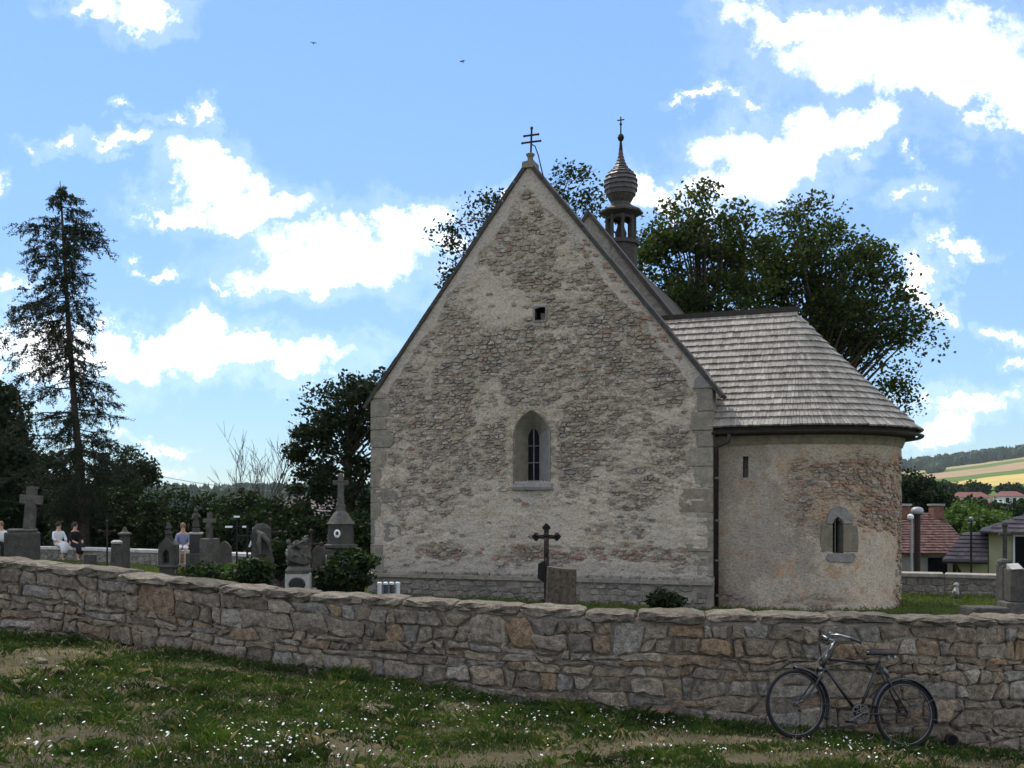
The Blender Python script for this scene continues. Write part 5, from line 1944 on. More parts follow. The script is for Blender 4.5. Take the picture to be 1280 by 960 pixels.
def build_houses():
    # A: red hip roof
    Y = 38.0
    def p(px, py, y=Y): return at(px, py, y)
    eL, eR = p(1090, 692), p(1190, 694)
    z_e = eL.z; x0, x1 = eL.x, p(1226, 692).x
    yb = Y + 7.0
    zr = EYE - (641 - HOR) / F * (Y + 3.5)
    base = Vector(((x0 + x1) / 2, Y + 3, gz_at((x0 + x1) / 2, Y)))
    root = empty('house', base, label='low house with mottled red hipped tile roof and brick chimneys beyond the lawn', cat='house', group='houses just beyond the churchyard')
    o = root.location
    mb = MB(); mb.box(x0 + .3 - o.x, x1 - .9 - o.x, .3 + Y - o.y, yb - .3 - o.y, -1.5, z_e - o.z + .02)
    wall = mb.obj('wall', M['render_grey'], root)
    rm = MB()
    A_ = (x0 - o.x, Y - o.y, z_e - o.z); B_ = (x1 - .2 - o.x, Y - o.y, z_e - o.z); C_ = (x1 - .2 - o.x, yb - o.y, z_e - o.z); D_ = (x0 - o.x, yb - o.y, z_e - o.z)
    ym = (Y + yb) / 2 - o.y
    rL = (x0 - o.x + .2, ym, zr - o.z); rR = (p(1174, 640, Y + 3.5).x - o.x, ym, zr - o.z)
    rm.add([A_, B_, C_, D_, rL, rR], [(0, 1, 5, 4), (1, 2, 5), (2, 3, 4, 5), (3, 0, 4), (0, 3, 2, 1)])
    roof = rm.obj('roof', M['under_roof'], root)
    t = MB(); tile_slope(t, A_, B_, rR, rL, 16, 34); tile_slope(t, B_, C_, rR, rR, 16, 26)
    t.obj('tiles', M['tile_red'], roof, kind='stuff')
    for px in (1129, 1170):
        c = p(px, 640, Y + 3.2); m = MB(); m.box(c.x - .2 - o.x, c.x + .2 - o.x, c.y - .25 - o.y, c.y + .25 - o.y, zr - o.z - .7, zr - o.z + .28, .01)
        ch = m.obj('chimney', M['chimney_brick'], roof)
        MB().box(c.x - .24 - o.x, c.x + .24 - o.x, c.y - .3 - o.y, c.y + .3 - o.y, zr - o.z + .282, zr - o.z + .36, .01).obj('chimney_cap', M['render_grey'], root)
    # open shed part at the right end
    MB().box(x1 - .9 - o.x + .02, x1 - .1 - o.x, Y + 1.0 - o.y, Y + 1.2 - o.y, -1.5, z_e - o.z).obj('side_wall', M['under_roof'], root)
    for px in (1105, 1176):
        c = p(px, 706); MB().box(c.x - .35 - o.x, c.x + .35 - o.x, Y + .27 - o.y, Y + .33 - o.y, c.z - .35 - o.z, c.z + .25 - o.z).obj('window', M['glass_hole_dark'], root)

    # B: yellow house with grey tile roof, and its lower wing; turned so that its left side runs away from the lawn
    Y = 33.0
    c0 = p(1236, 665, Y); k = Y / F
    gzb = gz_at(c0.x, Y)
    root = empty('house', (c0.x, Y, gzb), math.radians(-25), label='yellowish house with grey tiled roof and lower wing beyond the dark grave monument', cat='house', group='houses just beyond the churchyard')
    ze = EYE - (664 - HOR) * k - gzb
    MB().box(0, 7, 0, 6, -1.5, ze - .03).obj('wall', M['render_yellow'], root)
    A_ = (-.25, -.45, ze - .05); B_ = (7.3, -.45, ze - .05); C_ = (7.3, 6.4, ze - .05); D_ = (-.25, 6.4, ze - .05)
    rL = (3.1, 3, ze + 1.25); rR = (4.5, 3, ze + 1.25)
    rm = MB(); rm.add([A_, B_, C_, D_, rL, rR], [(0, 1, 5, 4), (1, 2, 5), (2, 3, 4, 5), (3, 0, 4), (0, 3, 2, 1)])
    roof = rm.obj('roof', M['under_roof'], root)
    t = MB(); tile_slope(t, A_, B_, rR, rL, 10, 24, .05); tile_slope(t, D_, A_, rL, rL, 10, 22, .05); t.obj('tiles', M['tile_grey'], roof, kind='stuff')
    zw = EYE - (690 - HOR) * k - gzb
    win = MB().box(.75, 1.25, -.03, .02, zw - .5, zw + .5).obj('window', M['glass_hole_dark'], root)
    f_ = MB(); f_.box(.69, .748, -.05, .02, zw - .56, zw + .56); f_.box(1.252, 1.31, -.05, .02, zw - .56, zw + .56); f_.box(.75, 1.25, -.05, .02, zw + .502, zw + .56); f_.box(.75, 1.25, -.05, .02, zw - .56, zw - .502); f_.obj('frame', M['render_white'], win)
    # wing
    we = EYE - (701 - HOR) * k - gzb; wt = EYE - (667 - HOR) * k - gzb
    MB().box(-.95, -.01, .05, 1.6, -1.5, we - .03).obj('wing_wall', M['render_yellow'], root)
    a = (-1.35, -.35, we); b = (-.02, -.35, we); cc = (-.02, 1.7, wt); dd = (-.75, 1.7, wt)
    rm = MB(); rm.add([a, b, cc, dd, (-.75, 1.75, we), (-.02, 1.75, we)], [(0, 1, 2, 3), (3, 2, 5, 4), (0, 3, 4), (0, 4, 5, 1)])
    wr_ = rm.obj('wing_roof', M['under_roof'], root)
    t = MB(); tile_slope(t, a, b, cc, dd, 7, 7, .05); t.obj('wing_tiles', M['tile_grey'], wr_, kind='stuff')
    g = MB(); g.tube([(a[0], a[1] - .05, a[2] - .03), (b[0], b[1] - .05, b[2] - .03)], .06, 8); g.tube([(a[0] + .35, a[1] - .02, a[2] - .06), (a[0] + .5, a[1] + .3, a[2] - .35), (a[0] + .5, a[1] + .32, a[2] - 1.6)], .045, 8)
    g.obj('gutter', M['pipe'], root)
    # far village
    vill = [(1213, 622, 36, 12, 300., 'tile_old', 'render_white', 'long village house with old red roof and white walls below the fields'),
            (1262, 621, 26, 11, 310., 'tile_old', 'render_white', 'village house with brownish red roof at the foot of the yellow field'),
            (1233, 632, 26, 10, 240., 'tile_old', 'render_grey', 'lower village house with pinkish red roof in front of the long house'),
            (1182, 626, 14, 12, 290., 'tile_old', 'render_white', 'white-walled village house showing through the dark garden tree')]
    for px, py, w, h, Y, rm_, wm, lab in vill:
        x = atx(px, Y); k = Y / F
        zt = EYE - (py - 7 - HOR) * k; hw = w * k / 2; he = h * k
        root = empty('village_house', (x, Y, gz_at(x, Y)), label=lab, cat='house', group='far village houses')
        o = root.location; gz = gz_at(x, Y)
        zeave = zt - he * .55 - gz
        MB().box(-hw, hw, -3, 4, -2, zeave).obj('wall', M[wm], root)
        m = MB(); m.prism([(-hw - .5, zeave), (hw + .5, zeave), (hw - 1, zt - gz), (-hw + 1, zt - gz)], 0, .01)
        v = [(-hw - .5, -3.6, zeave - .1), (hw + .5, -3.6, zeave - .1), (hw + .5, 4.6, zeave - .1), (-hw - .5, 4.6, zeave - .1), (-hw + .8, .5, zt - gz), (hw - .8, .5, zt - gz)]
        MB().add(v, [(0, 1, 5, 4), (1, 2, 5), (2, 3, 4, 5), (3, 0, 4), (0, 3, 2, 1)]).obj('roof', M[rm_], root)
        nwin = max(2, int(w / 8))
        for i in range(nwin):
            cx = -hw + (i + .5) * 2 * hw / nwin
            MB().box(cx - .5, cx + .5, -3.06, -2.95, zeave - 2.0, zeave - .6).obj('window', M['glass_hole_dark'], root)
    # grey roofed house glimpsed left of the church
    Y = 75.; x = atx(372, Y)
    gz = gz_at(x, Y)
    root = empty('house', (x, Y, gz), label='house with weathered grey roof glimpsed through the hedge near the bare tree', cat='house')
    zt = EYE - (620 - HOR) / F * Y - gz; ze = EYE - (645 - HOR) / F * Y - gz
    MB().box(-1.8, 2.6, 0, 5, -1, ze).obj('wall', M['render_grey'], root)
    v = [(-2.2, -.4, ze - .1), (3, -.4, ze - .1), (3, 5.4, ze - .1), (-2.2, 5.4, ze - .1), (-1.2, 2.5, zt), (3, 2.5, zt)]
    rf = MB().add(v, [(0, 1, 5, 4), (1, 2, 5), (2, 3, 4, 5), (3, 0, 4), (0, 3, 2, 1)]).obj('roof', M['under_roof'], root)
    t = MB(); tile_slope(t, v[0], v[1], v[5], v[4], 8, 22, .04); t.obj('tiles', M['tile_grey'], rf, kind='stuff')

    # flue with metal cap, thin pole with lamp, thin dark pole
    Y = 29.; x = atx(1146.5, Y); k = Y / F
    gz = gz_at(x, Y)
    root = empty('flue_post', (x, Y, gz), label='brown post with broad pale domed metal cap in front of the red roof', cat='post')
    zt = EYE - (640 - HOR) * k - gz
    MB().tube([(0, 0, -.1), (0, 0, zt)], .085, 10).obj('shaft', M['iron_rust'], root)
    MB().lathe([(.10, zt - .06), (.165, zt - .05), (.17, zt + .03), (.15, zt + .1), (.09, zt + .135), (.02, zt + .145)], 14).obj('cap', M['zinc'], root, smooth=True)
    x = atx(1139.5, Y - .4); gz = gz_at(x, Y - .4)
    root = empty('lamp_pole', (x, Y - .4, gz), label='thin pale pole with small white lamp head beside the capped brown post', cat='lamp')
    zt = EYE - (645 - HOR) * k - gz
    MB().tube([(0, 0, -.1), (0, 0, zt)], .03, 8).obj('pole', M['zinc'], root)
    MB().lathe([(.04, zt - .1), (.085, zt - .06), (.085, zt + .02), (.03, zt + .06)], 10, (-.03, 0, 0)).obj('lamp_head', M['paint_white'], root)
    Y = 27.5; x = atx(1214, Y); gz = gz_at(x, Y)
    root = empty('dark_pole', (x, Y, gz), label='thin dark iron pole with a small head before the grey wing roof', cat='pole')
    zt = EYE - (650 - HOR) / F * Y - gz
    MB().tube([(0, 0, -.1), (0, 0, zt)], .028, 8).obj('pole', M['iron'], root)
    m = MB(); m.sphere((0, 0, zt + .03), .06, 8, 6); m.tube([(-.1, 0, zt - .08), (.12, 0, zt - .06)], .02, 6); m.obj('head', M['lead'], root)
    # overhead wire
    a = at(120, 578, 70); b = at(420, 618, 70)
    pts = [a.lerp(b, i / 12) - Vector((0, 0, 1.2 * math.sin(PI * i / 12) * .4)) for i in range(13)]
    o = MB().tube([p_ - a for p_ in pts], .018, 5).obj('overhead_wire', M['lead'], label='thin overhead wire slanting down behind the bare tree', cat='wire')
    o.location = a
build_houses()

# ------------------------------------------------------------------ graves
def gpos(px, Y, sink=0.0):
    x = atx(px, Y); return Vector((x, Y, float(lawn_z(x, Y)) - sink))

def zrel(py, Y, root): return EYE - (py - HOR) / F * Y - root.location.z

def stone_cross(m, cx, z0, z1, arm, w, t, armz=.62, taper=.75):
    """tapered latin cross"""
    a = z0 + (z1 - z0) * armz
    m.add([(cx - w, -t, z0), (cx + w, -t, z0), (cx + w, t, z0), (cx - w, t, z0), (cx - w * taper, -t * .8, z1), (cx + w * taper, -t * .8, z1), (cx + w * taper, t * .8, z1), (cx - w * taper, t * .8, z1)],
          [(0, 3, 2, 1), (4, 5, 6, 7), (0, 1, 5, 4), (1, 2, 6, 5), (2, 3, 7, 6), (3, 0, 4, 7)])
    m.box(cx - arm, cx + arm, -t * .86, t * .86, a, a + 1.9 * w * taper)

def build_graves():
    # 1 big stone cross on a block
    Y = 19.0; root = empty('grave_cross', gpos(28, Y), .25, label='thick weathered stone cross on a large grey block at the left end of the graves', cat='gravestone'); k = Y / F
    zt = zrel(661, Y, root)
    m = MB(); m.box(-18.5 * k, 18.5 * k, -.22, .22, -.1, zt - .06); MB.box(m, -16 * k, 16 * k, -.19, .19, zt - .055, zt)
    m.obj('block', M['grave_stone'], root, bevel=.03)
    m = MB(); stone_cross(m, .01, zt - .02, zrel(608, Y, root), 13 * k, 6.5 * k, .09, .60, .9); o = m.obj('cross', M['grave_stone'], root, bevel=.012); o.rotation_euler = (0, .07, 0)
    # small dark posts
    for px, top, Y, lab in ((113, 693, 25., 'short dark stone stub below the seated pair'),):
        root = empty('grave_stub', gpos(px, Y), label=lab, cat='gravestone'); k = Y / F
        MB().box(-7 * k, 7 * k, -.1, .1, -.1, zrel(top, Y, root), .01).obj('stone', M['grave_dark'], root, bevel=.02)
    # thin iron cross
    Y = 21.; root = empty('iron_cross', gpos(134, Y), .1, label='slender dark iron grave cross beside the leaning grey headstone', cat='grave cross'); k = Y / F
    m = MB(); m.tube([(0, 0, -.1), (0, 0, zrel(652, Y, root))], .018, 6); z = zrel(664, Y, root); m.tube([(-9 * k, 0, z), (9 * k, 0, z)], .015, 6)
    for x_, z_ in ((-9 * k, z), (9 * k, z), (0, zrel(652, Y, root))): m.sphere((x_, 0, z_), .035, 8, 6)
    m.tube([(-.07, 0, z - .02), (0, 0, z - .12), (.07, 0, z - .02)], .01, 5); m.obj('cross', M['iron_rust'], root)
    MB().box(-.09, .09, -.08, .08, -.1, .32, .01).obj('foot_block', M['grave_dark'], root, bevel=.02)
    # 2 leaning obelisk headstone
    Y = 22.; root = empty('headstone', gpos(146, Y), .2, label='grey tapering headstone with pale rounded top', cat='gravestone'); k = Y / F
    zt = zrel(677, Y, root); m = MB()
    m.add([(-9 * k, -.12, -.1), (9 * k, -.12, -.1), (9 * k, .12, -.1), (-9 * k, .12, -.1), (-6 * k, -.08, zt - .04), (7 * k, -.08, zt - .04), (7 * k, .08, zt - .04), (-6 * k, .08, zt - .04)],
          [(0, 3, 2, 1), (4, 5, 6, 7), (0, 1, 5, 4), (1, 2, 6, 5), (2, 3, 7, 6), (3, 0, 4, 7)])
    o = m.obj('stone', M['grave_stone'], root, bevel=.03)
    MB().lathe([(7 * k, zt - .038), (7 * k, zt), (4 * k, zt + .03)], 10).obj('cap', M['grave_white'], root)
    # 3 pillar with cap
    Y = 27.; root = empty('grave_pillar', gpos(156, Y), label='slim dark grave pillar with a pale spreading cap behind the tapering headstone', cat='gravestone'); k = Y / F
    zt = zrel(668, Y, root)
    MB().box(-8 * k, 8 * k, -.17, .17, -.1, .25).obj('base', M['grave_stone'], root, bevel=.02)
    MB().box(-5 * k, 5 * k, -.1, .1, .25, zt - .06).obj('shaft', M['grave_dark'], root, bevel=.015)
    MB().lathe([(5 * k, zt - .06), (8.5 * k, zt), (8.5 * k, zt + .03), (4 * k, zt + .07), (2 * k, zt + .16), (.01, zt + .2)], 12).obj('cap', M['grave_stone'], root)
    # 4 niche shrine
    Y = 20.; root = empty('niche_shrine', gpos(211, Y), -.1, label='small gothic grave shrine with pointed niche and pinnacle', cat='gravestone'); k = Y / F
    z1 = zrel(706, Y, root); z2 = zrel(681, Y, root); z3 = zrel(652, Y, root)
    MB().box(-9 * k, 9 * k, -.14, .14, -.1, z1 - .05, .01).obj('stem', M['grave_dark'], root, bevel=.02)
    MB().box(-11 * k, 11 * k, -.17, .17, z1 - .05, z1, .005).obj('ledge', M['grave_stone'], root, bevel=.015)
    out = [(-10 * k, z1), (10 * k, z1), (10 * k, z2), (0, z2 + 9 * k), (-10 * k, z2)]
    ar = arch_poly(-4.5 * k, 4.5 * k, z1 + .04, z1 + .18, z1 + .30, 5)
    m = MB()
    n = len(out); 
    # front with a hole: ring of quads from arch to outline
    ring_o = [(-10 * k, z1), (10 * k, z1)] + [(10 * k, z1 + (z2 - z1) * i / 5) for i in range(1, 6)] + [(10 * k * (1 - i / 5), z2 + 9 * k * i / 5) for i in range(1, 6)]
    ring_o += [(-x, z) for x, z in ring_o[2:-1][::-1]]
    ra = ar[:2] + ar[2:]
    N_ = len(ra)
    def resample(P, nn):
        P = P + [P[0]]; d = [0]
        for i in range(len(P) - 1): d.append(d[-1] + math.hypot(P[i + 1][0] - P[i][0], P[i + 1][1] - P[i][1]))
        return [(float(np.interp(d[-1] * i / nn, d, [p[0] for p in P])), float(np.interp(d[-1] * i / nn, d, [p[1] for p in P]))) for i in range(nn)]
    ro, ri = resample(ring_o, 28), resample(ra, 28)
    V = [(x, -.13, z) for x, z in ro] + [(x, -.13, z) for x, z in ri] + [(x, -.02, z) for x, z in ri] + [(x, .13, z) for x, z in ro]
    Fc = []
    for i in range(28):
        j = (i + 1) % 28
        Fc += [(i, j, 28 + j, 28 + i), (28 + i, 28 + j, 56 + j, 56 + i), (i, 84 + i, 84 + j, j)]
    Fc += [tuple(56 + i for i in range(28)), tuple(84 + i for i in range(28))[::-1]]
    m.add(V, Fc); m.obj('niche_body', M['grave_stone'], root)
    MB().add([(x, -.025, z) for x, z in ri], [tuple(range(28))]).obj('niche_back', M['grave_black'], root)
    MB().lathe([(6 * k, z2 + 5 * k), (4 * k, z2 + 12 * k), (5 * k, z2 + 14 * k), (2.5 * k, z2 + 18 * k), (4.5 * k, z2 + 21 * k), (3 * k, z2 + 25 * k), (.01, z3)], 8).obj('pinnacle', M['grave_dark'], root)
    # 5 statue column
    Y = 24.; root = empty('statue_column', gpos(245, Y), .15, label='black grave column with white cap carrying a small standing statue', cat='gravestone'); k = Y / F
    za = zrel(691, Y, root); zb = zrel(668, Y, root); zc = zrel(660, Y, root); zd = zrel(636, Y, root)
    MB().box(-11 * k, 11 * k, -.2, .2, -.1, za).obj('base', M['grave_stone'], root, bevel=.02)
    MB().box(-7 * k, 7 * k, -.13, .13, za, zb).obj('die', M['grave_black'], root, bevel=.01)
    MB().box(-8 * k, 8 * k, -.15, .15, zb, zb + .05).obj('cap', M['grave_white'], root, bevel=.012)
    MB().box(-4 * k, 4 * k, -.08, .08, zb + .05, zc).obj('pedestal', M['grave_stone'], root, bevel=.01)
    m = MB(); h = zd - zc
    m.lathe([(.07, zc), (.085, zc + h * .1), (.06, zc + h * .45), (.07, zc + h * .65), (.05, zc + h * .78), (.025, zc + h * .8)], 10)
    m.sphere((0, 0, zc + h * .9), .045, 8, 6); m.tube([(.06, 0, zc + h * .7), (.11, -.05, zc + h * .5), (.07, -.09, zc + h * .6)], .02, 6); m.tube([(-.06, 0, zc + h * .7), (-.08, -.05, zc + h * .45), (-.02, -.09, zc + h * .55)], .02, 6)
    m.obj('statue', M['grave_dark'], root, smooth=True)
    # 6 cross on tall block
    Y = 22.; root = empty('grave_cross', gpos(262, Y), -.25, label='slim stone cross on a tall plain grey block beside the statue column', cat='gravestone'); k = Y / F
    zt = zrel(673, Y, root)
    MB().box(-9 * k, 9 * k, -.16, .16, -.1, zt, .004).obj('block', M['grave_stone'], root, bevel=.02)
    m = MB(); stone_cross(m, .0, zt - .01, zrel(641, Y, root), 8 * k, 3.2 * k, .05, .62, .8); m.obj('cross', M['grave_stone'], root, bevel=.008)
    # 7 iron crosses with white enamel plates
    for px, Y, top, lab in ((296, 20.5, 646, 'iron grave cross with white porcelain plates among flowering plants'), (309, 19.5, 657, 'iron grave cross with curling arms next to the plated cross')):
        root = empty('iron_cross', gpos(px, Y), .1, label=lab, cat='grave cross'); k = Y / F
        z = zrel(top, Y, root); za = z - .2
        MB().box(-.13, .13, -.11, .11, -.1, .35, .01).obj('foot_block', M['grave_dark'], root, bevel=.02)
        m = MB(); m.tube([(0, 0, .3), (0, 0, z)], .02, 6); m.tube([(-.15, 0, za), (.15, 0, za)], .018, 6)
        for s in (-1, 1): m.tube([(s * .04, 0, za - .03), (s * .12, 0, za - .12), (s * .05, 0, za - .22), (0, 0, za - .3)], .01, 5)
        cr = m.obj('cross', M['iron'], root)
        if px == 296:
            for x_, z_, w in ((0, z, .055), (-.15, za, .07), (.15, za, .04)): MB().box(x_ - w, x_ + w, -.03, .03, z_ - .015, z_ + .02).obj('plate', M['porcelain'], root)
            MB().lathe([(.07, .35), (.10, .42), (.08, .5), (.05, .55), (.08, .6), (.02, .63)], 10, (-.1, -.05, 0)).obj('vase', M['grave_white'], root)
        else:
            m = MB(); m.tube([(.04, 0, za - .2), (.1, -.02, za - .05), (.13, -.02, za + .12)], .022, 6); m.sphere((.13, -.02, za + .14), .035, 8, 6); m.obj('curl', M['porcelain'], root)
    # darker stones crowded behind the sculpture
    for px, Y, top, hw, lab in ((281, 23., 676, 8, 'dark pointed headstone between the slim stone cross and the plated iron cross'), (346, 22., 671, 10, 'dark weathered headstone close behind the rocky sculpture'), (399, 22.5, 680, 8, 'dark low headstone between the rocky sculpture and the tall monument')):
        root = empty('headstone', gpos(px, Y), .1, label=lab, cat='gravestone'); k = Y / F
        zt = zrel(top, Y, root); w_ = hw * k
        MB().prism([(-w_ * 1.15, -.1), (w_ * 1.15, -.1), (w_ * 1.15, .22), (-w_ * 1.15, .22)], -.14, .14).obj('base', M['grave_stone'], root, bevel=.015)
        MB().prism([(-w_, .22), (w_, .22), (w_, zt - w_ * 1.1), (w_ * .55, zt - w_ * .4), (0, zt), (-w_ * .55, zt - w_ * .4), (-w_, zt - w_ * 1.1)], -.08, .08).obj('stone', M['grave_dark'], root, bevel=.015)
    for px, Y, top, lab in ((389, 19.5, 664, 'dark iron grave cross rising behind the rocky sculpture'), (338, 20.5, 650, 'tall dark iron grave cross behind the tree-trunk monument')):
        root = empty('iron_cross', gpos(px, Y), -.1, label=lab, cat='grave cross'); k = Y / F
        z = zrel(top, Y, root); za = z - .24
        MB().box(-.13, .13, -.11, .11, -.1, .4, .01).obj('foot_block', M['grave_dark'], root, bevel=.02)
        m = MB(); m.tube([(0, 0, .35), (0, 0, z)], .024, 6); m.tube([(-.2, 0, za), (.2, 0, za)], .022, 6)
        for x_, z_ in ((-.2, za), (.2, za), (0, z)): m.sphere((x_, 0, z_), .045, 8, 6)
        m.tube([(-.1, 0, za), (0, 0, za + .1), (.1, 0, za), (0, 0, za - .1), (-.1, 0, za)], .012, 5)
        m.obj('cross', M['iron_rust'], root)
    # 8 draped tree-trunk monument
    Y = 19.0; root = empty('trunk_monument', gpos(327, Y), label='dark broken tree-trunk grave monument with hanging stone drape', cat='gravestone'); k = Y / F
    R2 = random.Random(8); m = MB(); nn = 12; prof = [(19, 735), (16, 715), (14, 700), (12, 685), (12.5, 670), (11, 660), (7, 655)]
    for i, (hw, py) in enumerate(prof):
        for j in range(nn):
            a = 2 * PI * j / nn; r = hw * k * R2.uniform(.85, 1.15); m.v.append((r * math.cos(a), r * .8 * math.sin(a), -.1 if i == 0 else zrel(py, Y, root) + R2.uniform(-.02, .02)))
    for i in range(len(prof) - 1):
        for j in range(nn): m.f.append((i * nn + j, i * nn + (j + 1) % nn, (i + 1) * nn + (j + 1) % nn, (i + 1) * nn + j))
    m.f.append(tuple((len(prof) - 1) * nn + j for j in range(nn)))
    m.obj('trunk', M['grave_dark'], root)
    m = MB(); za = zrel(668, Y, root)
    m.tube([(-.05, -.16, za + .06), (.06, -.2, za), (.16, -.17, za - .12), (.19, -.1, za - .3)], [.03, .05, .045, .02], 7); m.tube([(.02, -.19, za + .02), (.0, -.21, za - .15), (.02, -.2, za - .35)], [.03, .045, .02], 7); m.obj('drape', M['grave_stone'], root)
    # 9 rock sculpture on pedestal with oval
    Y = 17.0; root = empty('sculpture_grave', gpos(373, Y), .08, label='rocky grave sculpture on pale pedestal with dark oval plate', cat='gravestone'); k = Y / F
    zt = zrel(716, Y, root)
    MB().box(-15 * k, 15 * k, -.17, .17, -.1, zt).obj('pedestal', M['grave_white'], root, bevel=.02)
    m = MB(); m.lathe([(.128, 0), (.128, .012), (.11, .02), (.01, .02)], 20, (0, 0, 0), 'y'); o = m.obj('oval_plate', M['grave_black'], root); o.scale = (1.05, -1, .85); o.location = (-.0, -.171, zt - .17)
    m = MB(); m.lathe([(20 * k, 0), (21 * k, .05), (16 * k, .11)], 4, (0, 0, zt), rot=PI / 4); o = m.obj('cap', M['grave_stone'], root); 
    R2 = random.Random(31)
    m = MB()
    def rock(c, r):
        b = len(m.v); m.sphere(c, r, 9, 6)
        for i in range(b, len(m.v)):
            v = m.v[i]; m.v[i] = tuple(v[j] + R2.uniform(-.035, .035) for j in range(3))
    for c, r in (((0, 0, zt + .18), (.2, .15, .12)), ((-.06, 0, zt + .30), (.15, .12, .12)), ((.1, 0, zt + .33), (.10, .1, .16)), ((.0, 0, zt + .44), (.11, .09, .08)), ((.13, .02, zt + .5), (.06, .06, .1))): rock(c, r)
    m.obj('rock', M['grave_stone'], root)
    m = MB(); m.tube([(-.12, -.08, zt + .2), (-.1, -.1, zt + .34), (-.14, -.07, zt + .45)], [.05, .055, .03], 7); m.sphere((-.15, -.08, zt + .51), .04, 8, 6); m.tube([(-.1, -.1, zt + .4), (.0, -.14, zt + .47), (.08, -.1, zt + .52)], .018, 6); m.obj('figure', M['grave_stone'], root, smooth=True)
    # 10 tall monument with cross and portrait
    Y = 20.5; root = empty('tall_monument', gpos(426, Y), .12, label='tall grey grave monument with oval portrait, moulded top and stone cross beside the church corner', cat='gravestone'); k = Y / F
    za, zb, zc, zd, ze, zf = (zrel(v, Y, root) for v in (686, 681, 656, 651, 640, 592))
    MB().box(-17 * k, 17 * k, -.26, .26, -.1, za).obj('base', M['grave_stone'], root, bevel=.02)
    MB().lathe([(18 * k, za), (21 * k, za + .03), (21 * k, zb), (17 * k, zb + .02)], 20).obj('moulding', M['grave_stone'], root)
    MB().lathe([(16.5 * k, zb + .02), (15.5 * k, zc)], 20).obj('drum', M['grave_stone'], root, smooth=False)
    MB().lathe([(15.5 * k, zc), (17.5 * k, zc + .02), (16 * k, zc + .05), (9 * k, ze - .03), (7 * k, ze), (6 * k, ze + .02), (6 * k, ze + .14), (4 * k, ze + .16)], 20).obj('bell_top', M['grave_stone'], root)
    m = MB(); stone_cross(m, 0, ze + .15, zf, 10 * k, 4.2 * k, .06, .62, .75); m.obj('cross', M['grave_stone'], root, bevel=.01)
    m = MB(); m.lathe([(.075, 0), (.075, .015), (.055, .025), (.01, .025)], 18, (0, 0, 0), 'y'); o = m.obj('portrait', M['porcelain'], root); o.location = (-.06, -16.5 * k * .93, (zb + zc) / 2 + .03); o.scale = (.85, -1, 1.1)
    m = MB(); m.lathe([(.035, 0), (.035, .004)], 12, (0, 0, 0), 'y'); o2 = m.obj('portrait_print', M['grave_dark'], o); o2.location = (0, .026, .005)
    # right-hand dark monument, its neighbour, low stone, little figure
    Y = 15.; root = empty('dark_monument', gpos(1266, Y), -.1, label='dark grave monument with pale sloping top at the right end of the churchyard', cat='gravestone'); k = Y / F
    zt = zrel(711, Y, root); zm = zrel(752, Y, root)
    MB().box(-13 * k, 16 * k, -.2, .2, -.1, zm).obj('base', M['grave_stone'], root, bevel=.02)
    MB().box(-7 * k, 14 * k, -.14, .14, zm, zt).obj('body', M['grave_dark'], root, bevel=.02)
    MB().add([(-6 * k, -.16, zt), (8 * k, -.16, zt + .01), (8 * k, .05, zt + .08), (-6 * k, .05, zt + .07), (-6 * k, .05, zt), (8 * k, .05, zt)], [(0, 1, 2, 3), (0, 3, 4), (1, 5, 2), (3, 2, 5, 4)]).obj('open_book', M['grave_white'], root)
    Y = 16.2; root = empty('grave_pillar', gpos(1256, Y), label='dark stone grave pillar with knobbed cross just left of the monument with the pale top', cat='gravestone'); k = Y / F
    zt = zrel(698, Y, root); m = MB(); m.box(-7 * k, 7 * k, -.12, .12, -.1, zt - .1); m.obj('shaft', M['grave_dark'], root, bevel=.02)
    MB().lathe([(8 * k, zt - .1), (9 * k, zt - .05), (8 * k, zt - .02), (4 * k, zt)], 10).obj('cap', M['grave_stone'], root)
    m = MB(); z1 = zrel(656, Y, root); m.tube([(0, 0, zt), (0, 0, z1)], .035, 7); m.tube([(-.09, 0, z1 - .14), (.09, 0, z1 - .14)], .03, 7); m.sphere((0, 0, z1), .05, 8, 6); m.obj('cross', M['grave_dark'], root)
    Y = 14.; root = empty('low_stone', gpos(1231, Y), .05, label='low flat-topped grey stone block showing just above the wall', cat='stone'); k = Y / F
    zt = zrel(758, Y, root); MB().box(-22 * k, 22 * k, -.25, .25, -.1, zt, .012).obj('block', M['grave_stone'], root, bevel=.03)
    Y = 24.0; root = empty('kneeling_ornament', gpos(1195, Y), .3, label='tiny pale kneeling figure ornament on the lawn by the slab-topped wall', cat='ornament'); k = Y / F
    m = MB(); m.tube([(.02, .05, .06), (.0, .01, .16), (-.01, -.03, .25)], [.07, .075, .045], 8); m.tube([(-.05, -.02, .22), (-.09, -.09, .16)], .022, 6); m.sphere((-.02, -.04, .31), .05, 10, 8); m.obj('figure', M['grave_white'], root, smooth=True)
    mm = MB(); mm.sphere((.02, .03, .04), (.11, .14, .07), 10, 6); mm.obj('kneeling_legs', M['grave_dark'], root, smooth=True)
    MB().lathe([(.058, .31), (.062, .33), (.045, .365), (.01, .38)], 10, (-.02, -.035, 0)).obj('cap', M['grave_white'], root)
    # crucifix and stump before the gable
    Y = 15.4; root = empty('iron_crucifix', gpos(683, Y), -.1, label='black iron crucifix with trefoil ends beside a tree stump before the gable', cat='crucifix'); k = Y / F
    zt = zrel(657, Y, root); za = zrel(671, Y, root)
    m = MB(); m.box(-.035, .035, -.015, .015, .25, zt - .04); m.box(-12 * k, 12 * k, -.015, .015, za - .03, za + .03)
    for cx, cz in ((0, zt - .03), (-13 * k, za), (13 * k, za)):
        for dx, dz in ((-.028, 0), (.028, 0), (0, .03), (0, -.03)):
            m.lathe([(.034, -.016), (.034, .016)], 10, (cx + dx, 0, cz + dz), 'y')
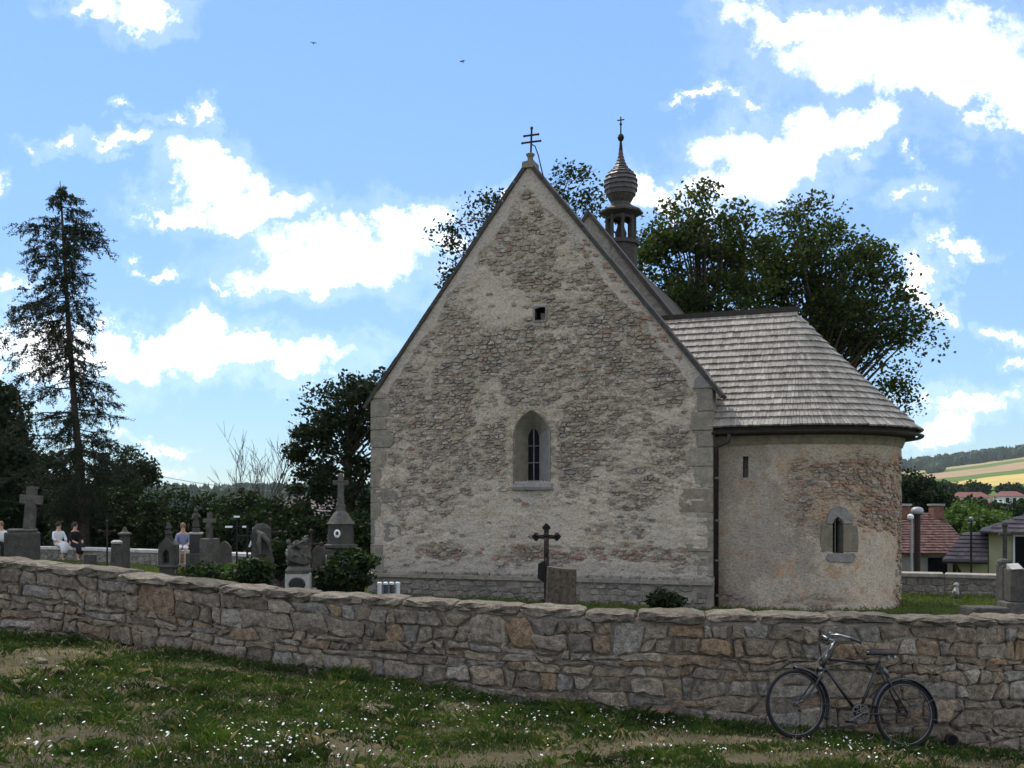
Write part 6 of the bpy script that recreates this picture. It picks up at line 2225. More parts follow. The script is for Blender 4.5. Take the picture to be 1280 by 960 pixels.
    m.lathe([(.055, -.018), (.055, .018)], 12, (0, 0, za), 'y')
    cr = m.obj('cross', M['iron'], root)
    m = MB()
    m.tube([(0, -.045, za - .32), (.012, -.05, za - .2), (0, -.045, za - .1), (0, -.045, za - .02)], [.018, .03, .034, .03], 8)
    m.tube([(0, -.04, za - .03), (-.1, -.035, za + .01), (-.17, -.03, za + .04)], [.016, .012, .009], 6); m.tube([(0, -.04, za - .03), (.1, -.035, za + .01), (.17, -.03, za + .04)], [.016, .012, .009], 6)
    m.sphere((.005, -.055, za + .03), .03, 8, 6); m.tube([(0, -.045, za - .3), (.012, -.06, za - .4), (0, -.04, za - .5)], [.02, .02, .012], 6)
    m.obj('corpus', M['iron_rust'], cr, smooth=True)
    zp = zrel(712, Y, root)
    m = MB(); m.prism([(-.13, zp - .13), (-.02, zp - .2), (.03, zp - .13), (.03, zp + .08), (-.02, zp + .13), (-.12, zp + .09)], -.03, -.015); m.obj('plaque', M['iron'], root)
    MB().box(-.07, .07, -.05, .05, -.1, .62, .006).obj('iron_foot', M['iron_rust'], root, bevel=.012)
    Y = 14.9; root = empty('tree_stump', gpos(699, Y), label='thick sawn tree stump with rough bark standing by the iron crucifix', cat='stump'); k = Y / F
    R2 = random.Random(2); m = MB(); nn = 48; zt = zrel(708, Y, root)
    rows = [(23, -.1), (20.5, .12), (19.3, .4), (18.6, .7), (18.0, zt - .02)]
    off = [R2.uniform(.90, 1.06) for _ in range(nn)]
    for i, (hw, z) in enumerate(rows):
        for j in range(nn):
            a = 2 * PI * j / nn; r = hw * k * off[j] * R2.uniform(.98, 1.02)
            m.v.append((r * math.cos(a) + .03 * z, r * math.sin(a), z + (-.02 * math.cos(a) if i == 4 else 0)))
    for i in range(4):
        for j in range(nn): m.f.append((i * nn + j, i * nn + (j + 1) % nn, (i + 1) * nn + (j + 1) % nn, (i + 1) * nn + j))
    m.obj('bark', M['stump'], root)
    MB().add([tuple(Vector(m.v[4 * nn + j]) * 1.0) for j in range(nn)], [tuple(range(nn))]).obj('sawn_top', M['bare_wood'], root)
    # four grave candles at the church foot
    Y = 21.6
    for i in range(4):
        px = 474.5 + i * 7.6
        root = empty('grave_candle', gpos(px, Y), label='dark glass grave candle with white lid in the row of four at the church foot' if i in (1, 2) else 'pale grave candle with white lid at an end of the row of four', cat='candle', group='grave candles at the church foot'); k = Y / F
        h = zrel(727.5, Y, root)
        MB().lathe([(.043, -.02), (.045, .02), (.045, h - .05), (.04, h - .04)], 14).obj('jar', M['candle_dark'] if i in (1, 2) else M['candle'], root, smooth=False)
        MB().lathe([(.052, h - .05), (.052, h - .01), (.035, h)], 14).obj('lid', M['paint_white'], root)
build_graves()

def small_shrub(px, py, Y, rpx, rpy, mat, lab, seed, nleaf=2600, leaf=.045, group='shrubs among the graves'):
    x = atx(px, Y); b = Vector((x, Y, float(lawn_z(x, Y))))
    return make_tree('shrub', lab, b, [lobe(px, py, Y, rpx, rpy)], 45, nleaf, leaf, mat, seed, .03, cat='shrub', group=group, spread=(.12, .25), limb_from=.02)
small_shrub(438, 714, 18.0, 24, 30, 'leaf_hedge', 'leafy shrub at the foot of the tall monument by the church corner', 301, 5200)
small_shrub(415, 722, 17.5, 20, 22, 'leaf_dark', 'low dark shrub between the rocky sculpture and the tall monument', 302, 3000)
small_shrub(292, 720, 18.5, 22, 9, 'leaf_bright', 'spreading light green plant before the plated iron cross', 303, 2200)
small_shrub(318, 716, 18.0, 14, 14, 'leaf_hedge', 'dark shrub growing against the tree-trunk monument', 304, 2600)
small_shrub(255, 722, 17.5, 22, 8, 'leaf_hedge', 'low shrub before the slim stone cross on its block', 305, 2400)
small_shrub(350, 700, 21.0, 16, 26, 'leaf_dark', 'dark shrub behind the rocky sculpture', 306, 2400)
small_shrub(833, 750, 19.2, 20, 8, 'leaf_dark', 'small dark weed clump at the foot of the church plinth', 307, 1200, group='weeds at the church foot')

# ------------------------------------------------------------------ people on the far wall
def skin_mesh(verts, edges, radii, name, mat, parent, sub=1, root=0):
    me = bpy.data.meshes.new('m'); me.from_pydata([tuple(v) for v in verts], edges, []); me.update()
    me.materials.append(mat)
    o = bpy.data.objects.new(name, me); COL.objects.link(o); o.parent = parent
    s = o.modifiers.new('skin', 'SKIN'); s.use_smooth_shade = True
    for i, d in enumerate(me.skin_vertices[0].data):
        r = radii[i]; d.radius = r if isinstance(r, tuple) else (r, r); d.use_root = (i == root)
    if sub: ss = o.modifiers.new('sub', 'SUBSURF'); ss.levels = sub; ss.render_levels = sub
    return o

def seated_person(px, Y, yaw, label, top_m, skirt_m, hair_m, seat_z, long_skirt=True, lean=.05, beard=False, shorts=False):
    """local: faces -y; sits with the seat at local z=0 of the wall top"""
    x = atx(px, Y)
    root = empty('person', (x, Y, seat_z), yaw, label=label, cat='person', group='people sitting on the far wall')
    V = [(0, 0, .10), (0, -lean * .5, .32), (0, -lean, .50), (0, -lean - .01, .58), (0, -lean - .02, .66), (0, -lean - .03, .78),
         (.16, -lean, .48), (.22, -lean - .08, .26), (.12, -lean - .26, .16), (.08, -lean - .33, .14),
         (-.16, -lean, .48), (-.22, -lean - .08, .26), (-.12, -lean - .26, .16), (-.08, -lean - .33, .14),
         (.09, -.05, .09), (.10, -.44, .09), (.09, -.46, -.30), (.09, -.46, -.40), (.09, -.58, -.42),
         (-.09, -.05, .09), (-.10, -.44, .09), (-.09, -.46, -.30), (-.09, -.46, -.40), (-.09, -.58, -.42)]
    E = [(0, 1), (1, 2), (2, 3), (3, 4), (4, 5), (2, 6), (6, 7), (7, 8), (8, 9), (2, 10), (10, 11), (11, 12), (12, 13), (0, 14), (14, 15), (15, 16), (16, 17), (17, 18), (0, 19), (19, 20), (20, 21), (21, 22), (22, 23)]
    Rr = [(.15, .11), (.13, .10), (.13, .09), .05, (.075, .09), (.07, .085), .055, .042, .034, .028, .055, .042, .034, .028, .08, .06, .045, .036, .03, .08, .06, .045, .036, .03]
    b = skin_mesh(V, E, Rr, 'body', M['skin'], root)
    skin_mesh([V[0], V[1], V[2], (0, -lean, .54), V[6], V[7], (.17, -lean - .17, .21), V[10], V[11], (-.17, -lean - .17, .21)], [(0, 1), (1, 2), (2, 3), (2, 4), (4, 5), (5, 6), (2, 7), (7, 8), (8, 9)],
              [(.18, .14), (.16, .12), (.155, .11), (.07, .07), .07, .056, .05, .07, .056, .05], 'top', top_m, b)
    if long_skirt:
        skin_mesh([(0, 0, .1), (0, -.22, .10), (0, -.46, .07), (0, -.50, -.12), (0, -.50, -.24)], [(0, 1), (1, 2), (2, 3), (3, 4)], [(.19, .15), (.20, .12), (.20, .12), (.20, .12), (.21, .12)], 'skirt', skirt_m, b)
    else:
        for s in (0, 1):
            k = 14 + s * 5
            if shorts: skin_mesh([V[0], V[k], V[k + 1], (V[k + 1][0], V[k + 1][1] - .01, V[k + 1][2] - .06)], [(0, 1), (1, 2), (2, 3)], [(.16, .13), .10, .085, .08], 'shorts_leg', skirt_m, b)
            else: skin_mesh([V[0], V[k], V[k + 1], V[k + 2], V[k + 3]], [(0, 1), (1, 2), (2, 3), (3, 4)], [(.16, .13), .10, .08, .062, .055], 'trouser_leg', skirt_m, b)
    hx = -lean - .03
    m = MB(); m.sphere((0, hx + .02, .765), (.088, .105, .11), 12, 8)
    if not beard: m.sphere((0, hx + .13, .77), (.05, .06, .055), 8, 6)
    else: m.tube([(0, hx + .07, .78), (0, hx + .10, .66), (0, hx + .09, .52)], [.08, .075, .04], 8)
    m.obj('hair', hair_m, b, smooth=True)
    m = MB(); m.tube([(0, hx - .09, .75), (0, hx - .118, .725), (0, hx - .095, .715)], [.010, .018, .012], 6); m.obj('nose', M['skin'], b, smooth=True)
    m = MB()
    for s in (-1, 1): m.sphere((s * .032, hx - .082, .755), .011, 6, 4)
    m.obj('eyes', M['hair_brown'], b)
    return root
def seat_on(px):
    ys = np.interp(px, [-120, 60, 200, 470], [37.5, 36.0, 33.3, 27.6]); return float(ys)
seated_person(72, seat_on(73) + .02, .95, 'person in a pale dress with tied-up hair sitting on the far wall', M['cloth_white'], M['cloth_white'], M['hair_brown'], .27)
seated_person(91, seat_on(93) + .06, .95, 'person in dark clothes sitting close beside the one in the pale dress', M['cloth_black'], M['cloth_black'], M['hair_brown'], .27, True, .12, True)
seated_person(229, seat_on(229) + .12, .25, 'person in greyish blue top and pale shorts sitting on the far wall', M['cloth_blue'], M['cloth_white'], M['hair_fair'], .27, False, shorts=True)
seated_person(2, seat_on(2) + .15, .3, 'person in black and white clothes seated left of the big stone cross', M['cloth_white'], M['cloth_black'], M['hair_fair'], .27, False)

# ------------------------------------------------------------------ bicycle
def build_bike():
    R_ = .345; WB_ = 1.20
    Yr = 10.66; Yf = 10.42
    rear = at(1130, 891, Yr); front = at(993, 885, Yf)
    gr = float(ground_z(rear.x, rear.y)); gf = float(ground_z(front.x, front.y))
    # ground contact of both wheels
    pr = Vector((rear.x, rear.y, gr + .005)); pf = Vector((front.x, front.y, gf + .005))
    d = (pf - pr); WB_ = d.length; d.normalize()
    root = empty('bicycle', pr, label='old black bicycle with rod-straight frame leaning against the rubble wall', cat='bicycle')
    lean = math.radians(9)
    # local frame: x forward, y to the wall side, z up
    X = d
    side = Vector((0, 0, 1)).cross(X).normalized()          # left of travel
    to_wall = side if side.y > 0 else -side
    up = X.cross(side).normalized(); up = up if up.z > 0 else -up
    Z = (up * math.cos(lean) + to_wall * math.sin(lean)).normalized()
    Yv = Z.cross(X).normalized()
    root.matrix_world = Matrix(((X.x, Yv.x, Z.x, pr.x), (X.y, Yv.y, Z.y, pr.y), (X.z, Yv.z, Z.z, pr.z), (0, 0, 0, 1)))
    cs = -1 if Yv.y > 0 else 1          # camera side sign in local y
    H = R_
    def wheel(cx, steer, front_):
        w = MB().torus(R_ - .019, .019, 56, 8).obj('wheel', M['rubber'], root, smooth=True)
        w.location = (cx, 0, H); w.rotation_euler = (0, 0, steer)
        m = MB(); n = 56
        for rr, yy in ((R_ - .036, -.013), (R_ - .046, -.013), (R_ - .050, 0), (R_ - .046, .013), (R_ - .036, .013)):
            for k in range(n): a = 2 * PI * k / n; m.v.append((rr * math.cos(a), yy, rr * math.sin(a)))
        for j in range(5):
            for k in range(n): m.f.append((j * n + k, j * n + (k + 1) % n, ((j + 1) % 5) * n + (k + 1) % n, ((j + 1) % 5) * n + k))
        m.obj('rim', M['dull_steel'], w, smooth=True)
        m = MB()
        for k in range(36):
            a = 2 * PI * k / 36; b = a + (.38 if k % 4 < 2 else -.38); s = .03 if k % 2 else -.03
            m.tube([(.02 * math.cos(b), s, .02 * math.sin(b)), ((R_ - .048) * math.cos(a), 0, (R_ - .048) * math.sin(a))], .0013, 4, caps=False)
        m.obj('spokes', M['dull_steel'], w)
        m = MB(); m.lathe([(.014, -.055), (.014, -.04), (.028, -.036), (.028, -.03), (.018, -.026), (.018, .026), (.028, .03), (.028, .036), (.014, .04), (.014, .055)], 12, (0, 0, 0), 'y'); m.obj('hub', M['dull_steel'], w, smooth=False)
        return w
    steer = .10 * cs
    wr = wheel(0, 0, False); wf = wheel(WB_, steer, True)
    BB = Vector((.53, 0, .305)); ST = Vector((.31, 0, .84)); HT = Vector((.875, 0, .90)); HB = Vector((.945, 0, .74))
    tt0 = Vector((.32, 0, .825)); tt1 = Vector((.905, 0, .832))
    fr = MB()
    fr.tube([BB, ST + (ST - BB).normalized() * .02], .0155, 10); fr.tube([tt0, tt1], .0145, 10); fr.tube([BB, HB.lerp(HT, .15)], .0155, 10)
    fr.tube([HB - (HT - HB) * .02, HT], .019, 12)
    for s in (-1, 1):
        fr.tube([BB + Vector((0, s * .03, 0)), Vector((.25, s * .045, .325)), Vector((0, s * .06, H))], [.011, .010, .008], 8)
        fr.tube([ST + Vector((0, s * .02, -.03)), Vector((.17, s * .045, .6)), Vector((0, s * .06, H))], [.009, .009, .007], 8)
    fr.tube([BB - Vector((0, .042, 0)), BB + Vector((0, .042, 0))], .023, 12)
    fr.obj('frame', M['bike_black'], root, smooth=True)
    # fork
    f = MB(); ax = (HB - HT).normalized(); crown = HB + ax * .03
    hub = Vector((WB_, 0, H))
    f.tube([HB, crown], .017, 10); f.box(crown.x - .025, crown.x + .025, -.06, .06, crown.z - .015, crown.z + .015)
    for s in (-1, 1):
        c0 = crown + Vector((0, s * .052, 0)); e = hub + Vector((0, s * .052, 0)); mid = c0 + ax * ((hub - crown).length * .62)
        pts = [(c0 * (1 - t) ** 2 + mid * 2 * t * (1 - t) + e * t * t) for t in [i / 8 for i in range(9)]]
        f.tube(pts, [.013 - .0006 * i for i in range(9)], 8)
    fk = f.obj('fork', M['bike_black'], root, smooth=True)
    # mudguards: curved channel
    def guard(cx, a0, a1, name, off=.022, w=.033):
        m = MB(); n = 30; cross = [(-w, -.014), (-w * .8, .0), (-w * .3, .008), (w * .3, .008), (w * .8, .0), (w, -.014)]
        for i in range(n + 1):
            a = a0 + (a1 - a0) * i / n
            for y, r in cross:
                rr = R_ + off + r; m.v.append((cx + rr * math.cos(a), y, H + rr * math.sin(a)))
        k = len(cross)
        for i in range(n):
            for j in range(k - 1): m.f.append((i * k + j, (i + 1) * k + j, (i + 1) * k + j + 1, i * k + j + 1))
        o = m.obj(name, M['mudguard'], root, smooth=True)
        s = o.modifiers.new('thick', 'SOLIDIFY'); s.thickness = .003
        return o
    rg = guard(0, math.radians(-8), math.radians(182), 'rear_mudguard') if False else guard(0, math.radians(5), math.radians(190), 'rear_mudguard')
    fg = guard(WB_, math.radians(85), math.radians(200), 'front_mudguard')
    for cx, a, pr_ in ((0, 150, rg), (0, 185, rg), (WB_, 175, fg)):
        m = MB(); aa = math.radians(a)
        for s in (-1, 1): m.tube([(cx, s * .06, H), (cx + (R_ + .02) * math.cos(aa), s * .034, H + (R_ + .02) * math.sin(aa))], .0028, 5)
        m.obj('stay', M['dull_steel'], pr_)
    # drivetrain on the camera side
    y = cs * .048
    c = MB(); c.torus(.092, .006, 40, 6, (BB.x, y, BB.z)); c.torus(.045, .005, 24, 6, (BB.x, y, BB.z))
    for k in range(5):
        a = 2 * PI * k / 5 + .3; c.tube([(BB.x + .02 * math.cos(a), y, BB.z + .02 * math.sin(a)), (BB.x + .09 * math.cos(a), y, BB.z + .09 * math.sin(a))], .007, 6)
    for k in range(44):
        a = 2 * PI * k / 44; c.box(BB.x + .098 * math.cos(a) - .004, BB.x + .098 * math.cos(a) + .004, y - .002, y + .002, BB.z + .098 * math.sin(a) - .004, BB.z + .098 * math.sin(a) + .004)
    cw = c.obj('chainring', M['dull_steel'], root)
    m = MB()
    for s in (-1, 1): m.tube([(BB.x + s * .0, y, BB.z + s * .1), (.0, y, H + s * .035)], .005, 6)
    m.torus(.035, .006, 20, 6, (0, y, H)); m.obj('chain', M['iron_rust'], root)
    for s, ang in ((cs, -.55), (-cs, PI - .55)):
        e = Vector((BB.x + .17 * math.cos(ang), s * .075, BB.z + .17 * math.sin(ang)))
        cr = MB().tube([(BB.x, s * .065, BB.z), e], [.013, .010], 8).obj('crank', M['dull_steel'], root)
        m = MB(); m.box(e.x - .045, e.x + .045, min(e.y, e.y + s * .09), max(e.y, e.y + s * .09), e.z - .012, e.z + .012); m.obj('pedal', M['rubber'], cr, bevel=.004)
    # saddle
    sp = MB(); sp.tube([ST, ST + (ST - BB).normalized() * .075], .012, 8); sp.obj('seat_post', M['dull_steel'], root)
    sz = .945; m = MB(); n = 10; rows = []
    prof = [(.36, .018, -.012), (.33, .026, .0), (.28, .03, .004), (.22, .045, .006), (.16, .085, .012), (.11, .105, .018), (.075, .09, .020)]
    for x_, w, dz in prof:
        for j in range(n + 1):
            t = -1 + 2 * j / n; m.v.append((x_ + .07, w * t, sz + dz + .02 * (1 - t * t) - .028 * abs(t) ** 3))
    k = n + 1
    for i in range(len(prof) - 1):
        for j in range(n): m.f.append((i * k + j, (i + 1) * k + j, (i + 1) * k + j + 1, i * k + j + 1))
    sd_ = m.obj('saddle', M['leather'], root, smooth=True); s = sd_.modifiers.new('thick', 'SOLIDIFY'); s.thickness = .016
    m = MB()
    for s in (-1, 1):
        m.tube([(.42, s * .012, sz - .02), (.36, s * .02, sz - .035), (.21, s * .045, sz - .035), (.16, s * .06, sz - .01)], .004, 6); m.lathe([(.018, -.045), (.022, -.03), (.018, -.015), (.022, 0)], 10, (.17, s * .06, sz - .005))
    m.obj('saddle_springs', M['chrome'], sd_)
    MB().sphere((.435, 0, sz - .005), (.014, .02, .016), 8, 6).obj('saddle_nose', M['chrome'], sd_)
    m = MB(); m.tube([(.275, cs * .03, .80), (.245, cs * .032, .75), (.215, cs * .034, .69)], [.016, .026, .012], 10); m.obj('dynamo', M['dull_steel'], root, smooth=True)
    # handlebar
    st = HT + (HT - HB).normalized() * .13
    hb = MB(); hb.tube([HT, st], .0115, 8); hb.tube([st, st + Vector((.07, 0, .012))], .012, 8)
    c0 = st + Vector((.07, 0, .014))
    rot = Matrix.Rotation(steer * 1.0, 4, 'Z')
    for s in (-1, 1):
        pts = [Vector((0, 0, 0)), Vector((.015, s * .08, .035)), Vector((-.02, s * .19, .035)), Vector((-.11, s * .25, .01)), Vector((-.20, s * .265, -.02))]
        sm = []
        for i in range(len(pts) - 1):
            for t in (0, .5): sm.append(pts[i].lerp(pts[i + 1], t))
        sm.append(pts[-1])
        hb.tube([c0 + p for p in sm], .0105, 8)
    hbo = hb.obj('handlebar', M['chrome'], root, smooth=True)
    for s in (-1, 1):
        MB().tube([c0 + Vector((-.10, s * .245, .013)), c0 + Vector((-.22, s * .268, -.026))], [.015, .016], 10).obj('grip', M['rubber'] if s != cs else M['mudguard'], hbo, smooth=True)
    m = MB(); m.sphere(tuple(c0 + Vector((.0, cs * .06, .05))), (.03, .03, .022), 10, 6); m.obj('bell', M['dull_steel'], hbo, smooth=True)
    # brake rod down to the front wheel
    m = MB(); m.tube([c0 + Vector((-.02, cs * .05, 0)), c0 + Vector((.02, cs * .04, -.12)), crown + Vector((.06, 0, .06)), crown + Vector((.06, 0, -.02))], .0035, 5); m.obj('brake_rod', M['dull_steel'], hbo)
build_bike()

# ------------------------------------------------------------------ grass, flowers and small things
def bare_path(x, y):
    """1 where the verge is trodden bare"""
    x = np.asarray(x, float); y = np.asarray(y, float)
    def gp(px, py):
        # ground point under a pixel, solved on the slope
        t = 9.0
        for _ in range(30):
            X = (px - 640) / F * t; z = float(ground_z(X, t)); t = t + .5 * ((EYE - z) * F / (py - HOR) - t)
        return (px - 640) / F * t, t
    m = np.zeros_like(x)
    def seg(a, b, w, s=1.0):
        ax, ay = gp(*a); bx, by = gp(*b)
        dx, dy = bx - ax, by - ay; L2 = dx * dx + dy * dy
        t = np.clip(((x - ax) * dx + (y - ay) * dy) / L2, 0, 1)
        d = np.hypot(x - ax - t * dx, y - ay - t * dy)
        return np.clip(1.5 - d / w, 0, 1) * s
    for s in (seg((-60, 850), (90, 818), .45), seg((90, 818), (230, 812), .3, .9), seg((560, 958), (800, 930), .2, .9), seg((800, 930), (990, 925), .22), seg((930, 950), (1280, 958), .25, .9), seg((620, 915), (760, 935), .18, .8),
              seg((0, 940), (110, 925), .22, .8), seg((380, 925), (470, 935), .2, .6)):
        m = np.maximum(m, s)
    return m

def blades(n, xy, zf, h, w, rng, lean=.5):
    x, y = xy
    z = zf(x, y)
    ang = rng.random(n) * 2 * PI
    la = rng.normal(0, lean, n)
    lx = np.cos(ang) * la * h; ly = np.sin(ang) * la * h
    a2 = rng.random(n) * PI
    wx = np.cos(a2) * w; wy = np.sin(a2) * w
    v = np.empty((n, 4, 3), np.float32)
    v[:, 0] = np.stack([x - wx, y - wy, z - .01], -1)
    v[:, 1] = np.stack([x + wx, y + wy, z - .01], -1)
    v[:, 2] = np.stack([x + lx * .6 + wx * .6, y + ly * .6 + wy * .6, z + h * .65], -1)
    v[:, 3] = np.stack([x + lx * 1.25, y + ly * 1.25, z + h * np.maximum(.55, 1 - .25 * la * la)], -1)
    f = np.arange(n * 4).reshape(n, 4)
    tri = np.concatenate([f[:, [0, 1, 2]], f[:, [0, 2, 3]]])
    return v.reshape(-1, 3), tri

def build_grass():
    rng = np.random.default_rng(5)
    # verge
    n = 520000
    x = rng.uniform(-9, 8, n); yw = wall_y(x)
    y = yw - .02 - (yw - 4.6) * rng.random(n) ** 1.0
    inview = np.abs(x / y) < .62
    x, y = x[inview], y[inview]
    yw = wall_y(x)
    dens = .35 + .9 * fbm(x * 1.7, y * 1.7, 201)
    dens = np.clip((dens - .50) * 2.4, .05, 1) * (.35 + .65 * (fbm(x * 6.5, y * 6.5, 241) > .42))
    bp = bare_path(x, y) * (.75 + .5 * fbm(x * 5, y * 5, 203))
    dens *= np.clip(1.05 - bp * 1.15 * (.4 + 1.1 * fbm(x * 2.6, y * 2.6, 231)), .12, 1)
    keep = rng.random(len(x)) < dens
    x, y, yw = x[keep], y[keep], yw[keep]
    n = len(x)
    near = np.clip(1 - (yw - y) / .5, 0, 1)
    tuft = np.clip((fbm(x * 3.1, y * 3.1, 207) - .54) * 8, 0, 1)
    h = (.020 + .030 * rng.random(n)) * (1 + 1.9 * near + 1.5 * tuft)
    v, f = blades(n, (x, y), ground_z, h, .0022 + .0022 * rng.random(n), rng, .6)
    dry = rng.random(n) < (.05 + .6 * np.clip(bare_path(x, y), 0, 1))
    mask = np.concatenate([dry, dry])
    o = link('grass', mesh_np(v, f[~mask]), M['grass'], kind='stuff', label='short rough grass on the verge in front of the wall', cat='grass')
    link('dry_grass', mesh_np(v, f[mask]), M['dry_grass'], kind='stuff', label='dry yellow grass along the trodden strips', cat='grass')
    # broad-leaved weeds
    n = 40000
    x = rng.uniform(-9, 8, n); yw = wall_y(x); y = yw - .03 - (yw - 4.6) * rng.random(n) ** 1.5
    near = np.clip(1 - (yw - y) / .45, 0, 1)
    dn = np.clip((fbm(x * 2.3 + 9, y * 2.3, 211) - .46) * 5, 0, 1) * .8 + near * .55 * (fbm(x * 1.9, x * 0 + 3, 213) > .42)
    keep = (rng.random(n) < dn * np.clip(1 - bare_path(x, y), .0, 1)) & (np.abs(x / y) < .62)
    x, y, near = x[keep], y[keep], near[keep]; n = len(x)
    P = np.stack([x, y, ground_z(x, y) + .012 + .04 * rng.random(n) + near * .10 * rng.random(n)], -1)
    T = rand_unit(rng, n); T[:, 2] = np.abs(T[:, 2]) * .5; T /= np.linalg.norm(T, axis=1)[:, None]
    Bv = ortho(rng, T)
    Bv[:, 2] *= .4; Bv /= np.linalg.norm(Bv, axis=1)[:, None]
    a = .008 + .016 * rng.random(n)
    v, f = quads(P, T, Bv, a, a * .5)
    link('weeds', mesh_np(v, f), M['weed'], kind='stuff', label='low broad-leaved weeds among the grass and along the wall foot', cat='weeds')
    # white clover and daisies
    def gp(px, py):
        t = 9.0
        for _ in range(30):
            X = (px - 640) / F * t; z = float(ground_z(X, t)); t = t + .5 * ((EYE - z) * F / (py - HOR) - t)
        return (px - 640) / F * t, t
    pts = []
    for px, py, sx, sy, c in ((100, 852, 90, 14, 60), (200, 880, 120, 20, 70), (330, 925, 110, 16, 170), (420, 945, 90, 12, 120), (500, 868, 60, 12, 110), (560, 880, 80, 16, 90), (640, 898, 50, 10, 110), (800, 898, 70, 10, 170),
                              (845, 905, 50, 8, 120), (870, 945, 60, 8, 60), (1060, 922, 40, 14, 170), (1090, 935, 50, 12, 190), (60, 930, 70, 20, 60), (480, 905, 120, 20, 120), (250, 945, 150, 12, 90), (700, 930, 120, 14, 60)):
        for _ in range(int(c * .36)):
            qx, qy = rng.normal(px, sx * .75), rng.normal(py, sy * .8)
            if qy < 790 or qy > 1000: continue
            X, Yq = gp(qx, qy)
            if Yq > float(wall_y(X)) - .06 or Yq < 4.5: continue
            pts.append((X, Yq))
    pts = np.array(pts); n = len(pts)
    z = ground_z(pts[:, 0], pts[:, 1])
    hh = .035 + .05 * rng.random(n); r = .006 + .008 * rng.random(n)
    k = 6
    V = np.empty((n, k + 1, 3), np.float32)
    tilt = rng.normal(0, .35, (n, 2))
    for j in range(k):
        a = 2 * PI * j / k
        ox, oy = r * math.cos(a), r * math.sin(a)
        V[:, j, 0] = pts[:, 0] + ox; V[:, j, 1] = pts[:, 1] + oy; V[:, j, 2] = z + hh + ox * tilt[:, 0] + oy * tilt[:, 1]
    V[:, k, 0] = pts[:, 0]; V[:, k, 1] = pts[:, 1]; V[:, k, 2] = z + hh + .006
    b = (np.arange(n) * (k + 1))[:, None]
    Fc = np.concatenate([np.concatenate([b + j, b + (j + 1) % k, b + k], 1) for j in range(k)])
    link('white_flowers', mesh_np(V.reshape(-1, 3), Fc), M['petal'], kind='stuff', label='small white clover and daisy heads scattered through the grass', cat='flowers')
    v, f = blades(n, (pts[:, 0], pts[:, 1]), ground_z, hh + .004, np.full(n, .0012), rng, .02)
    link('flower_stems', mesh_np(v, f), M['weed'], kind='stuff', label='thin stems under the white flowers', cat='flowers')
    # churchyard lawn
    n = 170000
    x = rng.uniform(-15, 15, n); yw = wall_y(x) + .55; y = yw + (36 - yw) * rng.random(n) ** 1.1
    lx = (x - A.x) * dv.x + (y - A.y) * dv.y; ly = (x - A.x) * bv.x + (y - A.y) * bv.y
    ins = ((lx > -.1) & (lx < Wd + .1) & (ly > -.1)) | ((lx > Wd) & (lx < ACX + RA) & (ly > S_OFF - .05) & (np.hypot(lx - ACX, ly - ACY) < RA + .05) | ((lx > Wd) & (lx < ACX) & (ly > S_OFF) & (ly < S_OFF + 2 * RA)))
    far = np.interp(x, [-34, -18, -2, 4, 8, 10, 12, 20], [38, 36, 27, 27, 25.4, 25, 24.4, 24])
    keep = ~ins & (y < far) & (np.abs(x / y) < .6)
    x, y = x[keep], y[keep]; n = len(x)
    h = (.05 + .06 * rng.random(n)) * (.6 + .8 * fbm(x, y, 221))
    v, f = blades(n, (x, y), lawn_z, h, .004 + .004 * rng.random(n), rng, .5)
    link('lawn_grass', mesh_np(v, f), M['lawn_grass'], kind='stuff', label='green grass of the churchyard behind the wall', cat='grass')
    # flat stones lying on the verge
    R2 = random.Random(77)
    for k, (px, py, w, lab) in enumerate(((230, 800, .17, 'flat pale stone lying at the wall foot near the left end'), (610, 917, .10, 'small pale flat stone on the trodden strip'), (165, 842, .09, 'light pebble in the grass left of the bare strip'), (50, 828, .14, 'flat greyish stone half sunk in the bare earth'), (150, 905, .08, 'small whitish stone among the grass'), (770, 950, .09, 'small brownish stone at the edge of the dry strip'))):
        X, Yq = gp(px, py)
        m = MB(); m.sphere((0, 0, 0), (w, w * .6, w * .28), 9, 6)
        m.v = [tuple(c * R2.uniform(.82, 1.15) for c in v_) for v_ in m.v]
        o = m.obj('ground_stone', M['coping'], label=lab, cat='stone', group='stones lying on the verge')
        o.location = (X, Yq, float(ground_z(X, Yq)) + w * .08); o.rotation_euler = (0, 0, R2.uniform(0, 3))
build_grass()

# birds high over the church
def build_birds():
    for px, py, Y, rz, lab in ((392, 54, 120., .4, 'tiny dark bird flying high left of the gable cross'), (578, 77, 110., -.6, 'tiny dark bird flying above the gable, nearest the roof cross')):
        p = at(px, py, Y)
        root = empty('bird', p, rz, label=lab, cat='bird', group='birds in the sky')
        m = MB(); m.sphere((0, 0, 0), (.07, .20, .065), 8, 6); m.sphere((0, -.2, .02), .05, 8, 6)
        m.add([(-.02, .15, 0), (.02, .15, 0), (.06, .32, .0), (-.06, .32, .0)], [(0, 1, 2, 3)])
        m.obj('body', M['bird'], root, smooth=True)
        for s in (-1, 1):
            MB().add([(s * .03, -.08, .02), (s * .22, -.10, .10), (s * .42, .06, .03), (s * .2, .06, .07), (s * .03, .10, .02)], [(0, 1, 3, 4), (1, 2, 3)]).obj('wing', M['bird'], root)
build_birds()

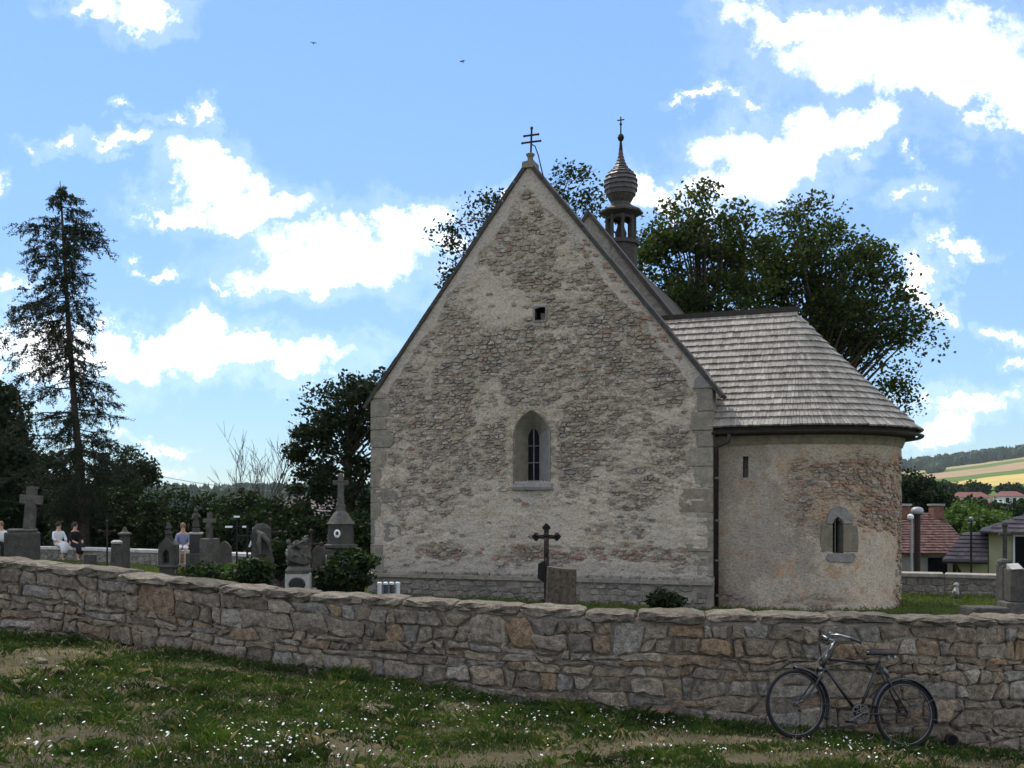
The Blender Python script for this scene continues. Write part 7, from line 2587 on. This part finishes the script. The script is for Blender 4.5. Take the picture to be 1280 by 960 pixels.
# the summer air: one even box of faint haze round everything
def build_haze():
    m = bpy.data.materials.new('haze'); m.use_nodes = True
    nt = m.node_tree; nt.nodes.clear()
    v = nt.nodes.new('ShaderNodeVolumePrincipled')
    v.inputs['Color'].default_value = (.86, .93, 1.0, 1)
    v.inputs['Density'].default_value = HAZE
    v.inputs['Anisotropy'].default_value = 0.2
    o = nt.nodes.new('ShaderNodeOutputMaterial')
    nt.links.new(v.outputs[0], o.inputs['Volume'])
    MB().box(-4700, 4700, -80, 6200, -14, 150).obj('haze', m, kind='stuff')
HAZE = 0.00006
build_haze()
